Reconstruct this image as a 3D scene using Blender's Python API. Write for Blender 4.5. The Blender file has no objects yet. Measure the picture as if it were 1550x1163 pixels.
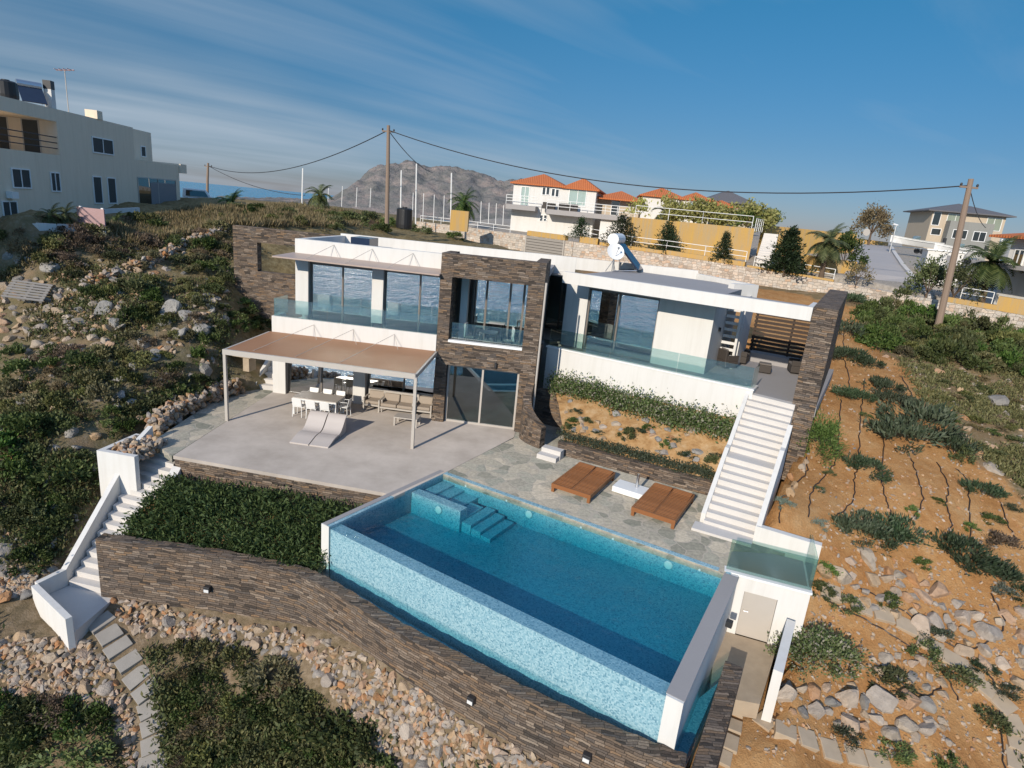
import bpy, math, random
import numpy as np
from mathutils import Vector, Matrix
rnd = random.Random(7)
sc = bpy.context.scene
col = sc.collection
W0, H0, FPX = 1550.0, 1163.0, 930.0
PITCH, ROLL, CZ = math.radians(15.8), math.radians(5.45), 9.0
CAM = (Matrix.Rotation(math.pi/2 - PITCH, 3, 'X') @ Matrix.Rotation(ROLL, 3, 'Z'))

# ------------------------------------------------------------------ camera
cam = bpy.data.cameras.new('camera'); camo = bpy.data.objects.new('camera', cam); col.objects.link(camo)
camo.matrix_world = Matrix.Translation((0, 0, CZ)) @ CAM.to_4x4()
cam.sensor_width = 36.0; cam.lens = FPX / W0 * 36.0; cam.clip_start = 0.1; cam.clip_end = 12000
sc.camera = camo

# ------------------------------------------------------------------ measuring helpers (survey of the site)
def ray(px, py): return CAM @ Vector(((px - 775) / FPX, -(py - 581.5) / FPX, -1.0))
def at(px, py, z):
    d = ray(px, py); t = (z - CZ) / d.z; return Vector((d.x*t, d.y*t, z))
def aty(px, py, y):
    d = ray(px, py); t = y / d.y; return Vector((d.x*t, y, CZ + d.z*t))
def zat(px, py, q):
    d = ray(px, py); return CZ + d.z * math.hypot(q[0], q[1]) / math.hypot(d.x, d.y)
def hplane(px, py, a, b):
    d = ray(px, py); nx, ny = b[1]-a[1], -(b[0]-a[0])
    t = (nx*a[0] + ny*a[1]) / (nx*d.x + ny*d.y); return Vector((d.x*t, d.y*t, CZ + d.z*t))

class Fr:                                   # a local plan frame: u along a wall, w into the house
    def __init__(s, o, deg=None, e=None):
        s.o = Vector((o[0], o[1])); 
        s.e = Vector((math.cos(math.radians(deg)), math.sin(math.radians(deg)))) if e is None else Vector((e[0], e[1])).normalized()
        s.n = Vector((-s.e.y, s.e.x)); s.ang = math.atan2(s.e.y, s.e.x)
    def P(s, u, w, z):
        q = s.o + s.e*u + s.n*w; return Vector((q.x, q.y, z))
    def loc(s, p):
        d = Vector((p[0], p[1])) - s.o; return d.dot(s.e), d.dot(s.n)
    def pix(s, px, py, w=0.0):              # pixel on the vertical plane w -> (u, z)
        a = s.o + s.n*w; b = a + s.e; q = hplane(px, py, a, b); return s.loc(q)[0], q.z
WORLD = Fr((0, 0), 0)

# ------------------------------------------------------------------ scene graph helpers
def tag(o, label=None, cat=None, group=None, kind=None):
    if label: o['label'] = label
    if cat: o['category'] = cat
    if group: o['group'] = group
    if kind: o['kind'] = kind
    return o
def thing(name, label, cat, loc=(0, 0, 0), rz=0.0, group=None):
    o = bpy.data.objects.new(name, None); col.objects.link(o); o.empty_display_size = .2
    o.location = loc; o.rotation_euler = (0, 0, rz)
    return tag(o, label, cat, group)
def copy_tree(o, parent=None):
    c = o.copy(); col.objects.link(c)
    if parent is not None: c.parent = parent
    for ch in [x for x in o.children]: copy_tree(ch, c)
    return c
def root_loc(p):
    while p.parent is not None: p = p.parent
    return p.location

class MB:                                   # mesh collector
    def __init__(s): s.v = []; s.f = []; s.m = []; s.cm = 0
    def mat(s, i): s.cm = i; return s
    def face(s, pts):
        k = len(s.v); s.v += [tuple(p) for p in pts]; s.f.append(tuple(range(k, k+len(pts)))); s.m.append(s.cm); return s
    def poly8(s, p):                        # p: 4 bottom (ccw) + 4 top
        k = len(s.v); s.v += [tuple(q) for q in p]
        for f in ((3, 2, 1, 0), (4, 5, 6, 7), (0, 1, 5, 4), (1, 2, 6, 5), (2, 3, 7, 6), (3, 0, 4, 7)):
            s.f.append(tuple(k+i for i in f)); s.m.append(s.cm)
        return s
    def box(s, fr, u0, u1, w0, w1, z0, z1):
        return s.poly8([fr.P(u0, w0, z0), fr.P(u1, w0, z0), fr.P(u1, w1, z0), fr.P(u0, w1, z0),
                        fr.P(u0, w0, z1), fr.P(u1, w0, z1), fr.P(u1, w1, z1), fr.P(u0, w1, z1)])
    def prism(s, pts, z0, z1):              # pts ccw 2d; z0/z1 number or list
        n = len(pts); zl = z0 if isinstance(z0, (list, tuple)) else [z0]*n; zh = z1 if isinstance(z1, (list, tuple)) else [z1]*n
        k = len(s.v)
        s.v += [(p[0], p[1], z) for p, z in zip(pts, zl)] + [(p[0], p[1], z) for p, z in zip(pts, zh)]
        s.f.append(tuple(k+i for i in reversed(range(n)))); s.m.append(s.cm)
        s.f.append(tuple(k+n+i for i in range(n))); s.m.append(s.cm)
        for i in range(n):
            j = (i+1) % n; s.f.append((k+i, k+j, k+n+j, k+n+i)); s.m.append(s.cm)
        return s
    def tube(s, pts, r, n=8, cap=True):
        pts = [Vector(p) for p in pts]; rs = r if isinstance(r, (list, tuple)) else [r]*len(pts); k = len(s.v); ref = None
        for i, p in enumerate(pts):
            d = (pts[min(i+1, len(pts)-1)] - pts[max(i-1, 0)]).normalized()
            if ref is None: ref = Vector((0, 0, 1)) if abs(d.z) < .9 else Vector((1, 0, 0))
            a = d.cross(ref).normalized(); b = a.cross(d).normalized(); ref = b
            for j in range(n):
                t = 2*math.pi*j/n; s.v.append(tuple(p + (a*math.cos(t) + b*math.sin(t))*rs[i]))
        for i in range(len(pts)-1):
            for j in range(n):
                q = (j+1) % n; s.f.append((k+i*n+j, k+i*n+q, k+(i+1)*n+q, k+(i+1)*n+j)); s.m.append(s.cm)
        if cap:
            s.f.append(tuple(k+j for j in reversed(range(n)))); s.m.append(s.cm)
            l = k+(len(pts)-1)*n; s.f.append(tuple(l+j for j in range(n))); s.m.append(s.cm)
        return s
    def bar(s, a, b, w, h):                 # square bar between two points
        a = Vector(a); b = Vector(b); d = (b-a).normalized()
        up = Vector((0, 0, 1)) if abs(d.z) < .95 else Vector((0, 1, 0))
        x = d.cross(up).normalized()*w/2; y = x.cross(d).normalized()*h/2
        return s.poly8([a-x-y, a+x-y, b+x-y, b-x-y, a-x+y, a+x+y, b+x+y, b-x+y])
    def lathe(s, c, prof, n=20):            # prof: list of (r, z)
        k = len(s.v); c = Vector(c)
        for r, z in prof:
            for j in range(n):
                t = 2*math.pi*j/n; s.v.append((c.x + r*math.cos(t), c.y + r*math.sin(t), c.z + z))
        for i in range(len(prof)-1):
            for j in range(n):
                q = (j+1) % n; s.f.append((k+i*n+j, k+i*n+q, k+(i+1)*n+q, k+(i+1)*n+j)); s.m.append(s.cm)
        s.f.append(tuple(k+j for j in reversed(range(n)))); s.m.append(s.cm)
        l = k+(len(prof)-1)*n; s.f.append(tuple(l+j for j in range(n))); s.m.append(s.cm)
        return s
    def build(s, name, mats, parent=None, smooth=False, bevel=0.0, local=False):
        if not isinstance(mats, (list, tuple)): mats = [mats]
        me = bpy.data.meshes.new(name); V = s.v
        if parent is not None and not local:
            L = root_loc(parent); V = [(p[0]-L.x, p[1]-L.y, p[2]-L.z) for p in V]
        me.from_pydata(V, [], s.f)
        for m in mats: me.materials.append(m)
        me.polygons.foreach_set('material_index', s.m)
        if smooth: me.polygons.foreach_set('use_smooth', [True]*len(s.f))
        boxuv(me)
        o = bpy.data.objects.new(name, me); col.objects.link(o)
        if parent is not None: o.parent = parent
        if bevel:
            b = o.modifiers.new('bevel', 'BEVEL'); b.width = bevel; b.segments = 2; b.limit_method = 'ANGLE'
        return o

def boxuv(me):
    uv = me.uv_layers.new(name='UVMap').data
    for p in me.polygons:
        n = p.normal
        if abs(n.z) > .75: ax, ay = Vector((1, 0, 0)), Vector((0, 1, 0))
        else:
            ax = Vector((-n.y, n.x, 0)); ax.normalize(); ay = Vector((0, 0, 1))
        for li in p.loop_indices:
            c = me.vertices[me.loops[li].vertex_index].co
            uv[li].uv = (c.dot(ax), c.dot(ay))

# ------------------------------------------------------------------ materials
class NT:
    def __init__(s, name):
        s.mat = bpy.data.materials.new(name); s.mat.use_nodes = True; s.t = s.mat.node_tree; s.t.nodes.clear()
        s.out = s.t.nodes.new('ShaderNodeOutputMaterial')
    def n(s, typ, **k):
        x = s.t.nodes.new('ShaderNode' + typ)
        for a, b in k.items():
            if a == 'ins':
                for i, v in b.items():
                    if hasattr(v, 'is_output'): s.t.links.new(v, x.inputs[i])
                    else: x.inputs[i].default_value = v
            else: setattr(x, a, b)
        return x
    def math(s, op, a, b=0.0, c=0.0):
        x = s.n('Math', operation=op)
        for i, v in enumerate((a, b, c)):
            if hasattr(v, 'is_output'): s.t.links.new(v, x.inputs[i])
            else: x.inputs[i].default_value = v
        return x.outputs[0]
    def ramp(s, fac, stops, interp='LINEAR'):
        x = s.n('ValToRGB'); s.t.links.new(fac, x.inputs[0]); r = x.color_ramp; r.interpolation = interp
        while len(r.elements) < len(stops): r.elements.new(.5)
        for e, (p, c) in zip(r.elements, stops): e.position = p; e.color = (*c, 1) if len(c) == 3 else c
        return x.outputs[0]
    def noise(s, vec, scale, detail=4, rough=.6, dist=0.0):
        x = s.n('TexNoise', ins={'Scale': scale, 'Detail': detail, 'Roughness': rough, 'Distortion': dist})
        if vec is not None: s.t.links.new(vec, x.inputs['Vector'])
        return x.outputs['Fac']
    def mix(s, fac, a, b, blend='MIX'):
        x = s.n('Mix', data_type='RGBA', blend_type=blend)
        for i, v in ((0, fac), (6, a), (7, b)):
            if hasattr(v, 'is_output'): s.t.links.new(v, x.inputs[i])
            else: x.inputs[i].default_value = (*v, 1) if isinstance(v, (tuple, list)) and len(v) == 3 else v
        return x.outputs[2]
    def bump(s, h, strength=.3, dist=.02):
        return s.n('Bump', ins={'Height': h, 'Strength': strength, 'Distance': dist}).outputs[0]
    def pbr(s, color, rough=.7, normal=None, metal=0.0, spec=.5, **k):
        x = s.n('BsdfPrincipled')
        for i, v in (('Base Color', color), ('Roughness', rough), ('Normal', normal), ('Metallic', metal), ('Specular IOR Level', spec)):
            if v is None: continue
            if hasattr(v, 'is_output'): s.t.links.new(v, x.inputs[i])
            elif isinstance(v, (tuple, list)): x.inputs[i].default_value = (*v, 1)
            else: x.inputs[i].default_value = v
        for i, v in k.items(): x.inputs[i.replace('_', ' ')].default_value = v
        s.t.links.new(x.outputs[0], s.out.inputs[0]); return s.mat
    def schlick(s, f0, normal=None):
        lw = s.n('LayerWeight', ins={'Blend': .5})
        if normal is not None: s.t.links.new(normal, lw.inputs['Normal'])
        return s.math('ADD', s.math('MULTIPLY', s.math('POWER', lw.outputs['Facing'], 5.0), 1-f0), f0)
    def uv(s): return s.n('TexCoord').outputs['UV']
    def obj(s): return s.n('TexCoord').outputs['Object']
    def pos(s): return s.n('NewGeometry').outputs['Position']
    def island(s): return s.n('NewGeometry').outputs['Random Per Island']
    def orand(s): return s.n('ObjectInfo').outputs['Random']

def m_plain(name, c, rough=.6, var=.12, scale=3.0, bump=.0, metal=0.0, spec=.5):
    t = NT(name); p = t.pos(); f = t.noise(p, scale, 5)
    c2 = tuple(x*(1-var) for x in c)
    nrm = t.bump(t.noise(p, scale*12, 4), bump, .01) if bump else None
    return t.pbr(t.mix(f, c2, tuple(min(1, x*(1+var*.5)) for x in c)), rough, nrm, metal, spec)
def m_metal(name, c, rough=.35): 
    return NT(name).pbr(c, rough, None, 1.0)
def m_plaster(name, c=(.70, .685, .65)):
    t = NT(name); p = t.pos(); big = t.noise(p, .7, 4); fine = t.noise(p, 30, 3)
    sx = t.n('Mapping', ins={'Vector': p, 'Scale': (4, 4, .35)}).outputs[0]
    streak = t.ramp(t.noise(sx, 1.0, 5, .7), [(.45, (0, 0, 0)), (.8, (1, 1, 1))])
    c0 = t.mix(big, tuple(x*.93 for x in c), c)
    c1 = t.mix(t.math('MULTIPLY', streak, .38), c0, tuple(x*y for x, y in zip(c, (.72, .69, .63))))
    return t.pbr(c1, .85, t.bump(fine, .12, .004), 0, .25)
def m_stone(name, ramp, bw=.34, bh=.07, bumpd=.025, mort=.05, mc=(.055, .045, .035), hue=(1.2, .95, .76)):
    t = NT(name); uv = t.uv(); s = t.n('SeparateXYZ', ins={0: uv})
    wob = t.noise(uv, 2.2, 3)
    v = t.math('ADD', t.math('DIVIDE', s.outputs[1], bh), t.math('MULTIPLY', wob, 1.9))
    row = t.math('FLOOR', v); fv = t.math('FRACT', v)
    wr = t.n('TexWhiteNoise', noise_dimensions='1D', ins={'W': row}).outputs[0]
    wid = t.math('ADD', t.math('MULTIPLY', wr, bw*.9), bw*.55)
    u = t.math('ADD', t.math('DIVIDE', s.outputs[0], wid), t.math('MULTIPLY', wr, 37.0))
    cl = t.math('FLOOR', u); fu = t.math('FRACT', u)
    cv = t.n('CombineXYZ', ins={0: cl, 1: row}).outputs[0]
    wn = t.n('TexWhiteNoise', noise_dimensions='2D', ins={0: cv}).outputs[0]
    wn2 = t.n('TexWhiteNoise', noise_dimensions='2D', ins={0: t.n('CombineXYZ', ins={0: row, 1: cl}).outputs[0]}).outputs[0]
    base = t.ramp(wn, ramp, 'LINEAR')
    fine = t.noise(uv, 18, 6, .7)
    base = t.mix(.75, base, t.ramp(fine, [(.25, (.35, .35, .35)), (.75, (1.25, 1.25, 1.25))]), 'MULTIPLY')
    pat = t.noise(uv, .55, 3)
    base = t.mix(t.math('MULTIPLY', pat, .9), base, t.mix(1.0, base, hue, 'MULTIPLY'))
    ev = t.math('MINIMUM', fv, t.math('SUBTRACT', 1.0, fv)); eu = t.math('MULTIPLY', t.math('MINIMUM', fu, t.math('SUBTRACT', 1.0, fu)), bw/bh)
    ed = t.math('MINIMUM', ev, eu)
    jt = t.ramp(ed, [(.0, (0, 0, 0)), (mort*2.2, (1, 1, 1))])
    base = t.mix(jt, mc, base)
    h = t.math('ADD', t.math('MULTIPLY', jt, .8), t.math('ADD', t.math('MULTIPLY', wn2, 1.0), t.math('MULTIPLY', fine, .5)))
    return t.pbr(base, .85, t.bump(h, .9, bumpd), 0, .3)
STONE_RAMP = [(0.0, (.055, .05, .045)), (.18, (.118, .1, .085)), (.36, (.195, .16, .125)), (.5, (.105, .1, .097)), (.66, (.24, .175, .115)), (.8, (.155, .135, .118)), (1.0, (.29, .25, .205))]
def m_leaf(name, c1, c2, c3, dry=None):
    t = NT(name); i = t.island(); r = t.orand()
    base = t.ramp(i, [(0, c1), (.5, c2), (1, c3)] + ([] if not dry else []))
    if dry: base = t.mix(t.ramp(t.math('FRACT', t.math('MULTIPLY', i, 17.3)), [(.78, (0, 0, 0)), (.86, (1, 1, 1))]), base, dry)
    hv = t.n('HueSaturation', ins={'Hue': t.math('ADD', t.math('MULTIPLY', r, .05), .475), 'Saturation': t.math('ADD', t.math('MULTIPLY', r, .3), .8), 'Value': t.math('ADD', t.math('MULTIPLY', t.math('FRACT', t.math('MULTIPLY', r, 7.7)), .6), .7), 'Color': base}).outputs[0]
    b = t.n('BsdfPrincipled', ins={'Base Color': hv, 'Roughness': .6, 'Specular IOR Level': .25})
    tr = t.n('BsdfTranslucent', ins={0: hv})
    mx = t.n('MixShader', ins={0: .25, 1: b.outputs[0], 2: tr.outputs[0]})
    t.t.links.new(mx.outputs[0], t.out.inputs[0]); return t.mat
def m_glass(name, tint, refl, rough=0.0, bend=0.0):
    t = NT(name)
    tr = t.n('BsdfTransparent', ins={0: (*tint, 1)}); gl = t.n('BsdfGlossy', ins={0: (.95, .97, .97, 1), 'Roughness': rough})
    if bend:
        nz = t.n('TexNoise', ins={'Vector': t.pos(), 'Scale': .9, 'Detail': 1.0}).outputs['Fac']
        t.t.links.new(t.bump(nz, bend, .02), gl.inputs['Normal'])
    fr = t.schlick(.04)
    fac = t.math('MINIMUM', t.math('ADD', t.math('MULTIPLY', fr, .9), refl), 1.0)
    mx = t.n('MixShader', ins={0: fac, 1: tr.outputs[0], 2: gl.outputs[0]})
    t.t.links.new(mx.outputs[0], t.out.inputs[0]); return t.mat

M = {}
M['white'] = m_plaster('white_plaster')
M['cream'] = m_plaster('cream_plaster', (.82, .69, .53))
M['white_paint'] = m_plain('white_paint', (.8, .8, .78), .4, .04)
M['stone'] = m_stone('stacked_slate', STONE_RAMP)
M['stone_pale'] = m_stone('pale_rubble_masonry', [(0, (.40, .33, .27)), (.25, (.64, .57, .49)), (.5, (.52, .49, .45)), (.75, (.70, .61, .52)), (.9, (.58, .41, .29)), (1, (.76, .71, .64))], .34, .2, .03, .05, (.42, .37, .31), (1.0, .95, .88))
M['frame'] = m_plain('bronze_aluminium', (.17, .15, .13), .45, .05)
M['lounger'] = m_plain('beige_lounger', (.52, .47, .43), .5, .06)
M['taupe'] = m_plain('taupe_paint', (.47, .43, .38), .45, .06)
M['dark'] = m_plain('dark_metal', (.03, .03, .032), .5, .1)
M['steel'] = m_metal('brushed_steel', (.62, .62, .62), .3)
M['glass'] = m_glass('window_glass', (.22, .34, .37), .72, 0.0, .02)
M['glass_door'] = m_glass('door_glass', (.38, .55, .56), .22, 0.0, .01)
M['balu'] = m_glass('balustrade_glass', (.80, .92, .90), .13)
M['balu_bright'] = m_glass('reflective_balustrade_glass', (.84, .95, .94), .17, 0.0, .02)
M['shutter'] = m_plain('dark_shutter', (.045, .05, .048), .7, .15, 8)
M['frost'] = m_glass('green_tinted_glass', (.70, .82, .76), .10, .2)
M['tint_dark'] = m_glass('dark_window_glass', (.15, .18, .2), .12)

def mk():
    # concrete terrace
    t = NT('polished_concrete'); p = t.pos(); a = t.noise(p, .55, 5, .65); b = t.noise(p, 6, 5, .7)
    c = t.mix(t.ramp(a, [(.3, (0, 0, 0)), (.7, (1, 1, 1))]), (.37, .325, .28), (.56, .50, .44)); c = t.mix(t.math('MULTIPLY', b, .35), c, (.36, .315, .27))
    rg = t.math('ADD', t.math('MULTIPLY', a, .2), .6)
    df = t.n('BsdfDiffuse', ins={0: c, 1: .3}); t.t.links.new(df.outputs[0], t.out.inputs[0]); M['concrete'] = t.mat
    t = NT('grey_screed'); p = t.pos(); a = t.noise(p, .8, 5); b = t.noise(p, 14, 4)
    M['screed'] = t.pbr(t.mix(b, t.mix(a, (.30, .285, .28), (.40, .38, .365)), (.33, .31, .30)), .8, t.bump(b, .1, .01), 0, .3)
    t = NT('step_concrete'); p = t.pos(); a = t.noise(p, 1.3, 5); b = t.noise(p, 20, 4)
    M['step'] = t.pbr(t.mix(t.math('MULTIPLY', b, .3), t.mix(a, (.55, .52, .48), (.68, .65, .61)), (.42, .39, .36)), .8, t.bump(b, .08, .01), 0, .3)
    # slate crazy paving
    t = NT('crazy_slate_paving'); p = t.pos(); 
    wp = t.n('VectorMath', operation='ADD', ins={0: p, 1: t.n('VectorMath', operation='SCALE', ins={0: t.n('TexNoise', ins={'Vector': p, 'Scale': 2.5}).outputs['Color'], 'Scale': .25}).outputs[0]}).outputs[0]
    v = t.n('TexVoronoi', ins={'Vector': wp, 'Scale': 1.9}); e = t.n('TexVoronoi', feature='DISTANCE_TO_EDGE', ins={'Vector': wp, 'Scale': 1.9})
    wn = t.n('SeparateColor', ins={0: v.outputs['Color']}).outputs[0]
    c = t.ramp(wn, [(0, (.22, .225, .19)), (.25, (.36, .34, .29)), (.5, (.44, .40, .33)), (.75, (.30, .305, .265)), (1, (.50, .45, .37))])
    f = t.noise(p, 9, 6, .7); c = t.mix(.6, c, t.ramp(f, [(.3, (.45, .45, .45)), (.7, (1.35, 1.3, 1.2))]), 'MULTIPLY')
    j = t.ramp(e.outputs[0], [(.015, (0, 0, 0)), (.045, (1, 1, 1))]); c = t.mix(j, (.36, .33, .28), c)
    df = t.n('BsdfDiffuse', ins={0: c, 1: .4, 2: t.bump(t.math('ADD', j, f), .35, .015)}); t.t.links.new(df.outputs[0], t.out.inputs[0]); M['slate'] = t.mat
    # pool mosaic
    t = NT('blue_glass_mosaic'); uv = t.uv(); sc_ = t.n('VectorMath', operation='SCALE', ins={0: uv, 'Scale': 30.0}).outputs[0]
    fl = t.n('VectorMath', operation='FLOOR', ins={0: sc_}).outputs[0]
    wn = t.n('TexWhiteNoise', noise_dimensions='2D', ins={0: fl}).outputs[0]
    c = t.ramp(wn, [(0, (.10, .23, .31)), (.25, (.215, .39, .465)), (.7, (.29, .46, .52)), (1, (.38, .55, .60))])
    big = t.noise(uv, 2.5, 4); c = t.mix(t.math('MULTIPLY', big, .12), c, (.28, .52, .60))
    M['mosaic'] = t.pbr(c, .3, None, 0, .5)
    # pool water
    t = NT('pool_water'); p = t.pos()
    h = t.math('ADD', t.noise(p, 2.2, 3, .6, .6), t.math('MULTIPLY', t.noise(p, 7, 3, .6), .4)); nb = t.bump(h, .38, .05)
    tr = t.n('BsdfTransparent', ins={0: (.93, .97, .98, 1)}); gl = t.n('BsdfGlossy', ins={0: (1, 1, 1, 1), 'Roughness': .03, 'Normal': nb})
    fr = t.schlick(.02, nb)
    mx = t.n('MixShader', ins={0: fr, 1: tr.outputs[0], 2: gl.outputs[0]}); t.t.links.new(mx.outputs[0], t.out.inputs[0])
    va = t.n('VolumeAbsorption', ins={'Color': (.02, .735, .80, 1), 'Density': 1.0}); t.t.links.new(va.outputs[0], t.out.inputs['Volume'])
    M['water'] = t.mat
    # sea
    t = NT('sea_water'); p = t.pos(); h = t.math('ADD', t.noise(p, .07, 3, .6), t.math('MULTIPLY', t.noise(p, .3, 4, .65), .45))
    M['sea'] = t.pbr((.036, .26, .41), .16, t.bump(h, 1.0, 9.0), 0, .4)
    # wood
    for nm, ca, cb in (('teak', (.17, .065, .022), (.33, .135, .05)), ('brown_slat', (.035, .024, .018), (.08, .055, .04)), ('grey_wood', (.22, .20, .18), (.36, .33, .29)), ('pole_wood', (.16, .11, .08), (.33, .25, .19))):
        t = NT(nm); g = t.n('Mapping', ins={'Vector': t.obj(), 'Scale': (1.2, 14, 14) if nm != 'pole_wood' else (14, 14, .8)}).outputs[0]
        f = t.noise(g, 1.6, 6, .7, .4); i = t.island()
        M[nm] = t.pbr(t.mix(t.math('MULTIPLY', t.math('ADD', f, i), .5), ca, cb), .5 if nm == 'teak' else .8, t.bump(f, .15, .01), 0, .35)
    # awning / pergola panel
    t = NT('terracotta_panel'); p = t.pos(); f = t.noise(p, .8, 4)
    M['panel'] = t.pbr(t.mix(f, (.30, .148, .072), (.40, .215, .115)), .5, None, 0, .25)
    t = NT('pale_awning_panel'); f = t.noise(t.pos(), 1.2, 4); M['awn'] = t.pbr(t.mix(f, (.36, .27, .22), (.45, .35, .29)), .45)
    # yellow render
    t = NT('yellow_render'); p = t.pos(); sx = t.n('Mapping', ins={'Vector': p, 'Scale': (3, 3, .25)}).outputs[0]; f = t.noise(sx, 1.2, 5, .7)
    M['yellow'] = t.pbr(t.ramp(f, [(.3, (.54, .335, .085)), (.48, (.49, .31, .11)), (.64, (.42, .31, .17)), (.78, (.35, .28, .18))]), .85, None, 0, .2)
    t = NT('terracotta_tiles'); uv = t.uv(); w = t.n('TexWave', bands_direction='X', ins={'Vector': uv, 'Scale': 1.6, 'Distortion': .4}).outputs['Fac']; f = t.noise(uv, 3, 5)
    M['tiles'] = t.pbr(t.mix(t.math('MULTIPLY', w, .6), t.mix(f, (.50, .135, .045), (.62, .23, .09)), (.30, .08, .03)), .8, t.bump(w, .5, .05), 0, .2)
    M['greyroof'] = m_plain('grey_roof_tiles', (.13, .125, .13), .7, .25, 6)
    M['beige'] = m_plaster('beige_render', (.50, .42, .32))
    M['greyblock'] = m_plaster('grey_render', (.26, .26, .24))
    # asphalt
    t = NT('road_concrete'); p = t.pos(); a = t.noise(p, .35, 4); b = t.noise(p, 5, 5)
    M['road'] = t.pbr(t.mix(t.math('MULTIPLY', b, .4), t.mix(a, (.36, .335, .32), (.46, .43, .41)), (.30, .28, .265)), .85)
    # limestone rocks
    t = NT('limestone'); o = t.obj(); r = t.orand(); f = t.noise(o, 3, 6, .7); g = t.noise(o, 12, 5, .7)
    base = t.ramp(r, [(0, (.25, .24, .225)), (.2, (.44, .37, .29)), (.38, (.46, .32, .19)), (.55, (.33, .30, .27)), (.7, (.46, .39, .32)), (.84, (.42, .22, .10)), (1, (.50, .44, .37))])
    c = t.mix(.7, base, t.ramp(f, [(.25, (.5, .48, .46)), (.7, (1.25, 1.22, 1.18))]), 'MULTIPLY'); c = t.mix(t.ramp(g, [(.55, (0, 0, 0)), (.75, (.7, .7, .7))]), c, (.20, .19, .17))
    M['rock'] = t.pbr(c, .9, t.bump(t.math('ADD', f, g), .6, .05), 0, .2)
    t = NT('grey_karst'); o = t.obj(); f = t.noise(o, 2.5, 6, .7); g = t.noise(o, 9, 5, .7)
    c = t.mix(f, (.20, .19, .175), (.46, .43, .38)); c = t.mix(t.ramp(g, [(.5, (0, 0, 0)), (.75, (.8, .8, .8))]), c, (.10, .10, .10))
    M['karst'] = t.pbr(c, .9, t.bump(t.math('ADD', f, g), .8, .06), 0, .2)
    # rubble: colour per stone island
    t = NT('rubble_stone'); i = t.island(); o = t.pos(); f = t.noise(o, 7, 6, .7)
    base = t.ramp(i, [(0, (.22, .21, .20)), (.2, (.44, .35, .25)), (.4, (.40, .25, .13)), (.55, (.30, .28, .26)), (.75, (.47, .38, .29)), (.88, (.38, .19, .085)), (1, (.46, .42, .37))])
    M['rubble'] = t.pbr(t.mix(.7, base, t.ramp(f, [(.25, (.5, .5, .5)), (.7, (1.25, 1.2, 1.15))]), 'MULTIPLY'), .9, t.bump(f, .5, .03), 0, .2)
    # leaves
    M['leaf_dark'] = m_leaf('dark_scrub_leaves', (.042, .06, .018), (.078, .105, .032), (.14, .16, .055))
    M['leaf_olive'] = m_leaf('olive_scrub_leaves', (.085, .088, .032), (.145, .145, .055), (.22, .20, .085))
    M['leaf_brown'] = m_leaf('dry_scrub_twigs', (.10, .075, .045), (.17, .125, .07), (.26, .20, .11))
    M['leaf_green'] = m_leaf('fresh_leaves', (.05, .085, .02), (.10, .15, .04), (.17, .22, .065))
    M['leaf_rosemary'] = m_leaf('rosemary_needles', (.032, .055, .026), (.065, .095, .05), (.11, .14, .085))
    M['leaf_blue'] = m_leaf('grey_green_leaves', (.10, .14, .11), (.16, .20, .16), (.22, .26, .21))
    M['leaf_hedge'] = m_leaf('juniper_leaves', (.038, .07, .02), (.075, .125, .035), (.135, .19, .06))
    M['leaf_bed'] = m_leaf('flowering_hedge_leaves', (.05, .075, .025), (.105, .135, .05), (.19, .215, .10), (.30, .27, .22))
    M['leaf_yellow'] = m_leaf('yellow_green_hedge', (.26, .30, .05), (.38, .40, .08), (.46, .46, .13))
    M['leaf_palm'] = m_leaf('palm_fronds', (.035, .055, .015), (.075, .10, .03), (.13, .15, .05))
    M['leaf_conifer'] = m_leaf('conifer_needles', (.014, .03, .014), (.03, .052, .022), (.05, .08, .03))
    M['grass_dry'] = m_leaf('dry_grass_blades', (.20, .15, .06), (.30, .235, .10), (.40, .33, .16), (.10, .11, .035))
    M['bark'] = m_plain('bark', (.13, .09, .06), .9, .5, 8, .4)
    M['hose'] = m_plain('black_hose', (.035, .025, .02), .5, .2)
    M['wicker'] = m_plain('dark_wicker', (.055, .045, .038), .7, .35, 40, .3)
    M['cushion'] = m_plain('beige_cushion', (.36, .30, .24), .9, .1, 10, .1)
    M['cushion_dark'] = m_plain('grey_brown_cushion', (.16, .14, .125), .9, .15, 10, .1)
    M['pv'] = m_plain('solar_collector', (.02, .035, .07), .15, .2, 4)
    M['tank_black'] = m_plain('black_plastic', (.02, .02, .021), .4, .1)
    M['flag'] = m_plain('tan_flagstone', (.43, .34, .24), .85, .3, 3, .3)
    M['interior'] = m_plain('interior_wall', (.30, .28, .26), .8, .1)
    M['pink'] = m_plain('faded_pink_board', (.42, .27, .26), .8, .2, 2)
    M['greysign'] = m_plain('grey_lattice', (.22, .22, .23), .7, .1)
    M['grey_slab'] = m_plain('grey_slab', (.33, .30, .26), .85, .25, 3, .3)
    M['rust'] = m_plain('rust_stain', (.5, .33, .12), .9, .3, 6)
    M['emit_off'] = m_plain('lamp_lens', (.7, .7, .68), .3, .05)
    M['red_brown'] = m_plain('brown_canopy', (.10, .06, .045), .7, .2)
mk()
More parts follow.
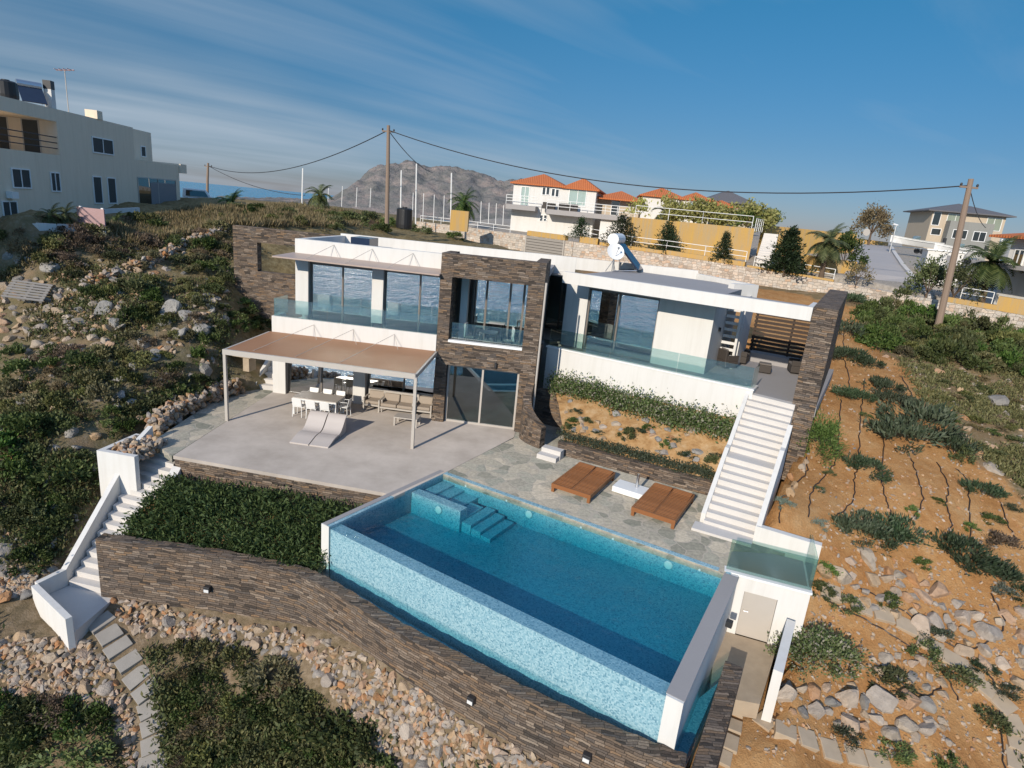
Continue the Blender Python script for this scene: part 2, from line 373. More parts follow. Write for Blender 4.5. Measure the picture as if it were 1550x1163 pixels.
# ------------------------------------------------------------------ terrain
CTRL_PX = [
 (1200,795,.5),(1215,700,1.2),(1225,640,1.9),(1250,560,2.9),(1290,480,4.5),(1300,450,5.1),(1500,700,1.2),(1550,500,4.7),(1400,600,2.6),(1400,520,3.8),
 (1500,560,3.4),(1550,620,2.3),(1320,640,2.0),(1320,760,.6),(1420,780,.4),(1550,850,-.6),(1400,900,-1.1),(1260,850,-.3),(1245,930,-1.3),(1300,1000,-1.9),
 (1180,1085,-1.95),(1150,1064,-1.88),(1110,1080,-2.0),(1550,1000,-1.9),(1550,1163,-3.2),(1100,1163,-2.8),(1400,1080,-2.5),(1250,1163,-2.9),
 (0,1163,-5.6),(200,1163,-5.4),(450,1163,-4.7),(650,1163,-3.7),(300,1030,-4.1),(100,1050,-4.2),(0,1000,-3.6),(450,1080,-3.75),
 (0,840,-2),(60,750,-1.4),(120,700,-.5),(150,745,-1.7),(20,920,-3),(200,640,.1),(260,610,.4),(320,580,.7),(100,600,.9),(0,600,.6),(0,700,-.6),
 (100,460,3.3),(0,460,3.0),(220,460,3.5),(220,540,1.9),(330,500,2.6),(345,462,3.3),(0,385,4.9),(100,385,5.1),(200,360,5.6),(300,350,6.0),(340,345,6.4),
 (300,322,6.9),(400,318,7.3),(450,312,7.5),(520,315,7.3),(600,335,6.6),(640,348,5.9),(700,358,5.8),(560,345,6.2),(400,470,2.8),(390,525,1.3),(380,585,.3),
 (870,387,5.6),(1100,414,5.1),(1270,446,5.0),(1400,467,4.8),(1200,438,5.0),(120,332,6.5),(240,315,6.9),(280,312,7.0),(20,345,6.1)]
CTRL_XY = [(-11.1,15.35,-2.94),(-7.95,15.1,-2.94),(-6.4,14.85,-2.88),(-5.15,14.5,-2.7),(-3.05,13.2,-2.27),(-1.97,12.5,-2.32),(-.58,11.7,-2.38),(1.6,10.55,-2.48),(3.9,9.4,-2.5),(5.8,11.2,-2.3),
 (0,4,-6.2),(-12,5,-8),(10,5,-5),(20,5,-4.5),(0,-3,-11),(-20,-3,-13),(20,-3,-9),(0,-25,-32),(-40,-20,-32),(40,-20,-28),(-70,-10,-40),(80,-10,-36),(-60,5,-14),(60,10,-6),
 (0,62,5.2),(40,78,7.65),(43.5,77,7.65),(31.8,62,7.0),(34.7,61,6.95),(26.2,51,6.2),(29.8,50.3,6.15),(23.5,46,5.55),(27.8,45.3,5.5),(38,52,6.3),(16,42,5.1),(8,50,5.4),(30,33,4.5),(-20,72,7.0),(-40,62,6.6),(-9,61,6.0),(20,54,5.95),(11,54,5.85),(24,62,6.4),(48,75,6.9),(60,60,5.9),(40,40,4.6),(60,33,4.2),(0,100,6),(60,110,7.8),(-60,100,4),
 (0,160,2),(100,160,3),(-100,140,-8),(0,240,-42),(150,240,-42),(-150,200,-45),(140,60,-8),(-58,42,4),(-95,40,-8),(-45,38,6),(-30,30,5.0),(-40,24,2.5),(-30,18,-1),(-45,12,-4),(35,20,1.0),(45,26,2.5),(30,12,-1.5),
 (-180,40,-45),(220,60,-45),(0,320,-50),(300,300,-50),(-300,200,-50),(-200,-40,-45),(200,-40,-45)]
cp = np.array([tuple(at(x, y, z)) for x, y, z in CTRL_PX] + CTRL_XY)
def _phi(d2): return np.sqrt(d2 + 1.2)
_n = len(cp); _A = np.zeros((_n+3, _n+3)); _d = ((cp[:, None, :2] - cp[None, :, :2])**2).sum(-1)
_A[:_n, :_n] = _phi(_d) - np.eye(_n)*.05; _A[:_n, _n] = 1; _A[:_n, _n+1:] = cp[:, :2]; _A[_n, :_n] = 1; _A[_n+1:, :_n] = cp[:, :2].T
_w = np.linalg.solve(_A, np.concatenate([cp[:, 2], np.zeros(3)]))

ROADWALL = [at(*q) for q in ((632,335,6.9),(700,343,6.9),(870,366,6.85),(1000,384,6.7),(1130,404,6.5),(1270,428,6.2),(1400,451,6.0),(1550,477,5.8))]
ROADWALL.append(ROADWALL[-1] + (ROADWALL[-1]-ROADWALL[-2])*1.2)
_wx = np.array([p.x for p in ROADWALL]); _wy = np.array([p.y for p in ROADWALL])

_rs = np.random.RandomState(5); _LAT = _rs.rand(64, 64)
def vnoise(x, y):
    xi = np.floor(x).astype(int); yi = np.floor(y).astype(int); fx = x-xi; fy = y-yi; fx = fx*fx*(3-2*fx); fy = fy*fy*(3-2*fy)
    g = lambda a, b: _LAT[a % 64, b % 64]
    return (g(xi, yi)*(1-fx)+g(xi+1, yi)*fx)*(1-fy) + (g(xi, yi+1)*(1-fx)+g(xi+1, yi+1)*fx)*fy
def fbm(x, y, o=4):
    r = 0; a = .5
    for i in range(o): r = r + a*(vnoise(x*2**i + 7.3*i, y*2**i + 3.1*i)-.5); a *= .55
    return r
def sstep(a, b, x): 
    t = np.clip((x-a)/(b-a), 0, 1); return t*t*(3-2*t)
def inpoly(x, y, poly):
    r = np.zeros(x.shape, bool); n = len(poly)
    for i in range(n):
        (x1, y1), (x2, y2) = poly[i][:2], poly[(i+1) % n][:2]
        if y1 == y2: continue
        c = ((y1 > y) != (y2 > y)) & (x < (x2-x1)*(y-y1)/(y2-y1)+x1); r ^= c
    return r
PB = [Vector(p) for p in ((-2.06,19.62),(6.3,14.92),(3.68,10.24),(-4.7,15.4))]        # pool corners: back left, back right, front right, front left
CLAMPS = [([(-12.7,20.4),(-11.1,18.85),(-4.2,17.8),(-4.9,15.3),(6.6,14.8),(7.95,16.85),(10.8,21.55),(15.0,30),(11,33),(4.8,33.2),(-7.6,34.0),(-11.6,26.8),(-12.9,25.8)], -.35),
 ([(-5.4,14.6),(-3.3,13.8),(4.05,9.75),(5.0,10.6),(7.4,15.0),(-1.9,20.4),(-2.6,19.9)], -2.2), ([(6.2,14.7),(8.9,14.0),(9.5,15.9),(7.7,16.95),(6.5,16.6)], -.5),
 ([(-11.3,15.75),(-4.9,14.75),(-4.7,15.6),(-3.4,17.8),(-11.1,18.9)], -1.9),
 ([(-13.0,14.4),(-11.0,13.4),(-11.15,15.6),(-11.1,17.0),(-12.8,17.0)], -3.35), ([(-12.75,17.0),(-11.1,17.0),(-11.1,18.9),(-12.7,18.9)], -2.2),([(-12.7,18.9),(-11.1,18.9),(-11.1,20.6),(-12.6,20.6)], -.9),
 ([(4.6,10.9),(6.95,11.6),(8.3,14.5),(8.1,15.1),(6.3,15.7),(5.5,14.2)], -2.4)]
def ground_np(x, y, detail=True):
    x = np.asarray(x, float); y = np.asarray(y, float); sh = x.shape; X = x.ravel(); Y = y.ravel(); z = np.zeros(X.size)
    for i in range(0, X.size, 20000):
        a, b = X[i:i+20000], Y[i:i+20000]
        d2 = (a[:, None]-cp[None, :, 0])**2 + (b[:, None]-cp[None, :, 1])**2
        z[i:i+20000] = _phi(d2) @ _w[:_n] + _w[_n] + _w[_n+1]*a + _w[_n+2]*b
    wy = np.interp(X, _wx, _wy); st = sstep(.32, .8, Y-wy) * sstep(-9.2, -5, X)
    z = z + st*1.15
    if detail:
        left = sstep(-3, -9, X - (Y-15)*.15); amp = .22 + .55*left; amp = amp*(.3 + .7*sstep(14.5, 19, Y))
        dec = (1 - sstep(40, 70, Y)*.6)*(1 - .85*st)
        z = z + fbm(X*.45, Y*.45)*amp*1.1*dec + fbm(X*1.7+9, Y*1.7, 3)*(.12+.22*left)*dec
    for poly, h in CLAMPS:
        m = inpoly(X, Y, poly); z = np.where(m, np.minimum(z, h), z)
    return z.reshape(sh)
def axis(lo, hi, step, far0, far1, g=1.18):
    a = list(np.arange(lo, hi+1e-6, step)); s = step; v = hi
    while v < far1: s *= g; v += s; a.append(v)
    s = step; v = lo; b = []
    while v > far0: s *= g; v -= s; b.append(v)
    return np.array(b[::-1] + a)
GX = axis(-26, 30, .34, -320, 330); GY = axis(5, 63, .36, -42, 330)
XX, YY = np.meshgrid(GX, GY); ZZ = ground_np(XX, YY)
def gz(x, y):
    i = min(max(int(np.searchsorted(GX, x))-1, 0), len(GX)-2); j = min(max(int(np.searchsorted(GY, y))-1, 0), len(GY)-2)
    fx = min(max((x-GX[i])/(GX[i+1]-GX[i]), 0), 1); fy = min(max((y-GY[j])/(GY[j+1]-GY[j]), 0), 1)
    return float((ZZ[j, i]*(1-fx)+ZZ[j, i+1]*fx)*(1-fy) + (ZZ[j+1, i]*(1-fx)+ZZ[j+1, i+1]*fx)*fy)
def ground_at(px, py, tmax=140):
    d = ray(px, py); d = d/ math.hypot(d.x, d.y); t = 6.0; prev = None
    while t < tmax:
        x, y, z = d.x*t, d.y*t, CZ + d.z*t
        if z < gz(x, y):
            lo, hi = t-.3, t
            for _ in range(8):
                m = (lo+hi)/2
                if CZ+d.z*m < gz(d.x*m, d.y*m): hi = m
                else: lo = m
            return Vector((d.x*hi, d.y*hi, CZ+d.z*hi))
        t += .3
    return None
def build_ground():
    ny, nx = ZZ.shape; V = np.stack([XX.ravel(), YY.ravel(), ZZ.ravel()], 1)
    idx = np.arange(ny*nx).reshape(ny, nx); F = np.stack([idx[:-1, :-1].ravel(), idx[:-1, 1:].ravel(), idx[1:, 1:].ravel(), idx[1:, :-1].ravel()], 1)
    me = bpy.data.meshes.new('ground'); me.from_pydata(V.tolist(), [], F.tolist())
    me.polygons.foreach_set('use_smooth', [True]*len(F))
    X, Y = V[:, 0], V[:, 1]; wy = np.interp(X, _wx, _wy); n1 = fbm(X*.5, Y*.5)*5
    soil = sstep(3.5, 6.0, X - .0*(Y)) * sstep(.3, -.4, Y-wy)                     # cleared orange earth right of the villa
    WP = [ground_at(*q) for q in ((1305, 468), (1318, 520), (1385, 565), (1405, 610), (1470, 690), (1549, 750))]
    WP = [tuple(q[:2]) for q in WP] + [(60, 18), (60, 60), (16, 45)]
    wild = inpoly(X + n1*.35, Y + fbm(X*.7+5, Y*.7)*2, WP).astype(float)
    soil = soil*(1-.85*wild)
    rub = sstep(19, 16.5, Y) * sstep(5.5, 4.0, X)                                 # rubble bank below the walls
    dry = sstep(27, 33, Y + n1) * sstep(-3, -5, X)
    plat = sstep(.2, .6, Y-wy) * sstep(-9, -8, X)
    a = me.color_attributes.new('ground_kind', 'FLOAT_COLOR', 'POINT')
    c = np.stack([soil, np.clip(rub, 0, 1), dry, plat], 1).astype(np.float32); a.data.foreach_set('color', c.ravel())
    o = bpy.data.objects.new('ground', me); col.objects.link(o); tag(o, kind='structure')
    t = NT('hillside_ground'); p = t.pos(); at_ = t.n('Attribute', attribute_name='ground_kind'); sp = t.n('SeparateColor', ins={0: at_.outputs['Color']})
    f1 = t.noise(p, .7, 6, .65); f2 = t.noise(p, 4, 6, .7); f3 = t.noise(p, 18, 5, .7)
    wild_c = t.ramp(f1, [(.32, (.27, .19, .115)), (.45, (.185, .145, .085)), (.55, (.15, .13, .07)), (.68, (.34, .265, .175))])
    wild_c = t.mix(t.ramp(f2, [(.5, (0, 0, 0)), (.72, (.8, .8, .8))]), wild_c, (.26, .22, .17))
    soil_c = t.ramp(t.math('ADD', t.math('MULTIPLY', f1, .6), t.math('MULTIPLY', f2, .4)), [(.3, (.28, .13, .046)), (.46, (.42, .215, .082)), (.6, (.49, .285, .125)), (.75, (.56, .38, .215))])
    vor = t.n('TexVoronoi', ins={'Vector': p, 'Scale': 9.0}); peb = t.ramp(vor.outputs['Distance'], [(.1, (1, 1, 1)), (.22, (0, 0, 0))])
    pebm = t.math('MULTIPLY', peb, t.ramp(f2, [(.5, (0, 0, 0)), (.62, (1, 1, 1))]))
    soil_c = t.mix(t.math('MULTIPLY', pebm, .8), soil_c, (.50, .40, .30))
    soil_c = t.mix(.5, soil_c, t.ramp(f3, [(.3, (.6, .6, .6)), (.7, (1.3, 1.3, 1.3))]), 'MULTIPLY')
    rub_c = t.ramp(f2, [(.3, (.11, .085, .05)), (.5, (.20, .145, .09)), (.7, (.32, .24, .16))])
    dry_c = t.ramp(f2, [(.3, (.12, .09, .045)), (.5, (.22, .165, .08)), (.7, (.30, .25, .14))])
    plat_c = t.ramp(f2, [(.3, (.30, .27, .23)), (.7, (.44, .39, .33))])
    c = t.mix(sp.outputs[2], wild_c, dry_c); c = t.mix(t.math('MULTIPLY', sp.outputs[1], .75), c, rub_c); c = t.mix(sp.outputs[0], c, soil_c); c = t.mix(at_.outputs['Alpha'], c, plat_c)
    me.materials.append(t.pbr(c, .95, t.bump(t.math('ADD', t.math('ADD', f2, f3), t.math('MULTIPLY', pebm, .6)), .7, .06), 0, .1))
build_ground()
sea = MB(); sea.face([(-9000, -6000, -40), (9000, -6000, -40), (9000, 10000, -40), (-9000, 10000, -40)]); tag(sea.build('sea', M['sea']), kind='structure')

def mountain():
    # ridge outline seen from the house, set about 2.4 km away as a real massif
    Y = 2400.0; prof = [(380,303),(520,302),(538,290),(560,266),(575,252),(600,246),(625,244),(655,252),(672,250),(700,254),(735,264),(750,270),(775,271),(800,268),(830,290),(880,310),(1000,330)]
    xs = [aty(a, b, Y).x for a, b in prof]; hs = [aty(a, b, Y).z for a, b in prof]
    gx = np.linspace(xs[0], xs[-1], 220); gy = np.linspace(-520, 520, 90); X, Yg = np.meshgrid(gx, gy)
    H = np.interp(X + fbm(X*.004, Yg*.004)*90, xs, hs) + 42
    f = np.clip(1-(np.abs(Yg)/520)**1.25, 0, 1); n = np.abs(fbm(X*.011+3, Yg*.011, 5))
    rg = 1 - np.abs(fbm(X*.009+1, Yg*.006, 5))*4.0
    Z = -42 + np.maximum(H, 0)*f*(1 - n*1.1*(1-f*.6)) + fbm(X*.03, Yg*.03, 4)*16*f + (rg-.6)*26*f*(1-f*.55)
    nx = len(gx); ny = len(gy); idx = np.arange(nx*ny).reshape(ny, nx)
    V = np.stack([X.ravel(), Yg.ravel()+Y, Z.ravel()], 1); F = np.stack([idx[:-1, :-1].ravel(), idx[:-1, 1:].ravel(), idx[1:, 1:].ravel(), idx[1:, :-1].ravel()], 1)
    me = bpy.data.meshes.new('hills'); me.from_pydata(V.tolist(), [], F.tolist()); o = bpy.data.objects.new('hills', me); col.objects.link(o); tag(o, kind='structure')
    t = NT('mountain_rock'); p = t.pos(); f = t.noise(p, .012, 6, .7); g = t.noise(p, .05, 6, .75)
    c = t.ramp(f, [(.35, (.15, .155, .145)), (.5, (.23, .215, .20)), (.62, (.33, .27, .24)), (.75, (.27, .265, .26))]); c = t.mix(t.ramp(g, [(.45, (0, 0, 0)), (.7, (.7, .7, .7))]), c, (.12, .12, .11))
    me.materials.append(t.pbr(c, .95, t.bump(g, .8, 12.0), 0, .1)); me.polygons.foreach_set('use_smooth', [True]*len(F))
mountain()

# ------------------------------------------------------------------ daylight
SUN_AZ, SUN_EL = math.radians(207.0), math.radians(23.5)      # clockwise from +Y
sd = Vector((math.sin(SUN_AZ)*math.cos(SUN_EL), math.cos(SUN_AZ)*math.cos(SUN_EL), math.sin(SUN_EL)))
L = bpy.data.lights.new('sun', 'SUN'); L.energy = 3.5; L.angle = math.radians(.55); L.color = (1.0, .90, .77)
lo = bpy.data.objects.new('sun', L); col.objects.link(lo); lo.rotation_euler = sd.to_track_quat('Z', 'Y').to_euler()
w = bpy.data.worlds.new('World'); sc.world = w; w.use_nodes = True; nt = w.node_tree; nt.nodes.clear()
def wn(t_, **k):
    x = nt.nodes.new('ShaderNode'+t_)
    for a, b in k.items(): setattr(x, a, b)
    return x
sky = wn('TexSky', sky_type='NISHITA', sun_disc=False, sun_elevation=SUN_EL, sun_rotation=SUN_AZ, altitude=50, air_density=1.0, dust_density=.15, ozone_density=3.0)
tc = wn('TexCoord'); sep = wn('SeparateXYZ'); nt.links.new(tc.outputs['Generated'], sep.inputs[0])
def wm(op, a, b):
    x = wn('Math', operation=op)
    for i, v in enumerate((a, b)):
        if hasattr(v, 'is_output'): nt.links.new(v, x.inputs[i])
        else: x.inputs[i].default_value = v
    return x.outputs[0]
# cirrus: streaks on a high plane, drawn out along the wind
den = wm('ADD', wm('MAXIMUM', sep.outputs[2], .0), .12); cx = wm('DIVIDE', sep.outputs[0], den); cy = wm('DIVIDE', sep.outputs[1], den)
cmb = wn('CombineXYZ'); nt.links.new(cx, cmb.inputs[0]); nt.links.new(cy, cmb.inputs[1])
def cirrus(rot, scl, scale, seed, dist, det):
    mp = wn('Mapping', vector_type='TEXTURE'); nt.links.new(cmb.outputs[0], mp.inputs[0]); mp.inputs['Rotation'].default_value = (0, 0, math.radians(rot)); mp.inputs['Scale'].default_value = tuple(1/q for q in scl); mp.inputs['Location'].default_value = (seed, seed*.7, 0)
    n = wn('TexNoise'); nt.links.new(mp.outputs[0], n.inputs['Vector']); n.inputs['Scale'].default_value = scale; n.inputs['Detail'].default_value = det; n.inputs['Roughness'].default_value = .6; n.inputs['Distortion'].default_value = dist
    return n.outputs['Fac']
fine = cirrus(36, (.35, 2.2, 1), .9, 3.1, .6, 8); band = cirrus(36, (.22, .95, 1), .62, 11.3, .4, 4); veil = cirrus(0, (1, 1, 1), .33, 5.2, 0, 3)
left = wm('MULTIPLY', cx, -.042)
cl = wm('ADD', wm('ADD', wm('MULTIPLY', fine, .22), wm('MULTIPLY', band, .75)), wm('ADD', wm('MULTIPLY', veil, .35), left))
cr = wn('ValToRGB'); nt.links.new(cl, cr.inputs[0]); cr.color_ramp.elements[0].position = .63; cr.color_ramp.elements[0].color = (0, 0, 0, 1); cr.color_ramp.elements[1].position = .97; cr.color_ramp.elements[1].color = (.85, .85, .85, 1)
er = wn('ValToRGB'); nt.links.new(sep.outputs[2], er.inputs[0]); E_ = er.color_ramp
STOPS = ((0.0, (.19, .205, .315)), (.12, (.16, .25, .33)), (.32, (.115, .36, .43)), (.48, (1.25, 1.25, 1.25)))
while len(E_.elements) < len(STOPS): E_.elements.new(.9)
for q_, (p_, c_) in zip(list(E_.elements), STOPS): q_.position = p_; q_.color = (*c_, 1)
mu = wn('Mix', data_type='RGBA', blend_type='MULTIPLY'); mu.inputs[0].default_value = 1.0; nt.links.new(sky.outputs[0], mu.inputs[6]); nt.links.new(er.outputs[0], mu.inputs[7])

mxs = wn('Mix', data_type='RGBA'); nt.links.new(cr.outputs[0], mxs.inputs[0]); nt.links.new(mu.outputs[2], mxs.inputs[6]); mxs.inputs[7].default_value = (2.1, 2.55, 3.05, 1)
bg = wn('Background'); bg.inputs[1].default_value = .15; nt.links.new(mxs.outputs[2], bg.inputs[0])
wo = wn('OutputWorld'); nt.links.new(bg.outputs[0], wo.inputs[0])
sc.view_settings.view_transform = 'Standard'; sc.view_settings.look = 'None'; sc.view_settings.gamma = 1; sc.view_settings.exposure = 0.36
sc.render.engine = 'CYCLES'; sc.cycles.use_denoising = True; sc.cycles.transparent_max_bounces = 24; sc.cycles.max_bounces = 10; sc.cycles.sample_clamp_indirect = 40
sc.cycles.caustics_reflective = False; sc.cycles.caustics_refractive = False
# ------------------------------------------------------------------ villa
HF = Fr((-3.27, 24.86), -6)                    # left wing + tower frame
RP = at(836, 527, 3.3); RQ = at(1140, 592, 3.3)
RF = Fr((RP.x, RP.y), e=(RQ.x-RP.x, RQ.y-RP.y))  # right wing frame: w=0 is the podium front
RLEN = (Vector((RQ.x, RQ.y)) - Vector((RP.x, RP.y))).length
FL = 3.15                                      # upper floor level
villa = thing('villa', 'white two-storey villa with a stacked slate tower and flat roof above the pool', 'villa', (0, 25, 0))

def win(fr, u0, u1, z0, z1, w, mull=(), name='window', fw=.07, depth=.09, glass='glass', parent=None, fm='frame', tilt=0.0):
    m = MB(); 
    m.box(fr, u0, u1, w, w+depth, z1-fw, z1); m.box(fr, u0, u1, w, w+depth, z0, z0+fw)
    m.box(fr, u0, u0+fw, w+.002, w+depth-.002, z0+fw, z1-fw); m.box(fr, u1-fw, u1, w+.002, w+depth-.002, z0+fw, z1-fw)
    for q in mull: m.box(fr, q-fw/2, q+fw/2, w+.004, w+depth-.004, z0+fw, z1-fw)
    o = m.build(name, M[fm], parent or villa)
    e = [u0+fw] + [x for q in mull for x in (q-fw/2, q+fw/2)] + [u1-fw]
    g = MB()
    for a, b in zip(e[::2], e[1::2]): g.box(fr, a, b, w+depth*.45, w+depth*.45+.012, z0+fw, z1-fw)
    if tilt:                                    # glazing leans back a little towards the house
        g.v = [tuple(Vector(v) + Vector((fr.n.x, fr.n.y, 0))*(math.tan(tilt)*(v[2]-(z0+z1)/2))) for v in g.v]
        L0 = root_loc(o)
        for vv in o.data.vertices: vv.co += Vector((fr.n.x, fr.n.y, 0))*(math.tan(tilt)*(vv.co.z+L0.z-(z0+z1)/2))
    g.build('pane', M[glass], o)
    return o

# --- left wing
WF = .95; WB = 6.0; ROOF = 6.98
m = MB()
m.box(HF, -7.7, -7.1, WF, WB, -.3, 3.05)               # lower corner pier
m.build('corner_pier', M['white'], villa)
m = MB(); m.box(HF, -3.91, -3.35, WF-.04, WF+.5, 0, 3.05)      # lower middle column
m.build('column', M['white'], villa)
m = MB(); m.box(HF, -6.6, -6.02, WF, WB, 3.752, 6.34); m.build('corner_pier', M['white'], villa); m = MB(); m.box(HF, -3.18, -2.68, WF, WF+.5, 3.752, 6.34)
m.build('column', M['white'], villa)
m = MB()
m.box(HF, -7.7, -7.3, WF+.6, WB, -.3, 3.045); m.box(HF, -7.3, 0, WB-.25, WB, -.3, 3.045)
m.box(HF, -6.58, -6.3, WF+.6, WB, 3.06, 6.335); m.box(HF, -6.3, 5.0, WB-.25, WB, 3.06, 6.335)
m.build('wall', M['white'], villa)
m = MB(); m.box(HF, -6.6, -.02, WF-.02, WF+.28, 6.34, ROOF); m.box(HF, -6.6, -6.35, WF+.28, WB, 6.34, ROOF); m.build('fascia', M['white'], villa)
m = MB(); m.box(HF, -6.35, .3, WF+.28, WB-.2, 6.34, 6.6); m.build('roof', M['screed'], villa)
m = MB(); m.box(HF, -6.6, 5.2, WB-.2, WB+.02, 6.342, ROOF+.09); m.build('parapet', M['white'], villa)
m = MB(); m.box(HF, -5.2, -4.3, 3.6, 4.8, 6.6, 7.1); m.build('skylight', M['pv'], villa)
# balcony slab with raised edge
m = MB(); m.box(HF, -7.2, -.02, 0.0, .16, 3.05, 3.75); m.box(HF, -7.2, -7.04, .16, WF, 3.05, 3.75); m.box(HF, -7.04, -.02, .16, WB-.3, 3.05, FL); m.build('balcony_slab', M['white'], villa)
g = MB(); g.box(HF, -7.12, -4.78, .06, .078, 3.75, 4.5); g.box(HF, -4.76, -2.42, .06, .078, 3.75, 4.5); g.box(HF, -2.40, -.04, .06, .078, 3.75, 4.5); g.box(HF, -7.12, -7.102, .08, WF+.3, 3.75, 4.5); g.build('glass_balustrade', M['balu_bright'], villa)
# awning over the upper windows, with stays
m = MB(); 
a = [HF.P(-6.98, -.32, 6.24), HF.P(.02, -.32, 6.20), HF.P(-.03, WF-.03, 6.30), HF.P(-6.7, WF-.03, 6.34)]
m.poly8([p for p in a] + [p+Vector((0, 0, .055)) for p in a]); aw = m.build('awning', M['awn'], villa)
for u in (-4.87, -3.19, -1.43):
    m = MB(); ap = HF.P(u, WF-.03, 6.88); m.tube([ap, HF.P(u-.75, -.22, 6.28)], .0095, 6); m.tube([ap, HF.P(u+.3, WF-.25, 6.33)], .0095, 6); m.build('stay', M['taupe'], aw)
# windows
win(HF, -6.02, -3.18, FL, 6.02, WF+.2, (-4.56,)); win(HF, -2.68, -.22, FL, 6.04, WF+.2, (-1.13,))
m = MB(); m.box(HF, -6.02, -3.18, WF+.18, WF+.4, 6.02, 6.34); m.box(HF, -2.68, -.2, WF+.18, WF+.4, 6.04, 6.34); m.build('lintel', M['frame'], villa)
win(HF, -7.1, -3.91, 0.0, 2.75, WF+.3, (-5.5,), tilt=math.radians(5.0)); win(HF, -3.35, -.25, 0.0, 2.75, WF+.3, (-1.67,), tilt=math.radians(5.0))
m = MB(); m.box(HF, -7.1, -3.91, WF+.16, WF+.4, 2.75, 3.05); m.box(HF, -3.35, -.2, WF+.16, WF+.4, 2.75, 3.05); m.build('lintel', M['frame'], villa)
# interior shells, floors
m = MB(); m.box(HF, -7.3, 4.6, WF+.45, WB-.3, -.2, -.005); m.build('floor', M['concrete'], villa)
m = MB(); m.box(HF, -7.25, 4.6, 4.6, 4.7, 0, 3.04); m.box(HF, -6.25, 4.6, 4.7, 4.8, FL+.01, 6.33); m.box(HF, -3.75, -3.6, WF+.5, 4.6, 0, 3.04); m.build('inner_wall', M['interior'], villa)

# --- slate tower (a portal with a loggia)
TD = .55
m = MB()
m.box(HF, 0, .48, 0, TD, -.3, 7.1); m.box(HF, 3.56, 4.2, 0, TD, -.3, 7.1)
m.box(HF, .48, 3.56, .0, TD, 6.18, 7.1); m.box(HF, .48, 3.56, 0, TD, 2.56, 3.52)
m.box(HF, 0.0, .4, TD, WF+.6, -.3, 7.098)              # return to the left wing
m.box(HF, 3.75, 4.2, TD, 2.6, 6.05, 7.098)             # beam on the right flank
m.box(HF, .4, 3.75, TD, 2.6, 6.6, 6.86)
m.box(HF, 3.7, 4.2, TD, 3.0, -.3, 3.3)
m.build('slate_tower', M['stone'], villa)
m = MB(); m.box(HF, .48, 3.56, -.03, .2, 3.52, 3.62); m.build('sill', M['white_paint'], villa)
m = MB(); m.box(HF, .4, 4.19, TD, 4.4, 2.9, FL); m.build('loggia_floor', M['screed'], villa)
m = MB(); m.box(HF, .4, 4.2, 2.6, 6.0, 6.35, 6.62); m.build('roof', M['screed'], villa)
m = MB(); m.box(HF, .62, .92, 1.3, 1.6, FL, 6.34); m.build('column', M['white'], villa)
win(HF, .92, 4.1, FL, 6.3, 2.35, (1.55, 2.6, 3.2), fw=.09)
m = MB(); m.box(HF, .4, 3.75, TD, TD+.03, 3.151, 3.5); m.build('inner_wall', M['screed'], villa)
g = MB(); g.box(HF, .49, 3.55, .28, .296, 3.62, 4.3); g.build('glass_balustrade', M['balu'], villa)
win(HF, .5, 3.54, 0.0, 2.54, .22, (2.0,), 'sliding_door', .08, .1, 'glass_door', fm='taupe')
g = MB(); q = HF.P(4.34, -.02, 0); g.tube([HF.P(4.27, -.03, 6.35), HF.P(4.27, -.03, .15)], .045, 10); g.build('drainpipe', M['taupe'], villa)
m = MB(); q = HF.P(2.55, -.06, 2.78); m.lathe(q, [(.05, -.1), (.06, -.09), (.06, .09), (.05, .1)], 12); m.build('wall_lamp', M['dark'], villa)

# --- right wing
FW = 1.72                                       # facade behind the balcony
cU = RF.loc(RQ)[0]
uC = RF.loc((7.96, 25.04))[0]                   # right corner of the facade
z_can = 6.68
m = MB()
m.box(RF, -.25, RLEN, 0, .18, .2, 3.3)          # podium front
m.box(RF, RLEN-.18, RLEN, .18, 1.1, 1.2, 3.298)
m.build('podium_wall', M['white'], villa)
m = MB(); m.box(RF, -.3, RLEN+.02, -.03, .22, 3.3, 3.36); m.build('coping', M['white_paint'], villa)
m = MB(); m.box(RF, -.25, RLEN-.19, .19, FW, 2.8, FL); m.build('balcony_floor', M['screed'], villa)
g = MB()
for k in range(3): g.box(RF, -.2 + k*(RLEN+.1)/3, -.2 + (k+1)*(RLEN+.1)/3 - .02, .09, .108, 3.36, 4.15)
g.box(RF, RLEN-.1, RLEN-.082, .12, 1.0, 3.2, 4.15)
g.build('glass_balustrade', M['balu'], villa)
uw0, uw1 = RF.pix(892, 437, FW)[0], RF.pix(999, 453, FW)[0]
m = MB()
m.box(RF, RF.pix(850, 440, FW)[0]+.25, uw0, FW, FW+.25, FL, 6.3); m.build('wall', M['white'], villa); m = MB(); m.box(RF, uw1, uC, FW, FW+.25, FL, 6.3); m.box(RF, uC-.25, uC, FW+.25, FW+4.4, FL, 6.3)
m.build('wall', M['white'], villa)
win(RF, uw0, uw1, FL, 5.92, FW+.12, ((uw0*.55+uw1*.45),), 'sliding_door')
m = MB(); m.box(RF, uw0, uw1, FW+.1, FW+.3, 5.92, 6.3); m.build('lintel', M['taupe'], villa)
win(RF, RF.pix(850, 440, FW)[0]-.85, RF.pix(850, 440, FW)[0]+.25, FL, 6.3, FW+.1, (), 'window')
m = MB(); m.box(RF, -1.5, uC-.3, FW+3.3, FW+3.4, FL+.01, 6.2); m.box(RF, -1.5, uC-.3, FW+.3, FW+3.3, FL-.2, FL+.005); m.build('inner_wall', M['interior'], villa)
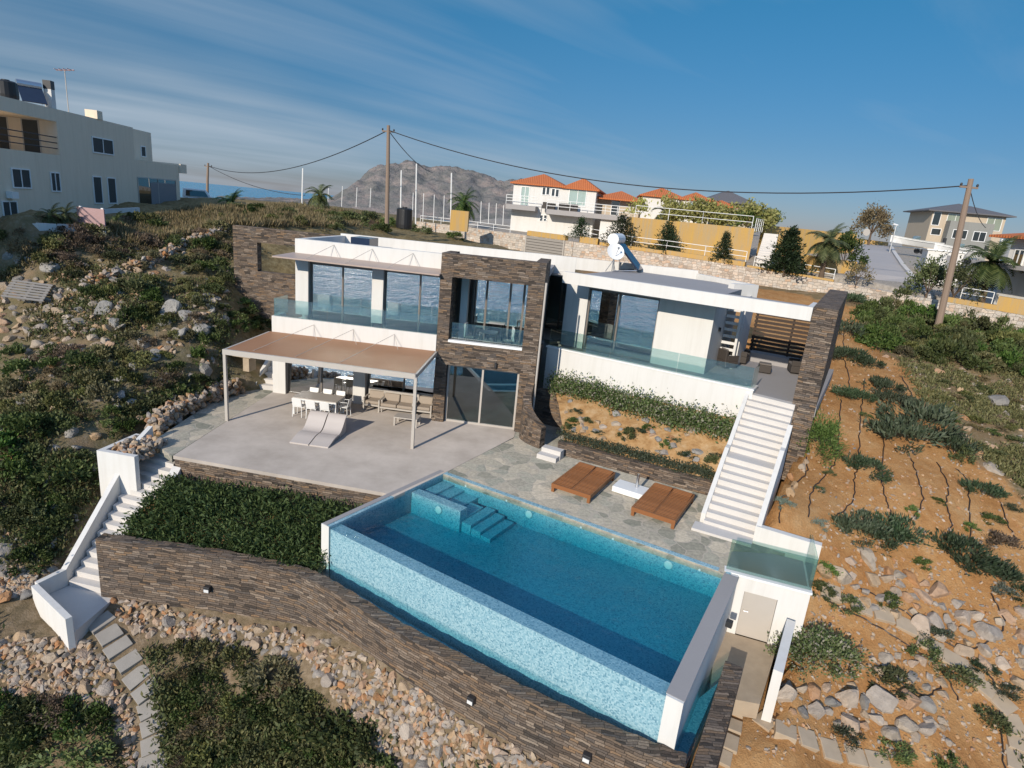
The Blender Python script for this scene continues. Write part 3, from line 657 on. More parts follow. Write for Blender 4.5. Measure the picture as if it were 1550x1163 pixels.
# canopy and roof
uc0 = RF.pix(854, 404, -.05)[0]; uc1 = RF.pix(1232, 462, -.05)[0]
m = MB(); m.box(RF, uc0, uc1, -.08, .14, 6.2, z_can); m.box(RF, uc1-.2, uc1, .14, 2.0, 6.2, z_can-.002); m.build('fascia', M['white'], villa)
m = MB(); m.box(RF, uc0+.3, uC+.35, .14, 6.6, 6.3, 6.56); m.box(RF, uC+.35, uc1-.2, .14, 1.9, 6.3, 6.55); m.build('roof', M['screed'], villa)
bk = [at(870, 388, 6.98), at(1056, 416, 6.72), at(1146, 434, 6.72)]
m = MB()
for a, b in ((bk[0], bk[1]),): m.bar(Vector((a.x, a.y, 6.62)), Vector((b.x, b.y, 6.62)), .22, .6)
m.build('parapet', M['white'], villa)
fb = Fr((bk[1].x, bk[1].y), e=(bk[2]-bk[1])[:2]); Lb = (bk[2]-bk[1]).length
m = MB(); m.box(fb, .05, Lb, -.12, .1, 6.2, 6.78); m.box(fb, Lb-.35, Lb, -1.3, -.12, 6.2, 6.78); m.build('parapet', M['white'], villa)
# patio floor, louvred side wall
pat = [RF.P(RLEN, .2, 0), RF.P(RLEN+2.2, .25, 0), RF.P(RLEN+2.2, 8.3, 0), RF.P(uC, 8.3, 0), RF.P(uC, 1.2, 0), RF.P(RLEN, 1.0, 0)]
m = MB(); m.prism([(p.x, p.y) for p in pat], 2.75, FL-.004); m.build('patio_floor', M['screed'], villa)
m = MB()
for k in range(9): m.box(RF, uC+.02, uC+.62, FW+2.2+k*.02, FW+2.26+k*.02, 3.6+k*.29, 3.72+k*.29)
m.box(RF, uC+.6, uC+.7, FW+2.1, FW+2.5, FL, 6.3)
m.build('louvre', M['white'], villa)
m = MB()
m.box(RF, uC+.66, uC+.74, FW+2.5, FW+4.4, FL, 6.3); m.build('wall', M['white'], villa)
m = MB(); q = RF.P(uC+.03, FW+1.3, 4.9); m.lathe(q, [(.05, -.09), (.07, -.08), (.07, .08), (.05, .09)], 10); m.build('wall_lamp', M['dark'], villa)

# --- terrace slab, its stone front, and the slate paving
def pts(*pp): return [(at(x, y, 0).x, at(x, y, 0).y) for x, y in pp]
terr = pts((262,690),(580,746)) + [(-3.35, 17.55), (-2.0, 19.75)] + pts((778,662)) + [tuple(HF.P(3.6, .3, 0)[:2]), tuple(HF.P(3.6, 2.0, 0)[:2]), tuple(HF.P(-7.72, 2.0, 0)[:2]), tuple(HF.P(-7.72, .6, 0)[:2])]
m = MB(); m.prism(terr, -.12, 0); tag(m.build('terrace', M['concrete']), kind='structure')
a, b = at(262, 690, 0), at(586, 746, 0); TF = Fr((a.x, a.y), e=(b-a)[:2]); TL = (b-a).length
terr_wall = MB(); terr_wall.box(TF, .03, TL-.02, .025, .35, -1.3, -.125); terr_wall.box(TF, .03, .35, .36, 1.2, -1.3, -.126)
tag(terr_wall.build('terrace_wall', M['stone']), 'low stacked slate wall carrying the front edge of the concrete terrace', 'stone wall')
slate = pts((667,716),(1098,868),(1108,832)) + [(8.6, 16.35), (7.9, 17.0), (9.2, 20.9)] + [(8.0, 22.6), (3.2, 25.0), (1.2, 26.4)] + [tuple(HF.P(4.2, .4, 0)[:2]), tuple(HF.P(3.58, .1, 0)[:2])] + pts((778, 663))
m = MB(); m.prism(slate, -.2, -.012); tag(m.build('slate_paving', M['slate']), kind='structure')
sl2 = [(at(260,690,0).x, at(260,690,0).y), tuple(HF.P(-7.74, .6, 0)[:2]), tuple(HF.P(-7.74, 2.6, 0)[:2]), tuple(HF.P(-9.0, 2.3, 0)[:2])] + pts((345,592),(236,664),(240,676))
m = MB(); m.prism(sl2[::-1] if False else sl2, -.25, -.014); tag(m.build('slate_path', M['slate']), kind='structure')

# --- pergola
PG = thing('pergola', 'slim taupe pergola with a terracotta panel roof over the concrete terrace', 'pergola', HF.P(-3.7, -1.6, 0))
m = MB(); a = [HF.P(-7.4, -3.16, 2.86), HF.P(.0, -3.16, 2.82), HF.P(-.03, -.02, 3.02), HF.P(-7.25, -.02, 3.02)]; m.poly8(a + [p+Vector((0, 0, .05)) for p in a]); m.build('roof_panel', M['panel'], PG)
m = MB(); m.bar(HF.P(-7.46, -3.2, 2.84), HF.P(.06, -3.2, 2.80), .09, .2); m.bar(HF.P(.05, -3.15, 2.80), HF.P(.02, -.02, 2.98), .08, .16); m.bar(HF.P(-7.44, -3.15, 2.84), HF.P(-7.3, -.02, 2.98), .08, .16)
m.build('beam', M['taupe'], PG)
for px, py in ((344, 637), (624, 679)):
    q = at(px, py, 0); m = MB(); m.box(Fr((q.x, q.y), -6), -.055, .055, -.055, .055, 0, 2.78); m.build('post', M['taupe'], PG)
for u in (-5.32, -3.59, -1.81):
    m = MB(); ap = HF.P(u, -.02, 3.57); m.tube([ap, HF.P(u-1.15, -2.95, 2.9)], .0095, 6); m.tube([ap, HF.P(u+.35, -.5, 3.0)], .0095, 6); m.build('stay', M['taupe'], PG)
for u in (-5.55, -3.7, -1.85):
    m = MB(); m.bar(HF.P(u, -3.1, 2.80), HF.P(u, -.04, 2.965), .05, .08); m.build('rafter', M['taupe'], PG)

# --- curved slate wall, wing wall, steps, bed wall, garden bed
c0, c1, c2 = at(786, 668, 0), at(800, 690, 0), at(819, 690, 0)
c0 = HF.P(3.9, -.02, 0)
m = MB(); N = 12; P1, P2 = Vector((.30, 23.9, 0)), at(816, 679, 0)
inner = []; outer = []
for i in range(N+1):
    t = i/N; q = c0*(1-t)**2 + (P1+Vector((-.1,-.25,0)))*2*t*(1-t) + P2*t*t; d = ((P1+Vector((-.1,-.25,0)))-c0)*(1-t) + (P2-(P1+Vector((-.1,-.25,0))))*t; d.normalize(); nn = Vector((-d.y, d.x, 0))
    outer.append(q); inner.append(q + nn*.34)
for i in range(N):
    z0, z1 = 2.25 - 1.4*(i/N)**.8, 2.25 - 1.4*((i+1)/N)**.8
    a = [outer[i], outer[i+1], inner[i+1], inner[i]]
    m.poly8([Vector((p.x, p.y, -.2)) for p in a] + [Vector((p.x, p.y, z)) for p, z in zip(a, (z0, z1, z1, z0))])
tag(m.build('curved_wall', M['stone']), 'curved stacked slate wall sweeping down beside the ground floor sliding door', 'stone wall')
p0, p1, p2 = at(812, 588, 1.55), at(890, 604, 1.55), at(854, 668, .25)
m = MB(); f1 = Fr((p0.x, p0.y), e=(p1-p0)[:2]); L1 = (Vector(p1[:2])-Vector(p0[:2])).length
m.box(f1, -.6, L1, 0, .25, -.1, 1.55)
d = Vector((p2.x-p1.x, p2.y-p1.y)); L2 = d.length; f2 = Fr((p1.x, p1.y), e=d)
m.poly8([f2.P(0, 0, -.1), f2.P(L2, 0, -.1), f2.P(L2, .25, -.1), f2.P(0, .25, -.1), f2.P(0, 0, 1.55), f2.P(L2, 0, .3), f2.P(L2, .25, .3), f2.P(0, .25, 1.55)])
tag(m.build('wing_wall', M['stone']), 'stacked slate wing wall with a sloping end beside the tower drainpipe', 'stone wall')
bw0, bw1 = at(855, 690, 0), at(1078, 752, 0); BW = Fr((bw0.x, bw0.y), e=(bw1-bw0)[:2]); BL = (bw1-bw0).length
m = MB(); m.box(BW, -.35, BL+.1, 0, .3, -.15, .5); tag(m.build('bed_wall', M['stone']), 'low stacked slate wall holding the garden bed behind the wooden daybeds', 'stone wall')
st = thing('garden_steps', 'two pale stone steps between curved wall and low bed wall', 'steps', at(828, 690, 0))
sf = Fr(at(812, 693, 0)[:2], e=(bw1-bw0)[:2])
m = MB(); m.box(sf, 0, .8, 0, .35, -.02, .17); m.build('step', M['step'], st); m = MB(); m.box(sf, .02, .82, .35, .7, -.02, .34); m.build('step', M['step'], st)
# garden bed soil (a slope between the bed wall and the podium)
NB = 24; bedv = []
for j in range(NB+1):
    for i in range(NB*2+1):
        s = i/(NB*2); t = j/NB
        f = BW.P(-.2 + s*(BL+.2), .28, .42); bq = RF.P(.2 + s*(RLEN-.35), -.0, 2.1 - .15*(1-s)); lf = f.lerp(bq, t)
        lf.z = .42 + (bq.z-.42)*(t**.85) + fbm(np.array([lf.x*1.3]), np.array([lf.y*1.3]), 3)[0]*.35*math.sin(math.pi*min(1, t*1.1+.02))
        bedv.append(lf)
m = MB(); nx = NB*2+1
for j in range(NB):
    for i in range(NB*2): m.f.append((j*nx+i, j*nx+i+1, (j+1)*nx+i+1, (j+1)*nx+i)); m.m.append(0)
m.v = [tuple(v) for v in bedv]
t = NT('bed_soil'); p = t.pos(); f1_ = t.noise(p, 2.5, 6, .7)
M['soil'] = t.pbr(t.ramp(f1_, [(.3, (.27, .14, .055)), (.5, (.42, .25, .11)), (.7, (.52, .36, .2))]), .95, t.bump(t.noise(p, 9, 5, .7), .7, .04), 0, .1)
tag(m.build('bed_soil', M['soil'], smooth=True), kind='structure')
def bed_pt(s, t):
    i = min(int(s*NB*2), NB*2); j = min(int(t*NB), NB); return bedv[j*nx+i]

# --- right staircase
SB0, SB1 = at(1064, 795, 0), at(1140, 818, 0); ST0, ST1 = at(1136, 594, FL), at(1205, 611, FL)
stair = thing('staircase', 'broad pale concrete garden staircase with white parapets beside the slate side wall', 'staircase', SB0)
NS = 18
def sline(a, b, t): return a + (b-a)*t
def trun(k): # run fraction of the k-th riser incl. a landing after nine
    return (k + (1.2 if k >= 9 else 0)) / (NS + 1.2)
for k in range(NS):
    t0, t1 = trun(k), trun(k+1); 
    a0, b0, a1, b1 = sline(SB0, ST0, t0), sline(SB1, ST1, t0), sline(SB0, ST0, t1), sline(SB1, ST1, t1)
    z = FL*(k+1)/NS; zb = max(-.3, z-.9)
    m = MB(); m.prism([(a0.x, a0.y), (b0.x, b0.y), (b1.x+.02, b1.y+.04), (a1.x+.02, a1.y+.04)], zb, z - (.002 if k == NS-1 else 0)); m.build('step', M['step'], stair)
m = MB(); dlt = (SB0-SB1).normalized(); dn = Vector((-(SB1-SB0).y, (SB1-SB0).x, 0)).normalized()
m.prism([tuple((SB0+dlt*.25-dn*.55)[:2]), tuple((SB1-dn*.5)[:2]), tuple(SB1[:2]), tuple((SB0+dlt*.25)[:2])], -.1, .07); m.build('step', M['step'], stair)
def parapet(A, B, side, h, w, t0, t1, nm='parapet', drop=1.4):
    m = MB(); off = (SB1-SB0).normalized()*side
    for ta, tb, za, zb in ((t0, 9/19.2, None, None), (9/19.2, 10.2/19.2, 1, 1), (10.2/19.2, t1, None, None)):
        ta = max(ta, t0); tb = min(tb, t1)
        if tb <= ta: continue
        def zz_(t): 
            k = t*19.2; k = k if k < 9 else (9 if k < 10.2 else k-1.2); return FL*k/NS + h
        a, b = sline(A, B, ta), sline(A, B, tb); a2, b2 = a+off*w, b+off*w
        if side < 0: q = [a2, a, b, b2]
        else: q = [a, a2, b2, b]
        zz4 = [zz_(ta), zz_(ta), zz_(tb), zz_(tb)]
        m.prism([(p.x, p.y) for p in q], [z-drop for z in zz4], zz4)
    return m.build(nm, M['white'], stair)
parapet(SB0, ST0, -1, .22, .14, .03, 1.0); parapet(SB1, ST1, 1, .62, .15, -.03, .70, drop=1.9)

# --- slate side wall at the far right of the villa
k = Vector((.476, .88)).normalized(); SWF = Fr((10.55, 21.45), e=(k.y, -k.x))
m = MB(); m.box(SWF, -.36, .42, 0, 9.6, .2, 6.72); tag(m.build('side_wall', M['stone']), 'tall thick slate side wall ending beside the garden staircase under the canopy', 'stone wall')
# --- louvred fence closing the patio
lf = thing('slatted_fence', 'dark horizontal slatted timber fence closing the back of the covered patio', 'fence', RF.P(uC+2.2, 7.2, FL))
for k_ in range(11):
    m = MB(); m.box(RF, uC+.75, uC+4.1, 7.0, 7.05, FL+.45+k_*.19, FL+.45+k_*.19+.12); m.build('slat', M['brown_slat'], lf)
for u in (.78, 2.4, 4.0):
    m = MB(); m.box(RF, uC+u, uC+u+.09, 7.052, 7.14, FL, FL+2.5); m.build('post', M['brown_slat'], lf)
m = MB(); m.box(RF, uC+.75, uC+4.2, 6.5, 7.25, FL-.3, FL+.42); tag(m.build('patio_bench', M['screed']), 'long grey masonry bench under the slatted fence on the patio', 'bench')

# --- slate garden wall with a window opening, upper left
gw = 5.2; gu = lambda x, y: HF.pix(x, y, gw)
uL = gu(352, 340)[0]; wl, wr = gu(389, 367)[0], gu(389, 367)[0]+2.0
zt, zb = gu(389, 367)[1], gu(389, 411)[1]
m = MB(); m.box(HF, uL, wl, gw, gw+.4, 2.2, 6.98); m.box(HF, wr, -6.62, gw, gw+.4, 2.2, 6.978); m.box(HF, wl, wr, gw, gw+.4, zt, 6.979); m.box(HF, wl, wr, gw, gw+.4, 2.2, zb); m.box(HF, -6.62, -5.0, gw+.9, gw+1.3, 3, 6.97)
tag(m.build('garden_wall', M['stone']), 'tall slate garden wall with a square opening left of the villa', 'stone wall')
# ------------------------------------------------------------------ pool
BLc, BRc, FRc, FLc = PB
pool = thing('swimming_pool', 'blue mosaic infinity pool with a sloping overflow edge in front of the villa', 'swimming pool', (0, 15, 0))
def ip(s, t, z):                                # bilinear inside the pool: s along the back edge, t towards the overflow
    a = BLc.lerp(BRc, s); b = FLc.lerp(FRc, s); q = a.lerp(b, t); return Vector((q.x, q.y, z))
DEP = -.86; WL = -.06; TW = .40/5.1             # weir width as a fraction
def quadbox(s0, s1, t0, t1, z0, z1, m):
    a = [ip(s0, t1, z0), ip(s1, t1, z0), ip(s1, t0, z0), ip(s0, t0, z0)]
    m.poly8(a + [Vector((p.x, p.y, z1)) for p in a])
e = .002
m = MB(); quadbox(-.0, 1.0, -.0, 1-TW, DEP-.3, DEP, m)                      # floor
quadbox(-.0, 1.0, -.05, -.0, DEP-.3, -.014, m)                               # back wall
quadbox(-.012, 0, -.05, 1.0, DEP-.3, -.004, m); quadbox(1.0, 1.014, -.05, 1.0, DEP-.3, -.004, m)
quadbox(.0005, .9995, 1-TW, 1.0, -1.75, WL-.03, m)                           # weir with its mosaic face
m.build('shell', M['mosaic'], pool)
m = MB(); quadbox(-.030, -.0125, -.03, 1.006, -1.75, 0.006, m); m.build('coping_wall', M['screed'], pool)
m = MB(); quadbox(-.031, .0, 1.0065, 1.012, -1.75, 0.002, m); m.build('end_cap', M['white'], pool)
m = MB(); quadbox(1.0145, 1.034, -.03, 1.0, -3.2, -.02, m); quadbox(1.0, 1.036, 1.0005, 1.012, -1.75, .0, m); quadbox(.9985, 1.036, -.0, 1.0, -.0195, .0, m); m.build('coping_wall', M['white'], pool)
m = MB(); quadbox(.9975, 1.037, .0, 1.0, .001, .006, m); m.build('coping', M['screed'], pool)
m = MB(); quadbox(.0, .98, -.034, .0, -.0135, -.001, m); m.build('coping_strip', M['mosaic'], pool)
# shelf and entry steps
m = MB(); quadbox(.002, .205, .26, .33, DEP, WL-.06, m); quadbox(.155, .205, .08, .26, DEP, WL-.40, m); quadbox(.002, .155, .002, .26, DEP, WL-.36, m); quadbox(.002, .05, .002, .259, WL-.36, WL-.20, m); quadbox(.05, .095, .002, .259, WL-.36, WL-.28, m); m.build('shelf', M['mosaic'], pool)
for i in range(3):
    m = MB(); quadbox(.206+i*.038, .242+i*.038, .04, .31, DEP, WL-.46-.1*i, m); m.build('pool_step', M['mosaic'], pool)
wv = MB(); n_ = 1
wa = [ip(.0008, 1-.0, WL), ip(.9992, 1-.0, WL), ip(.9992, .0008, WL), ip(.0008, .0008, WL)]
lowz = DEP+.004
# closed water body: deep part up to the weir, then a film over the weir
def wbox(s0, s1, t0, t1, z0, z1):
    a = [ip(s0, t1, z0), ip(s1, t1, z0), ip(s1, t0, z0), ip(s0, t0, z0)]; wv.poly8(a + [Vector((p.x, p.y, z1)) for p in a])
P8 = [(.0008, .0008), (.9992, .0008), (.9992, 1-TW-.0008), (.9992, .9995), (.0008, .9995), (.0008, 1-TW-.0008)]
top = [ip(s, t, WL) for s, t in P8]; 
bot = [ip(.0008, .0008, lowz), ip(.9992, .0008, lowz), ip(.9992, 1-TW-.0008, lowz), ip(.0008, 1-TW-.0008, lowz)]
lip = [ip(.9992, 1-TW-.0008, WL-.026), ip(.9992, .9995, WL-.026), ip(.0008, .9995, WL-.026), ip(.0008, 1-TW-.0008, WL-.026)]
V = top + bot + lip                              # 0-5 top, 6-9 bottom, 10-13 lip
wv.v = [tuple(v) for v in V]
wv.f = [(5, 4, 3, 2, 1, 0)[::1], (6, 7, 8, 9)[::1], (0, 1, 7, 6), (1, 2, 10, 8, 7), (2, 3, 11, 10), (3, 4, 12, 11), (4, 5, 13, 12), (5, 0, 6, 9, 13), (10, 11, 12, 13), (8, 10, 13, 9)]
wv.m = [0]*len(wv.f)
wo_ = wv.build('water', M['water'], pool)
import bmesh
bm = bmesh.new(); bm.from_mesh(wo_.data); bmesh.ops.recalc_face_normals(bm, faces=bm.faces); bm.to_mesh(wo_.data); bm.free()
# underwater lamps and inlets
for s, t in ((.12, .335), (.36, .004), (.84, .004)):
    m = MB(); q = ip(s, t, WL-.3); ax = (FLc-BLc).to_3d().normalized(); ring = []
    m.tube([q + ax*.004, q + ax*.03], [.13, .11], 16); m.build('pool_lamp', M['emit_off'], pool)
for s in (.1, .27, .55, .66, .93):
    m = MB(); q = ip(s, .003, WL-.1); ax = (FLc-BLc).to_3d().normalized(); m.tube([q, q+ax*.02], .035, 10); m.build('inlet', M['emit_off'], pool)
# overflow channel
ch = [at(478, 868, -1.1), at(560, 905, -1.1), at(700, 975, -1.1), at(850, 1050, -1.1), at(1030, 1140, -1.1)]
RW = [at(155, 808, -1.1), at(330, 830, -1.1)] + ch
# --- curved slate retaining wall round the pool
def ribbon(pts_, th, z0s, z1s, m):
    n = len(pts_); L_ = []; R_ = []
    for i, p in enumerate(pts_):
        a = pts_[max(i-1, 0)]; b = pts_[min(i+1, n-1)]; d = Vector((b.x-a.x, b.y-a.y)).normalized(); nn = Vector((-d.y, d.x)); L_.append(Vector((p.x, p.y)) + nn*th); R_.append(Vector((p.x, p.y)))
    for i in range(n-1):
        q = [R_[i], R_[i+1], L_[i+1], L_[i]]
        m.prism([(v.x, v.y) for v in q], [z0s[i], z0s[i+1], z0s[i+1], z0s[i]], [z1s[i], z1s[i+1], z1s[i+1], z1s[i]])
def spline(P, k=8):
    out = []
    for i in range(len(P)-1):
        p0, p1, p2, p3 = P[max(i-1, 0)], P[i], P[i+1], P[min(i+2, len(P)-1)]
        for j in range(k):
            t = j/k; out.append(.5*((2*p1) + (p2-p0)*t + (2*p0-5*p1+4*p2-p3)*t*t + (3*p1-p0-3*p2+p3)*t**3))
    return out + [P[-1]]
RWP = [at(158, 806, -1.1), at(330, 830, -1.1), at(440, 852, -1.1), at(482, 866, -1.1), at(531, 893, -1.1), at(611, 942, -1.1), at(708, 993, -1.1), at(805, 1042, -1.1), at(950, 1106, -1.1), at(1040, 1140, -1.1)]
rs_ = spline(RWP, 8); m = MB(); zt_ = [-1.12 + .02*math.sin(i*2.1) for i in range(len(rs_))]
ribbon(rs_[::-1], .36, [-4.2]*len(rs_), zt_, m)
a = rs_[-1]; b_ = b = at(1098, 1000, -1.1); c = at(1110, 975, -1.1)
ribbon([b, a + Vector((-.0, -.34, 0))], .42, [-4.2, -4.2], [-1.1, -1.125], m)
rw = m.build('retaining_wall', M['stone'])
cum = [0]
for p_, q_ in zip(rs_[:-1], rs_[1:]): cum.append(cum[-1] + (q_-p_).length)
def arclen(x, y):
    best = (1e9, 0)
    for i in range(len(rs_)-1):
        a_, b_2 = rs_[i], rs_[i+1]; dx, dy = b_2.x-a_.x, b_2.y-a_.y; t_ = min(1, max(0, ((x-a_.x)*dx+(y-a_.y)*dy)/(dx*dx+dy*dy))); e_ = (a_.x+dx*t_-x)**2+(a_.y+dy*t_-y)**2
        if e_ < best[0]: best = (e_, cum[i]+(cum[i+1]-cum[i])*t_)
    return best[1]
uvl = rw.data.uv_layers[0].data
for p_ in rw.data.polygons:
    if abs(p_.normal.z) < .75 and p_.center.x < rs_[-1].x-.1:
        for li in p_.loop_indices:
            c_ = rw.data.vertices[rw.data.loops[li].vertex_index].co; uvl[li].uv = (arclen(c_.x, c_.y), c_.z)
tag(rw, 'long curved slate retaining wall below the pool and the green bank', 'retaining wall')
chan = []
m = MB()
inner_line = [ip(-.03, 1.012, 0), ip(1.036, 1.012, 0), ip(1.036, .62, 0)]
chp = [(p.x-.03, p.y-.06) for p in rs_[24::2]] + [(b_.x+.06, b_.y)]
chp2 = [tuple(ip(1.036, .58, 0)[:2]), tuple(ip(1.036, 1.012, 0)[:2]), tuple(ip(-.031, 1.012, 0)[:2])]
poly = chp + chp2
m = MB(); m.prism(poly, -2.0, -1.62); m.build('channel', M['mosaic'], pool)
m = MB(); m.prism([(p[0], p[1]) for p in poly], -1.615, -1.13); m.build('channel_water', M['water'], pool)

face_ = []
for i in range(len(rs_)):
    d_ = rs_[min(i+1, len(rs_)-1)] - rs_[max(i-1, 0)]; face_.append(rs_[i] + Vector((d_.y, -d_.x, 0)).normalized()*.365)
def wall_lamp(px, py, lab):
    best = None
    for i in range(len(face_)-1):
        q = hplane(px, py, face_[i], face_[i+1]); d_ = face_[i+1]-face_[i]; t = ((q.x-face_[i].x)*d_.x + (q.y-face_[i].y)*d_.y)/(d_.x**2+d_.y**2)
        if -.05 <= t <= 1.05: best = (q, Vector((d_.y, -d_.x, 0)).normalized(), Vector((d_.x, d_.y, 0)).normalized()); break
    if best is None: return
    q, o, s = best
    L_ = thing('wall_lamp', lab, 'wall lamp', q, math.atan2(s.y, s.x), 'lamps on the curved retaining wall')
    m = MB(); m.box(WORLD, -.09, .09, -.13, 0, -.09, .09); m.build('housing', M['dark'], L_, local=True, bevel=.01)
    m = MB(); m.box(WORLD, -.07, .07, -.14, -.131, -.07, .02); m.build('lens', M['emit_off'], L_, local=True)
wall_lamp(316, 890, 'small black wall lamp on retaining wall below the green bank'); wall_lamp(716, 1057, 'small black wall lamp on retaining wall below the middle of pool'); wall_lamp(890, 1143, 'small black wall lamp on retaining wall nearest the pool corner')

# --- pump room with white walls, hatch and glass guard
w0, w1 = at(1100, 864, 0), at(1228, 897, 0); PF = Fr((w0.x, w0.y), e=(w1-w0)[:2]); PLn = (w1-w0).length
pump = thing('pump_room', 'low white pump room with a beige door under the glass guard beside pool', 'pump room', PF.P(1, 0, -1.8))
du0, du1 = PF.pix(1127, 895, 0)[0], PF.pix(1177, 910, 0)[0]
m = MB(); m.box(PF, -.05, du0, -.0, .22, -2.3, -.06); m.box(PF, du1, PLn, 0, .22, -2.3, -.06); m.box(PF, du0, du1, 0, .22, -.48, -.06); m.box(PF, PLn-.2, PLn, .22, 1.6, -1.5, -.06); m.build('wall', M['white'], pump)
m = MB(); m.box(PF, -.06, PLn+.03, -.04, .26, -.06, .0); m.build('coping', M['white_paint'], pump)
m = MB(); m.box(PF, -.04, PLn-.05, .262, 1.75, -.3, -.05); m.build('roof', M['screed'], pump)
m = MB(); m.box(PF, du0+.01, du1-.01, .03, .07, -1.86, -.485); dd = m.build('door', M['taupe'], pump)
m = MB(); m.tube([PF.P(du0+.08, .0, -1.05), PF.P(du0+.08, -.04, -1.05), PF.P(du0+.2, -.04, -1.05)], .012, 6); m.build('handle', M['steel'], dd)
corr = [tuple(at(1112,962,-1.86)[:2]), tuple(at(1076,1052,-1.86)[:2]), tuple(at(1152,1066,-1.86)[:2]), tuple(at(1178,985,-1.86)[:2])]
corr = [tuple(PF.P(du0-.5, -.02, 0)[:2]), tuple(at(1074,1052,-1.86)[:2]), tuple(at(1150,1066,-1.86)[:2]), tuple(PF.P(du1+.25, -.02, 0)[:2])]
m = MB(); m.prism(corr, -2.3, -1.86); tag(m.build('pump_room_path', M['flag']), kind='structure')
a, b = at(1191, 938, -.85), at(1171, 1012, -.85)
m = MB(); f = Fr((b.x, b.y), e=(a-b)[:2]); Ln = (Vector(a[:2])-Vector(b[:2])).length
m.poly8([f.P(0, -.22, -2.6), f.P(Ln, -.22, -2.6), f.P(Ln, 0, -2.6), f.P(0, 0, -2.6), f.P(0, -.22, -.87), f.P(Ln, -.22, -.82), f.P(Ln, 0, -.82), f.P(0, 0, -.87)])
m.build('parapet', M['white'], pump)
m = MB(); q = at(1104, 944, -.75); m.box(Fr((q.x, q.y), -30), -.08, .08, -.1, .06, -.82, -.66); m.build('junction_box', M['dark'], pump)
g = MB(); g.box(PF, -.02, PLn, .1, .118, 0, .92); g.box(PF, PLn-.018, PLn, .12, 1.55, 0, .92)
gg = g.build('glass_guard', M['frost']); tag(gg, 'tinted green glass guard on the white pump room edge below stairs', 'glass guard')
l0, l1 = at(1140, 822, 0), at(1226, 849, 0); LF = Fr((l0.x, l0.y), e=(l1-l0)[:2]); LL = (l1-l0).length
m = MB(); m.box(LF, 0, LL+.2, 0, .22, -.6, .56); o = m.build('garden_wall', M['white']); tag(o, 'low white garden wall at the foot of the broad staircase', 'garden wall')

# --- left staircase
NSL = 17; S0 = Vector((-12.55, 20.3, 0)); S1 = Vector((-11.22, 19.9, 0)); E0 = Vector((-12.62, 15.75, -3.0)); E1 = Vector((-11.24, 15.5, -3.0))
stl = thing('staircase', 'narrow white staircase going down the rocky hillside left of the terrace', 'staircase', (-12, 18, 0))
for k_ in range(NSL):
    t0, t1 = k_/NSL, (k_+1)/NSL; a0, b0, a1, b1 = S0.lerp(E0, t0), S1.lerp(E1, t0), S0.lerp(E0, t1), S1.lerp(E1, t1)
    z = -3.0*(k_+1)/NSL + .16
    m = MB(); m.prism([(a1.x, a1.y-.02), (b1.x, b1.y-.02), (b0.x, b0.y), (a0.x, a0.y)], z-.8, z); m.build('step', M['step'], stl)
m = MB(); lp = [at(60, 905, -3.0), at(112, 956, -3.0), at(166, 908, -3.0)]
m.prism([(lp[0].x, lp[0].y), (lp[1].x, lp[1].y), (lp[2].x+.05, lp[2].y), (E1.x, E1.y+.05), (E0.x, E0.y+.05)], -3.6, -3.02); m.build('landing', M['step'], stl)
def slab(P, th, h0, h1, drop, m, side=1):       # sloping parapet along points with z = tread line
    for i in range(len(P)-1):
        a, b = P[i], P[i+1]; d = Vector((b.x-a.x, b.y-a.y)).normalized(); nn = Vector((-d.y, d.x, 0))*th*side
        q = [a, b, b+nn, a+nn]; z = [a.z+h0, b.z+h0, b.z+h0, a.z+h0]
        if side < 0: q = q[::-1]; z = [a.z+h0, b.z+h0, b.z+h0, a.z+h0][::-1]
        m.prism([(v.x, v.y) for v in q], [x-drop for x in z], z)
m = MB(); PL_ = [Vector((-12.62, 20.35, .0)), Vector((-12.62, 19.4, -.28)), Vector((-12.68, 15.75, -2.9)), Vector((lp[0].x, lp[0].y, -2.95)), Vector((lp[1].x, lp[1].y, -2.95))]
slab(PL_, .16, .42, .42, 1.1, m, -1); m.build('parapet', M['white'], stl)
m = MB(); slab([Vector((-11.2, 19.0, -.55)), Vector((-11.22, 16.6, -2.2))], .3, .16, .16, 1.2, m, 1); m.build('parapet', M['white'], stl)
wb = thing('rubble_planter', 'white box retaining wall filled with loose stones at the stair head', 'planter', (-13.6, 20.2, 0))
q0, q1 = at(146, 682, .15), at(203, 692, .15); f = Fr((q0.x, q0.y), e=(q1-q0)[:2]); Lq = (q1-q0).length
m = MB(); m.box(f, 0, Lq, 0, .18, -1.75, .15); m.box(f, 0, .18, .18, 1.7, -1.75, .148); m.build('wall', M['white'], wb)
WBF = f; WBL = Lq
# ------------------------------------------------------------------ terrace furniture
def plastic_chair():
    t = thing('dining_chair', 'white open-back dining chair tucked under the terrace table', 'chair', (0, 0, 0))
    m = MB(); m.box(WORLD, -.21, .21, -.21, .2, .43, .455); m.build('seat', M['white_paint'], t, local=True, bevel=.01)
    m = MB(); m.poly8([Vector(p) for p in ((-.2, .19, .47), (.2, .19, .47), (.2, .215, .47), (-.2, .215, .47), (-.2, .27, .82), (.2, .27, .82), (.2, .295, .82), (-.2, .295, .82))]); m.build('backrest', M['white_paint'], t, local=True, bevel=.01)
    for x in (-1, 1):
        for y in (-.19, .19):
            m = MB(); m.tube([(x*.18, y, .43), (x*.2, y*1.15, 0)], .016, 6); m.build('leg', M['white_paint'], t, local=True)
        m = MB(); m.tube([(x*.21, -.18, .45), (x*.23, -.14, .66), (x*.22, .22, .68)], .014, 6); m.build('armrest', M['white_paint'], t, local=True)
    return t
q0, q1, q2, q3 = at(441, 603, .74), at(510, 613, .74), at(526, 598, .74), at(455, 589, .74)
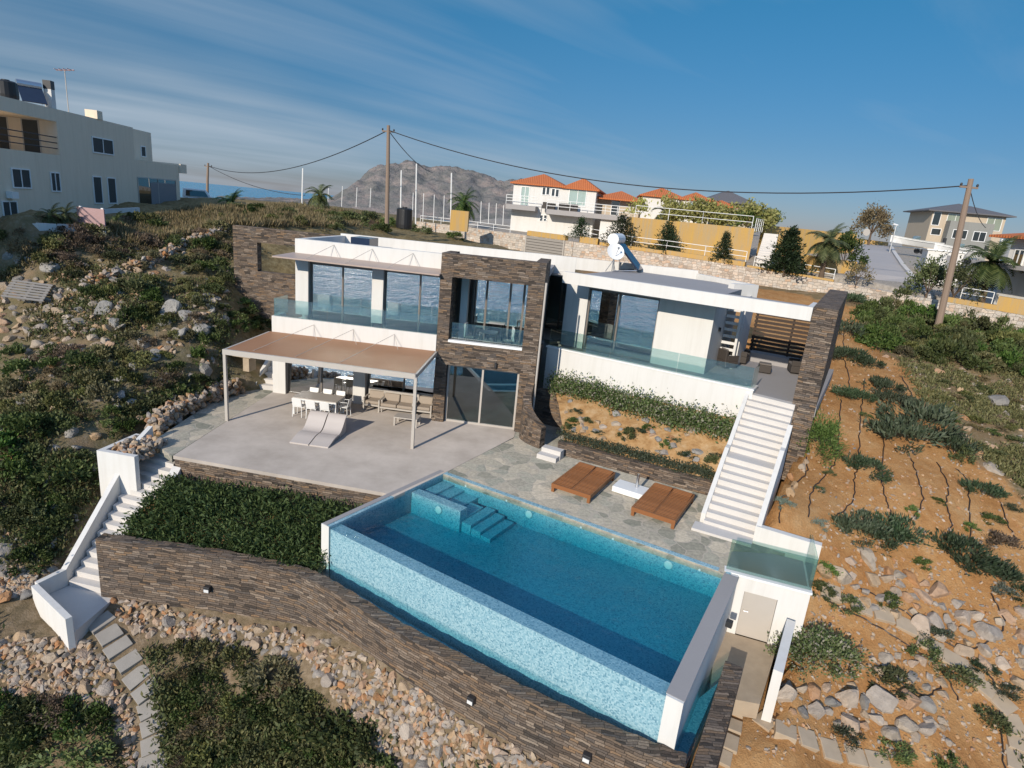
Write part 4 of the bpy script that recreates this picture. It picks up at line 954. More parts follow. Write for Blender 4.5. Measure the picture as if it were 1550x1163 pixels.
tc_ = (q0+q1+q2+q3)/4; TBF = Fr((tc_.x, tc_.y), -6); 
tb = thing('dining_table', 'long grey-topped dining table with white legs on the terrace', 'table', (tc_.x, tc_.y, 0), math.radians(-6))
m = MB(); m.box(WORLD, -.95, .95, -.48, .48, .715, .745); m.build('table_top', M['taupe'], tb, local=True, bevel=.005)
for x in (-.9, .9):
    for y in (-.43, .43): m = MB(); m.box(WORLD, x-.035, x+.035, y-.035, y+.035, 0, .714); m.build('leg', M['white_paint'], tb, local=True)
m = MB(); m.box(WORLD, -.86, .86, -.45, -.42, .62, .713); m.box(WORLD, -.86, .86, .42, .45, .62, .713); m.build('apron', M['white_paint'], tb, local=True)
ch0 = plastic_chair(); first = True
CH = [(-.6, -.55, 180, 'white dining chair at the near side of terrace table, leftmost of three'), (0, -.58, 180, 'white dining chair at the near side of terrace table, middle of three'), (.58, -.55, 180, 'white dining chair at the near side of terrace table, rightmost of three'),
      (-.6, .58, 0, 'white dining chair at the house side of terrace table, leftmost of three'), (0, .6, 0, 'white dining chair at the house side of terrace table, middle of three'), (.6, .58, 0, 'white dining chair at the house side of terrace table, rightmost of three'),
      (1.08, .05, -90, 'white dining chair at the right end of terrace table')]
for u, v, r, lab in CH:
    c = ch0 if first else copy_tree(ch0); first = False
    p = TBF.P(u, v, 0); c.location = p; c.rotation_euler = (0, 0, math.radians(r-6)); tag(c, lab, 'chair', 'white chairs around the terrace table')

def lounge(name, label, width, px, py, seats):
    p = at(px, py, 0); t = thing(name, label, 'sofa' if seats > 1 else 'armchair', p, math.radians(-6))
    hw = width/2
    for x in (-hw, hw):
        m = MB(); s = .03
        m.box(WORLD, x-s, x+s, -.38, -.32, 0, .55); m.box(WORLD, x-s, x+s, .32, .38, 0, .84); m.box(WORLD, x-s, x+s, -.32, .32, .5, .55); m.build('side_frame', M['taupe'], t, local=True)
    m = MB(); m.box(WORLD, -hw+.03, hw-.03, -.36, .34, .2, .27); m.build('seat_frame', M['taupe'], t, local=True)
    m = MB(); m.box(WORLD, -hw+.03, hw-.03, .33, .37, .42, .84); m.build('backrest', M['taupe'], t, local=True)
    w_ = (width-.1)/seats
    for i in range(seats):
        a = -hw+.05+i*w_; m = MB(); m.box(WORLD, a+.01, a+w_-.01, -.34, .2, .28, .42); m.build('seat_cushion', M['cushion'], t, local=True, bevel=.04)
        m = MB(); m.poly8([Vector(q) for q in ((a+.02, .12, .42), (a+w_-.02, .12, .42), (a+w_-.02, .26, .42), (a+.02, .26, .42), (a+.02, .2, .74), (a+w_-.02, .2, .74), (a+w_-.02, .32, .74), (a+.02, .32, .74))]); m.build('back_cushion', M['cushion'], t, local=True, bevel=.04)
    return t
lounge('armchair', 'taupe framed lounge armchair left of the terrace sofa', .82, 568, 618, 1)
lounge('sofa', 'taupe framed two-seat lounge sofa with beige cushions under the pergola', 1.55, 603, 624, 2)
lounge('armchair', 'taupe framed lounge armchair right of the terrace sofa', .82, 641, 627, 1)
p = at(616, 643, 0); t = thing('coffee_table', 'low taupe framed coffee table before the terrace sofa', 'coffee table', p, math.radians(-6))
m = MB(); m.box(WORLD, -.5, .5, -.3, .3, .34, .38); m.build('table_top', M['taupe'], t, local=True, bevel=.005)
for x in (-.46, .46):
    for y in (-.26, .26): m = MB(); m.box(WORLD, x-.03, x+.03, y-.03, y+.03, 0, .339); m.build('leg', M['taupe'], t, local=True)

def wave_lounger(px, py, label, flip):
    p = at(px, py, 0); t = thing('sun_lounger', label, 'sun lounger', p, math.radians(-6), 'white wavy sun loungers')
    prof = [(-.85, .05), (-.6, .10), (-.3, .17), (-.05, .19), (.15, .18), (.35, .25), (.55, .42), (.72, .60), (.86, .70), (.95, .72)]
    th = .06; m = MB(); n = len(prof); hw = .36
    sm = []
    for i in range(n-1):
        for j in range(4):
            k_ = j/4; p0, p1, p2, p3 = prof[max(i-1, 0)], prof[i], prof[i+1], prof[min(i+2, n-1)]
            sm.append(tuple(.5*((2*b)+(c-a)*k_+(2*a-5*b+4*c-d)*k_**2+(3*b-a-3*c+d)*k_**3) for a, b, c, d in zip(p0, p1, p2, p3)))
    sm.append(prof[-1]); n = len(sm)
    V = []
    for y, z in sm: V += [(-hw, y, z), (hw, y, z), (hw, y, z-th), (-hw, y, z-th)]
    m.v = V
    for i in range(n-1):
        a = i*4; b = a+4
        m.f += [(a, a+1, b+1, b), (a+1, a+2, b+2, b+1), (a+2, a+3, b+3, b+2), (a+3, a, b, b+3)]; m.m += [0]*4
    m.f += [(3, 2, 1, 0), (b, b+1, b+2, b+3)]; m.m += [0, 0]
    m.build('lounging_surface', M['lounger'], t, local=True)
    s = MB(); ys = [q for q in sm if .2 < q[0] < .9]
    for sx in (-.3, .3): s.poly8([Vector(q) for q in ((sx-.03, .3, 0), (sx+.03, .3, 0), (sx+.03, .92, 0), (sx-.03, .92, 0), (sx-.03, .3, .15), (sx+.03, .3, .15), (sx+.03, .92, .64), (sx-.03, .92, .64))])
    s.box(WORLD, -.3, .3, -.8, .3, 0, .04)
    s.build('base', M['lounger'], t, local=True)
    return t
wave_lounger(468, 661, 'white wavy sun lounger on the terrace, left of the pair', 0)
wave_lounger(497, 665, 'white wavy sun lounger on the terrace, right of the pair', 1)

# wooden daybeds on the slate deck
def daybed(cx, cy, W, Ln, ang, label):
    t = thing('daybed', label, 'daybed', (cx, cy, 0), math.radians(ang), 'wooden daybeds on slate deck')
    f = MB(); h = W/2; l = Ln/2
    f.box(WORLD, -h, h, -l, -l+.05, .16, .30); f.box(WORLD, -h, h, l-.05, l, .16, .30); f.box(WORLD, -h, -h+.05, -l+.05, l-.05, .16, .298); f.box(WORLD, h-.05, h, -l+.05, l-.05, .16, .298); f.box(WORLD, -.03, .03, -l+.05, l-.05, .16, .292)
    f.build('frame', M['teak'], t, local=True)
    for x in (-h+.06, h-.06):
        for y in (-l+.06, l-.06): m = MB(); m.box(WORLD, x-.05, x+.05, y-.05, y+.05, 0, .16); m.build('leg', M['teak'], t, local=True)
    for s in (-1, 1):
        m = MB(); n = 22
        x0, x1 = (-h+.055, -.035) if s < 0 else (.035, h-.055)
        for i in range(n):
            y = -l+.08 + (Ln-.2)*i/(n-1)
            m.box(WORLD, x0, x1, y-.034, y+.034, .275 + (.0 if i < 15 else (i-14)*.008), .302 + (.0 if i < 15 else (i-14)*.008))
        m.build('slat_panel', M['teak'], t, local=True)
    return t
daybed(2.82, 19.72, 1.42, 2.35, -28, 'low square teak daybed on slate, the one nearer the curved wall')
daybed(5.34, 18.50, 1.42, 2.35, -29, 'low square teak daybed on slate, the one nearer the broad staircase')
t = thing('parasol_base', 'white slab parasol base with a steel tube between the two daybeds', 'parasol base', (4.42, 19.5, 0), math.radians(-29))
m = MB(); m.box(WORLD, -.55, .55, -.36, .36, .02, .22); m.build('slab', M['white_paint'], t, local=True, bevel=.01)
m = MB(); m.tube([(.15, .15, .22), (.15, .15, .7)], .05, 14); m.build('tube', M['steel'], t, local=True)

# loggia: little dark table with two white-backed chairs
fz = FL
t = thing('bistro_table', 'small dark bistro table inside the tower loggia', 'table', HF.P(1.95, 1.25, fz), math.radians(-6))
m = MB(); m.box(WORLD, -.38, .38, -.38, .38, .71, .74); m.build('table_top', M['dark'], t, local=True)
for x in (-.32, .32):
    for y in (-.32, .32): m = MB(); m.box(WORLD, x-.03, x+.03, y-.03, y+.03, 0, .71); m.build('leg', M['dark'], t, local=True)
def taverna(u, w, r, lab):
    t = thing('loggia_chair', lab, 'chair', HF.P(u, w, fz), math.radians(r), 'chairs in the tower loggia')
    m = MB(); m.box(WORLD, -.2, .2, -.2, .2, .43, .46); m.build('seat', M['grey_wood'], t, local=True)
    for x in (-.18, .18):
        for y in (-.18, .18): m = MB(); m.box(WORLD, x-.022, x+.022, y-.022, y+.022, 0, .43); m.build('leg', M['dark'], t, local=True)
    m = MB(); 
    for x in (-.19, .19): m.box(WORLD, x-.03, x+.03, .17, .21, .46, 1.02)
    m.box(WORLD, -.16, .16, .17, .21, .92, 1.02); m.box(WORLD, -.16, .16, .17, .21, .66, .73); m.build('backrest', M['white_paint'], t, local=True)
taverna(1.15, 1.2, 80, 'white-backed chair left of the bistro table in the tower loggia'); taverna(2.8, 1.3, -80, 'white-backed chair right of the bistro table in the tower loggia')

# covered patio: wicker armchairs and cube stools
def wicker(px, py, r, lab, z=FL):
    p = at(px, py, z); t = thing('wicker_armchair', lab, 'armchair', p, math.radians(r), 'dark wicker armchairs on the patio')
    m = MB(); m.box(WORLD, -.36, .36, -.34, .36, .06, .36); m.build('seat_base', M['wicker'], t, local=True, bevel=.03)
    m = MB(); m.box(WORLD, -.36, .36, .24, .36, .362, .82); m.build('backrest', M['wicker'], t, local=True, bevel=.03)
    for x in (-.36, .26): m = MB(); m.box(WORLD, x, x+.1, -.34, .238, .362, .6); m.build('armrest', M['wicker'], t, local=True, bevel=.02)
    m = MB(); m.box(WORLD, -.25, .25, -.33, .22, .365, .47); m.build('cushion', M['cushion_dark'], t, local=True, bevel=.03)
    m = MB(); m.poly8([Vector(q) for q in ((-.24, .08, .475), (.24, .08, .475), (.24, .2, .475), (-.24, .2, .475), (-.22, .16, .86), (.22, .16, .86), (.22, .235, .86), (-.22, .235, .86))]); m.build('back_cushion', M['cushion_dark'], t, local=True, bevel=.03)
wicker(1098, 556, 110, 'dark wicker armchair at left on the patio, the nearer of two'); wicker(1119, 549, 60, 'dark wicker armchair at left on the patio, the farther of two')
wicker(1205, 565, -100, 'dark wicker armchair in the shade against the slate side wall')
p = at(1156, 564, FL); t = thing('cube_stool', 'dark wicker cube stool standing alone on the patio floor', 'stool', p, math.radians(-20))
m = MB(); m.box(WORLD, -.27, .27, -.25, .25, .03, .36); m.build('body', M['wicker'], t, local=True, bevel=.03); m = MB(); m.box(WORLD, -.25, .25, -.23, .23, .362, .43); m.build('cushion', M['cushion_dark'], t, local=True, bevel=.03)

# roof: solar water heater and satellite dishes
RZ = 6.56
p = at(948, 412, RZ); t = thing('solar_water_heater', 'solar water heater with blue collector panels on the villa roof', 'solar water heater', p, math.radians(68))
for k_ in (0, 1):
    m = MB(); x0 = -.1+k_*.62
    m.poly8([Vector(q) for q in ((x0+.25, -.5, .1), (x0+.83, -.5, .1), (x0+.83, -.56, .16), (x0+.25, -.56, .16), (x0-.35+.25, .55, 1.25), (x0-.35+.83, .55, 1.25), (x0-.35+.83, .49, 1.31), (x0-.35+.25, .49, 1.31))]); m.build('collector', M['pv'], t, local=True)
m = MB(); m.tube([(-.5, .75, 1.5), (.95, .75, 1.5)], [.28, .28], 16); m.build('tank', M['white_paint'], t, local=True, smooth=False)
m = MB()
for x in (-.2, .9): m.tube([(x, .6, 0), (x, .7, 1.35)], .03, 6); m.tube([(x, .6, 0), (x+.2, -.5, .12)], .025, 6)
m.build('stand', M['steel'], t, local=True)
p = at(926, 412, RZ); t = thing('satellite_dish', 'white satellite dish on a thin mast left of the solar water heater', 'satellite dish', p, math.radians(12))
m = MB(); m.tube([(0, 0, 0), (0, 0, .75)], .025, 8); m.tube([(.25, .2, 0), (0, 0, .55)], .015, 6); m.tube([(-.25, .2, 0), (0, 0, .55)], .015, 6); m.build('mast', M['steel'], t, local=True)
dm = MB(); prof = []
for i in range(7):
    r = .42*i/6; prof.append((r, r*r*.45))
N = 22; base = len(dm.v)
mat = Matrix.Rotation(math.radians(62), 4, 'X')
for r, z in prof:
    for j in range(N):
        a = 2*math.pi*j/N; q = mat @ Vector((r*math.cos(a), r*math.sin(a), z)); dm.v.append((q.x, q.y-.1, q.z+.95))
for r, z in prof:
    for j in range(N):
        a = 2*math.pi*j/N; q = mat @ Vector((r*math.cos(a), r*math.sin(a), z-.02)); dm.v.append((q.x, q.y-.1, q.z+.95))
for L_ in (0, 7):
    for i in range(6):
        for j in range(N):
            a = (L_+i)*N+j; b = (L_+i)*N+(j+1) % N; c = (L_+i+1)*N+(j+1) % N; d = (L_+i+1)*N+j; dm.f.append((a, b, c, d) if L_ == 0 else (d, c, b, a)); dm.m.append(0)
dm.build('dish', M['white_paint'], t, local=True, smooth=True)
m = MB(); q = mat @ Vector((0, 0, .45)); m.tube([(0, -.1, .62), (q.x, q.y-.1, q.z+.93)], .014, 6); m.lathe((q.x, q.y-.1, q.z+.9), [(.03, 0), (.05, .03), (.05, .08), (.03, .1)], 10); m.build('feed_arm', M['steel'], t, local=True)
# a floodlight on the slope beside the side wall
p = at(1252, 578, 2.55); t = thing('floodlight', 'small dark garden floodlight unit beside the slate side wall', 'floodlight', p, .3)
m = MB(); m.lathe((0, 0, 0), [(.16, 0), (.18, .05), (.14, .22), (.05, .25)], 14); m.box(WORLD, -.24, .24, -.08, .08, 0, .1); m.build('housing', M['dark'], t, local=True); m = MB(); m.lathe((0, 0, .251), [(.06, 0), (.07, .02), (.02, .04)], 12); m.build('lens', M['steel'], t, local=True)
# ------------------------------------------------------------------ vegetation prototypes (numpy built leaf clouds)
def leaf_mesh(name, C, N, size, aspect=.5, mats=None, seed=0, jit=.5):
    """C: leaf centres, N: outward directions; one bent quad per leaf"""
    r = np.random.RandomState(seed); n = len(C)
    d = N + r.normal(0, jit, (n, 3)); d /= np.linalg.norm(d, axis=1)[:, None]+1e-9
    a = np.cross(d, r.normal(0, 1, (n, 3))); a /= np.linalg.norm(a, axis=1)[:, None]+1e-9
    s = size*(r.uniform(.6, 1.35, n))[:, None]
    tip = C + d*s*1.0; w = a*s*aspect*.5
    V = np.stack([C, C + d*s*.5 + w, tip, C + d*s*.5 - w], 1).reshape(-1, 3)
    F = np.arange(n*4).reshape(n, 4)
    me = bpy.data.meshes.new(name); me.from_pydata(V.tolist(), [], F.tolist())
    for m in (mats or []): me.materials.append(m)
    return me
def clump_cloud(seed, rx, ry, rz, nclump, nleaf, spread=.28, base=.15, hollow=.35):
    r = np.random.RandomState(seed); C = []; N = []
    for i in range(nclump):
        a = r.uniform(0, 2*math.pi); e = max(0.0, r.uniform(-.05, 1.0))**.8; rad = r.uniform(hollow, 1)**.6
        c = np.array([rx*rad*math.cos(a)*math.cos(e*1.4), ry*rad*math.sin(a)*math.cos(e*1.4), base*rz + rz*.85*rad*math.sin(e*1.5)])
        k = int(nleaf/nclump*r.uniform(.5, 1.6)); sp = spread*r.uniform(.6, 1.3)
        p = c + r.normal(0, 1, (k, 3))*np.array([rx, ry, rz*.8])*sp*.5
        d = p - np.array([0, 0, rz*.1]); d = d/np.array([rx, ry, rz]); d /= np.linalg.norm(d, axis=1)[:, None]+1e-9
        C.append(p); N.append(d)
    C = np.concatenate(C); N = np.concatenate(N); k = C[:, 2] > -.05*rz
    return C[k], N[k]*.8 + np.array([0, 0, .35])
def bush_proto(name, mat, seed, rx=.5, ry=.5, rz=.45, ncl=16, nl=900, size=.09, aspect=.5, jit=.6):
    C, N = clump_cloud(seed, rx, ry, rz, ncl, nl)
    return leaf_mesh(name, C, N, size, aspect, [mat], seed, jit)
BUSH = {
 'dark': [bush_proto('scrub_bush', M['leaf_dark'], 10+i, .5, .46, .42, 15, 1000, .085) for i in range(4)],
 'olive': [bush_proto('scrub_bush', M['leaf_olive'], 30+i, .5, .45, .36, 14, 900, .08) for i in range(3)],
 'brown': [bush_proto('scrub_bush', M['leaf_brown'], 40+i, .5, .48, .34, 16, 900, .085, .3) for i in range(3)],
 'green': [bush_proto('scrub_bush', M['leaf_green'], 50+i, .5, .46, .46, 15, 950, .085) for i in range(2)],
 'blue': [bush_proto('cushion_plant', M['leaf_blue'], 60, .5, .5, .3, 20, 1100, .06)],
 'rosemary': [bush_proto('rosemary', M['leaf_rosemary'], 70+i, .5, .5, .22, 22, 1300, .085, .28, .4) for i in range(3)],
}
def place(me, name, loc, scale, rz, label, cat, group=None, sink=.05):
    o = bpy.data.objects.new(name, me); col.objects.link(o); s = scale if isinstance(scale, (tuple, list)) else (scale,)*3
    o.location = (loc[0], loc[1], loc[2]-sink); o.scale = s; o.rotation_euler = (0, 0, rz); return tag(o, label, cat, group)

def rock_mesh(name, seed, mat, flat=1.0, sub=2, cuts=9):
    import bmesh
    r = random.Random(seed); bm = bmesh.new(); bmesh.ops.create_icosphere(bm, subdivisions=sub, radius=.5)
    pl = []
    for _ in range(cuts):
        n = Vector((r.gauss(0, 1), r.gauss(0, 1), r.gauss(0, 1))).normalized(); pl.append((n, r.uniform(.21, .40)))
    for v in bm.verts:
        p = v.co
        for n, d in pl:
            k = p.dot(n)
            if k > d: p = p - n*(k-d)
        p = p * (1 + r.uniform(-.022, .022)); v.co = Vector((p.x, p.y*r.uniform(.98, 1.02), p.z*flat))
    me = bpy.data.meshes.new(name); bm.to_mesh(me); bm.free(); me.materials.append(mat); return me
ROCKS = [rock_mesh('rubble_stone', 100+i, M['rock'], rnd.uniform(.65, 1.0), 3, 14) for i in range(10)]
KARST = [rock_mesh('boulder', 200+i, M['karst'], rnd.uniform(.8, 1.2), 3, 16) for i in range(5)]
BOULD = [rock_mesh('boulder', 240+i, M['rock'], rnd.uniform(.65, 1.0), 3, 15) for i in range(6)]
def inpx(poly):
    xs = [p[0] for p in poly]; ys = [p[1] for p in poly]
    while True:
        x, y = rnd.uniform(min(xs), max(xs)), rnd.uniform(min(ys), max(ys))
        if inpoly(np.array([x]), np.array([y]), poly)[0]: return x, y
def near(pt, lst, d):
    return any((pt.x-q[0])**2 + (pt.y-q[1])**2 < (d+q[2])**2*.5 for q in lst)

# ---- trees
def palm(loc, h, label, crown=1.6, nf=34, seed=0, lean=(0, 0), group=None, rz=0):
    r = random.Random(seed); t = thing('palm_tree', label, 'palm tree', loc, rz, group)
    m = MB(); P = [(lean[0]*k*k/16, lean[1]*k*k/16, h*k/4 - (.3 if k == 0 else 0)) for k in range(5)]; m.tube(P, [.2, .16, .14, .14, .17], 9); m.build('trunk', M['bark'], t, local=True)
    top = Vector(P[-1]); f = MB()
    for i in range(nf):
        a = 2*math.pi*i/nf*2.4 + r.uniform(-.2, .2); el = math.radians(75 - 115*i/nf + r.uniform(-8, 8)); L = crown*r.uniform(.85, 1.1)
        p = top.copy(); n = 9; d = Vector((math.cos(a)*math.cos(el), math.sin(a)*math.cos(el), math.sin(el)))
        for j in range(n):
            d = (d + Vector((0, 0, -.13 - .02*j))).normalized(); q = p + d*(L/n); s = d.cross(Vector((0, 0, 1))).normalized(); u = s.cross(d)
            lw = L*.30*math.sin(math.pi*min(1, (j+1.2)/(n+.6)))**.7
            for sg in (-1, 1):
                for kk in (0, .5):
                    b = p.lerp(q, kk); tip = b + (s*sg*.85 + d*.55 - u*.25).normalized()*lw*r.uniform(.8, 1.1); wv_ = d*L*.027
                    f.face([b-wv_, b+wv_, tip])
            p = q
    f.build('crown', M['leaf_palm'], t, local=True)
    return t
def conifer(loc, h, rad, label, seed=0, group=None, mat='leaf_conifer', n=3000):
    r = np.random.RandomState(seed); t = thing('conifer', label, 'conifer tree', loc, seed*.7, group)
    m = MB(); m.tube([(0, 0, -.3), (0, 0, h*.5), (0, 0, h*.96)], [h*.03, h*.02, .01], 7); m.build('trunk', M['bark'], t, local=True)
    C = []; N = []
    nb = 54
    for i in range(nb):
        zf = (i+.5)/nb; z = h*(-.04+1.04*zf); a = i*2.4 + r.uniform(-.3, .3); L = rad*(1-zf)**.85*r.uniform(.55, 1.35) + .05
        k = int(n/nb*(1.5-zf)); s = r.uniform(.1, 1, k)
        p = np.stack([np.cos(a)*L*s, np.sin(a)*L*s, z + L*s*.18 - .1*s*s*L], 1) + r.normal(0, .07*rad+.03, (k, 3))
        C.append(p); N.append(np.tile([math.cos(a)*.7, math.sin(a)*.7, .35], (k, 1)))
    me = leaf_mesh('crown', np.concatenate(C), np.concatenate(N), h*.075, .4, [M[mat]], seed, .4)
    o = bpy.data.objects.new('crown', me); col.objects.link(o); o.parent = t
    return t
def tree(loc, h, rx, rz, label, seed, mat='leaf_dark', n=2200, trunk=.35, name='tree', size=.16, group=None, cat='tree', density=26):
    t = thing(name, label, cat, loc, seed*.9, group); r = random.Random(seed)
    m = MB(); b = h*trunk; m.tube([(0, 0, -.3), (.04, .02, b*.5), (0, 0, b)], [h*.035, h*.028, h*.022], 8)
    for i in range(6):
        a = i*1.05 + r.uniform(-.3, .3); m.tube([(0, 0, b*.9), (math.cos(a)*rx*.35, math.sin(a)*rx*.35, b+rz*.5), (math.cos(a)*rx*.7, math.sin(a)*rx*.7, b+rz*.9)], [h*.018, h*.011, h*.005], 5)
    m.build('trunk', M['bark'], t, local=True)
    C, N = clump_cloud(seed, rx, rx*.95, rz*1.15, density, n, .34); C[:, 2] += b*.75
    me = leaf_mesh('crown', C, N, size, .5, [M[mat]], seed, .7); o = bpy.data.objects.new('crown', me); col.objects.link(o); o.parent = t
    return t
# ------------------------------------------------------------------ neighbourhood behind the villa
def base_fr(px0, py0, y0, px1, py1, y1):
    a, b = aty(px0, py0, y0), aty(px1, py1, y1); return Fr((a.x, a.y), e=(b-a)[:2]), a, b
def hip(fr, u0, u1, w0, w1, z, h, ov, parent, mat='tiles', ridge=.5):
    u0 -= ov; u1 += ov; w0 -= ov; w1 += ov; d = min(u1-u0, w1-w0)/2
    if u1-u0 >= w1-w0: r0, r1 = fr.P(u0+d, (w0+w1)/2, z+h), fr.P(u1-d, (w0+w1)/2, z+h)
    else: r0, r1 = fr.P((u0+u1)/2, w0+d, z+h), fr.P((u0+u1)/2, w1-d, z+h)
    A, B, C_, D_ = fr.P(u0, w0, z), fr.P(u1, w0, z), fr.P(u1, w1, z), fr.P(u0, w1, z); m = MB()
    if u1-u0 >= w1-w0: m.face([A, B, r1, r0]).face([C_, D_, r0, r1]).face([B, C_, r1]).face([D_, A, r0])
    else: m.face([A, B, r0]).face([C_, D_, r1]).face([B, C_, r1, r0]).face([D_, A, r0, r1])
    dz = Vector((0, 0, -.14)); m.face([A+dz, B+dz, B, A]).face([B+dz, C_+dz, C_, B]).face([C_+dz, D_+dz, D_, C_]).face([D_+dz, A+dz, A, D_]).face([D_+dz, C_+dz, B+dz, A+dz])
    return m.build('roof', M[mat], parent)
def panewin(fr, u0, u1, z0, z1, parent, w=0, mat='tint_dark', frame='white_paint', name='window', cross=True, back='dark'):
    m = MB(); t = .07
    m.box(fr, u0-t, u1+t, w-.05, w+.0, z1, z1+t); m.box(fr, u0-t, u1+t, w-.05, w, z0-t, z0); m.box(fr, u0-t, u0, w-.05, w, z0, z1); m.box(fr, u1, u1+t, w-.05, w, z0, z1)
    if cross: m.box(fr, (u0+u1)/2-.03, (u0+u1)/2+.03, w-.045, w, z0, z1)
    o = m.build(name, M[frame], parent); g = MB(); g.box(fr, u0, u1, w-.02, w+.004, z0, z1); g.build('pane', M[mat], o); return o
def pxwin(fr, x0, y0, x1, y1, parent, **k):
    a = fr.pix(x0, y0, k.get('w', 0)); b = fr.pix(x1, y1, k.get('w', 0)); return panewin(fr, a[0], b[0], min(a[1], b[1]), max(a[1], b[1]), parent, **k)
def railing(name, label, pts_, h, step, mat='white_paint', r=.025, group=None, rails=(1, .5)):
    t = thing(name, label, 'railing', pts_[0], 0, group); m = MB()
    for a, b in zip(pts_[:-1], pts_[1:]):
        for q in rails: m.tube([a+Vector((0, 0, h*q)), b+Vector((0, 0, h*q))], r, 6)
    m.build('rail', M[mat], t)
    for a, b in zip(pts_[:-1], pts_[1:]):
        L_ = (b-a).length; n = max(1, int(L_/step))
        for i in range(n+1):
            p = a.lerp(b, i/n); m = MB(); m.tube([p, p+Vector((0, 0, h))], r, 6); m.build('post', M[mat], t)
    return t

# --- cream block house on the left ridge (its street front lies in shade)
fr, a, b = base_fr(0, 345, 31, 205, 318, 45); Z0 = -2.0
lh = thing('apartment_house', 'cream two-storey house with flat roof and corner loggia on the left ridge', 'house', (a.x, a.y, 6))
U = lambda x, y: fr.pix(x, y)[0]; Zp = lambda x, y: fr.pix(x, y)[1]
u1 = U(205, 250); zr = Zp(150, 181); ul = U(87, 200); zl0 = Zp(87, 235); zl1 = Zp(87, 185)
m = MB(); m.box(fr, ul, u1, 0, 9, Z0, zr); m.build('wall', M['cream'], lh)
m = MB(); m.box(fr, -9, ul-.005, 0.002, 9, Z0, zl0); m.build('wall', M['cream'], lh)
m = MB(); m.box(fr, ul-5.6, ul-.005, .002, 9, zl1, zr-.002); m.build('roof_slab', M['cream'], lh)
pf = Fr(fr.P(ul-.03, 0, 0)[:2], e=fr.n)                      # the sunlit loggia wall
panewin(Fr(fr.P(ul-.02, 0, 0)[:2], e=fr.n), 1.0, 1.8, zl0+.02, zl0+1.75, lh, name='door', frame='taupe', mat='shutter')
panewin(Fr(fr.P(ul-.02, 0, 0)[:2], e=fr.n), 2.6, 3.3, zl0+.02, zl0+1.75, lh, name='door', frame='taupe', mat='shutter')
m = MB()
for k_ in (.35, .65, .95): m.tube([fr.P(-9, .1, zl0+k_), fr.P(ul, .1, zl0+k_)], .03, 6)
m.build('railing', M['dark'], lh)
for q in ((139, 208, 171, 234), (17, 256, 46, 284), (76, 262, 91, 289), (3, 306, 26, 326)): pxwin(fr, *q, lh, mat='shutter')
pxwin(fr, 140, 268, 155, 307, lh, name='door', cross=False, mat='shutter'); pxwin(fr, 162, 270, 176, 307, lh, name='door', cross=False, mat='shutter')
w2 = 3.0
m = MB(); u2 = fr.pix(231, 243, w2)[0]; m.box(fr, u1-.5, u2, w2, 8, Zp(205, 300), fr.pix(218, 199, w2)[1]); m.build('wall', M['cream'], lh)
pxwin(fr, 213, 222, 220, 237, lh, w=w2, cross=False, mat='shutter')
u3 = U(272, 280); m = MB(); m.box(fr, u1+.002, u3, .003, 6, 5.0, Zp(240, 247)); m.box(fr, u3-.01, u3+1.2, -.15, 6, Zp(272, 262), Zp(272, 248.5)); m.build('garage_block', M['cream'], lh)
a_ = fr.pix(208, 269); b_ = fr.pix(267, 313); panewin(fr, a_[0], b_[0], b_[1], a_[1], lh, name='garage_door', mat='tint_dark', frame='taupe')
m = MB(); a_ = fr.pix(227, 275); m.box(fr, a_[0], b_[0]-.05, -.035, -.022, b_[1], a_[1]-.05); m.build('shutter', M['greysign'], lh)
m = MB(); q = fr.P(U(14, 295), -.02, Zp(14, 295)); m.box(fr, U(9, 295), U(19, 295), -.3, -.01, Zp(14, 300), Zp(14, 290)); m.build('air_conditioner', M['white_paint'], lh)
m = MB(); q = fr.P(U(88, 172), .35, zr); m.box(Fr(q[:2], 10), -.19, .19, -.19, .19, zr-.1, zr+1.0); chm = m.build('chimney', M['white'], lh); m = MB(); m.box(Fr(q[:2], 10), -.2, .2, -.2, .2, zr+1.005, zr+1.45); m.build('cap', M['dark'], chm)
m = MB(); q = fr.P(U(150, 178), .3, zr); m.box(Fr(q[:2], 10), -.35, .35, -.35, .35, zr, zr+.5); m.build('chimney', M['cream'], lh)
q = fr.P(U(30, 160), .55, zr); t = thing('water_tank', 'black plastic water tank on the roof of the cream house', 'water tank', q); m = MB(); m.lathe((0, 0, 0), [(.48, 0), (.5, .2), (.48, .78), (.4, .85)], 18); m.build('body', M['tank_black'], t, local=True); m = MB(); m.lathe((0, 0, .851), [(.18, 0), (.18, .06)], 12); m.build('lid', M['tank_black'], t, local=True)
q = fr.P(U(72, 170), .7, zr); t = thing('solar_water_heater', 'solar water heater beside the white chimney on the cream house', 'solar water heater', q, math.radians(50)); t.scale = (.62, .62, .72)
m = MB(); m.poly8([Vector(v) for v in ((-.9, -.7, .15), (.9, -.7, .15), (.9, -.76, .2), (-.9, -.76, .2), (-.9, .5, 1.2), (.9, .5, 1.2), (.9, .44, 1.26), (-.9, .44, 1.26))]); m.build('collector', M['pv'], t, local=True)
m = MB(); m.tube([(-.9, .7, 1.45), (.9, .7, 1.45)], .3, 14); m.build('tank', M['steel'], t, local=True)
m = MB(); m.tube([(-.8, .6, 0), (-.8, .65, 1.3)], .03, 6); m.tube([(.8, .6, 0), (.8, .65, 1.3)], .03, 6); m.build('stand', M['steel'], t, local=True)
q = fr.P(U(118, 175), .5, zr); t = thing('aerial', 'thin television aerial on the roof of the cream house', 'aerial', q); m = MB(); m.tube([(0, 0, 0), (0, 0, 2.3)], .025, 6); m.build('mast', M['taupe'], t, local=True); m = MB(); m.tube([(-.5, 0, 2.3), (.5, .1, 2.4)], .03, 6)
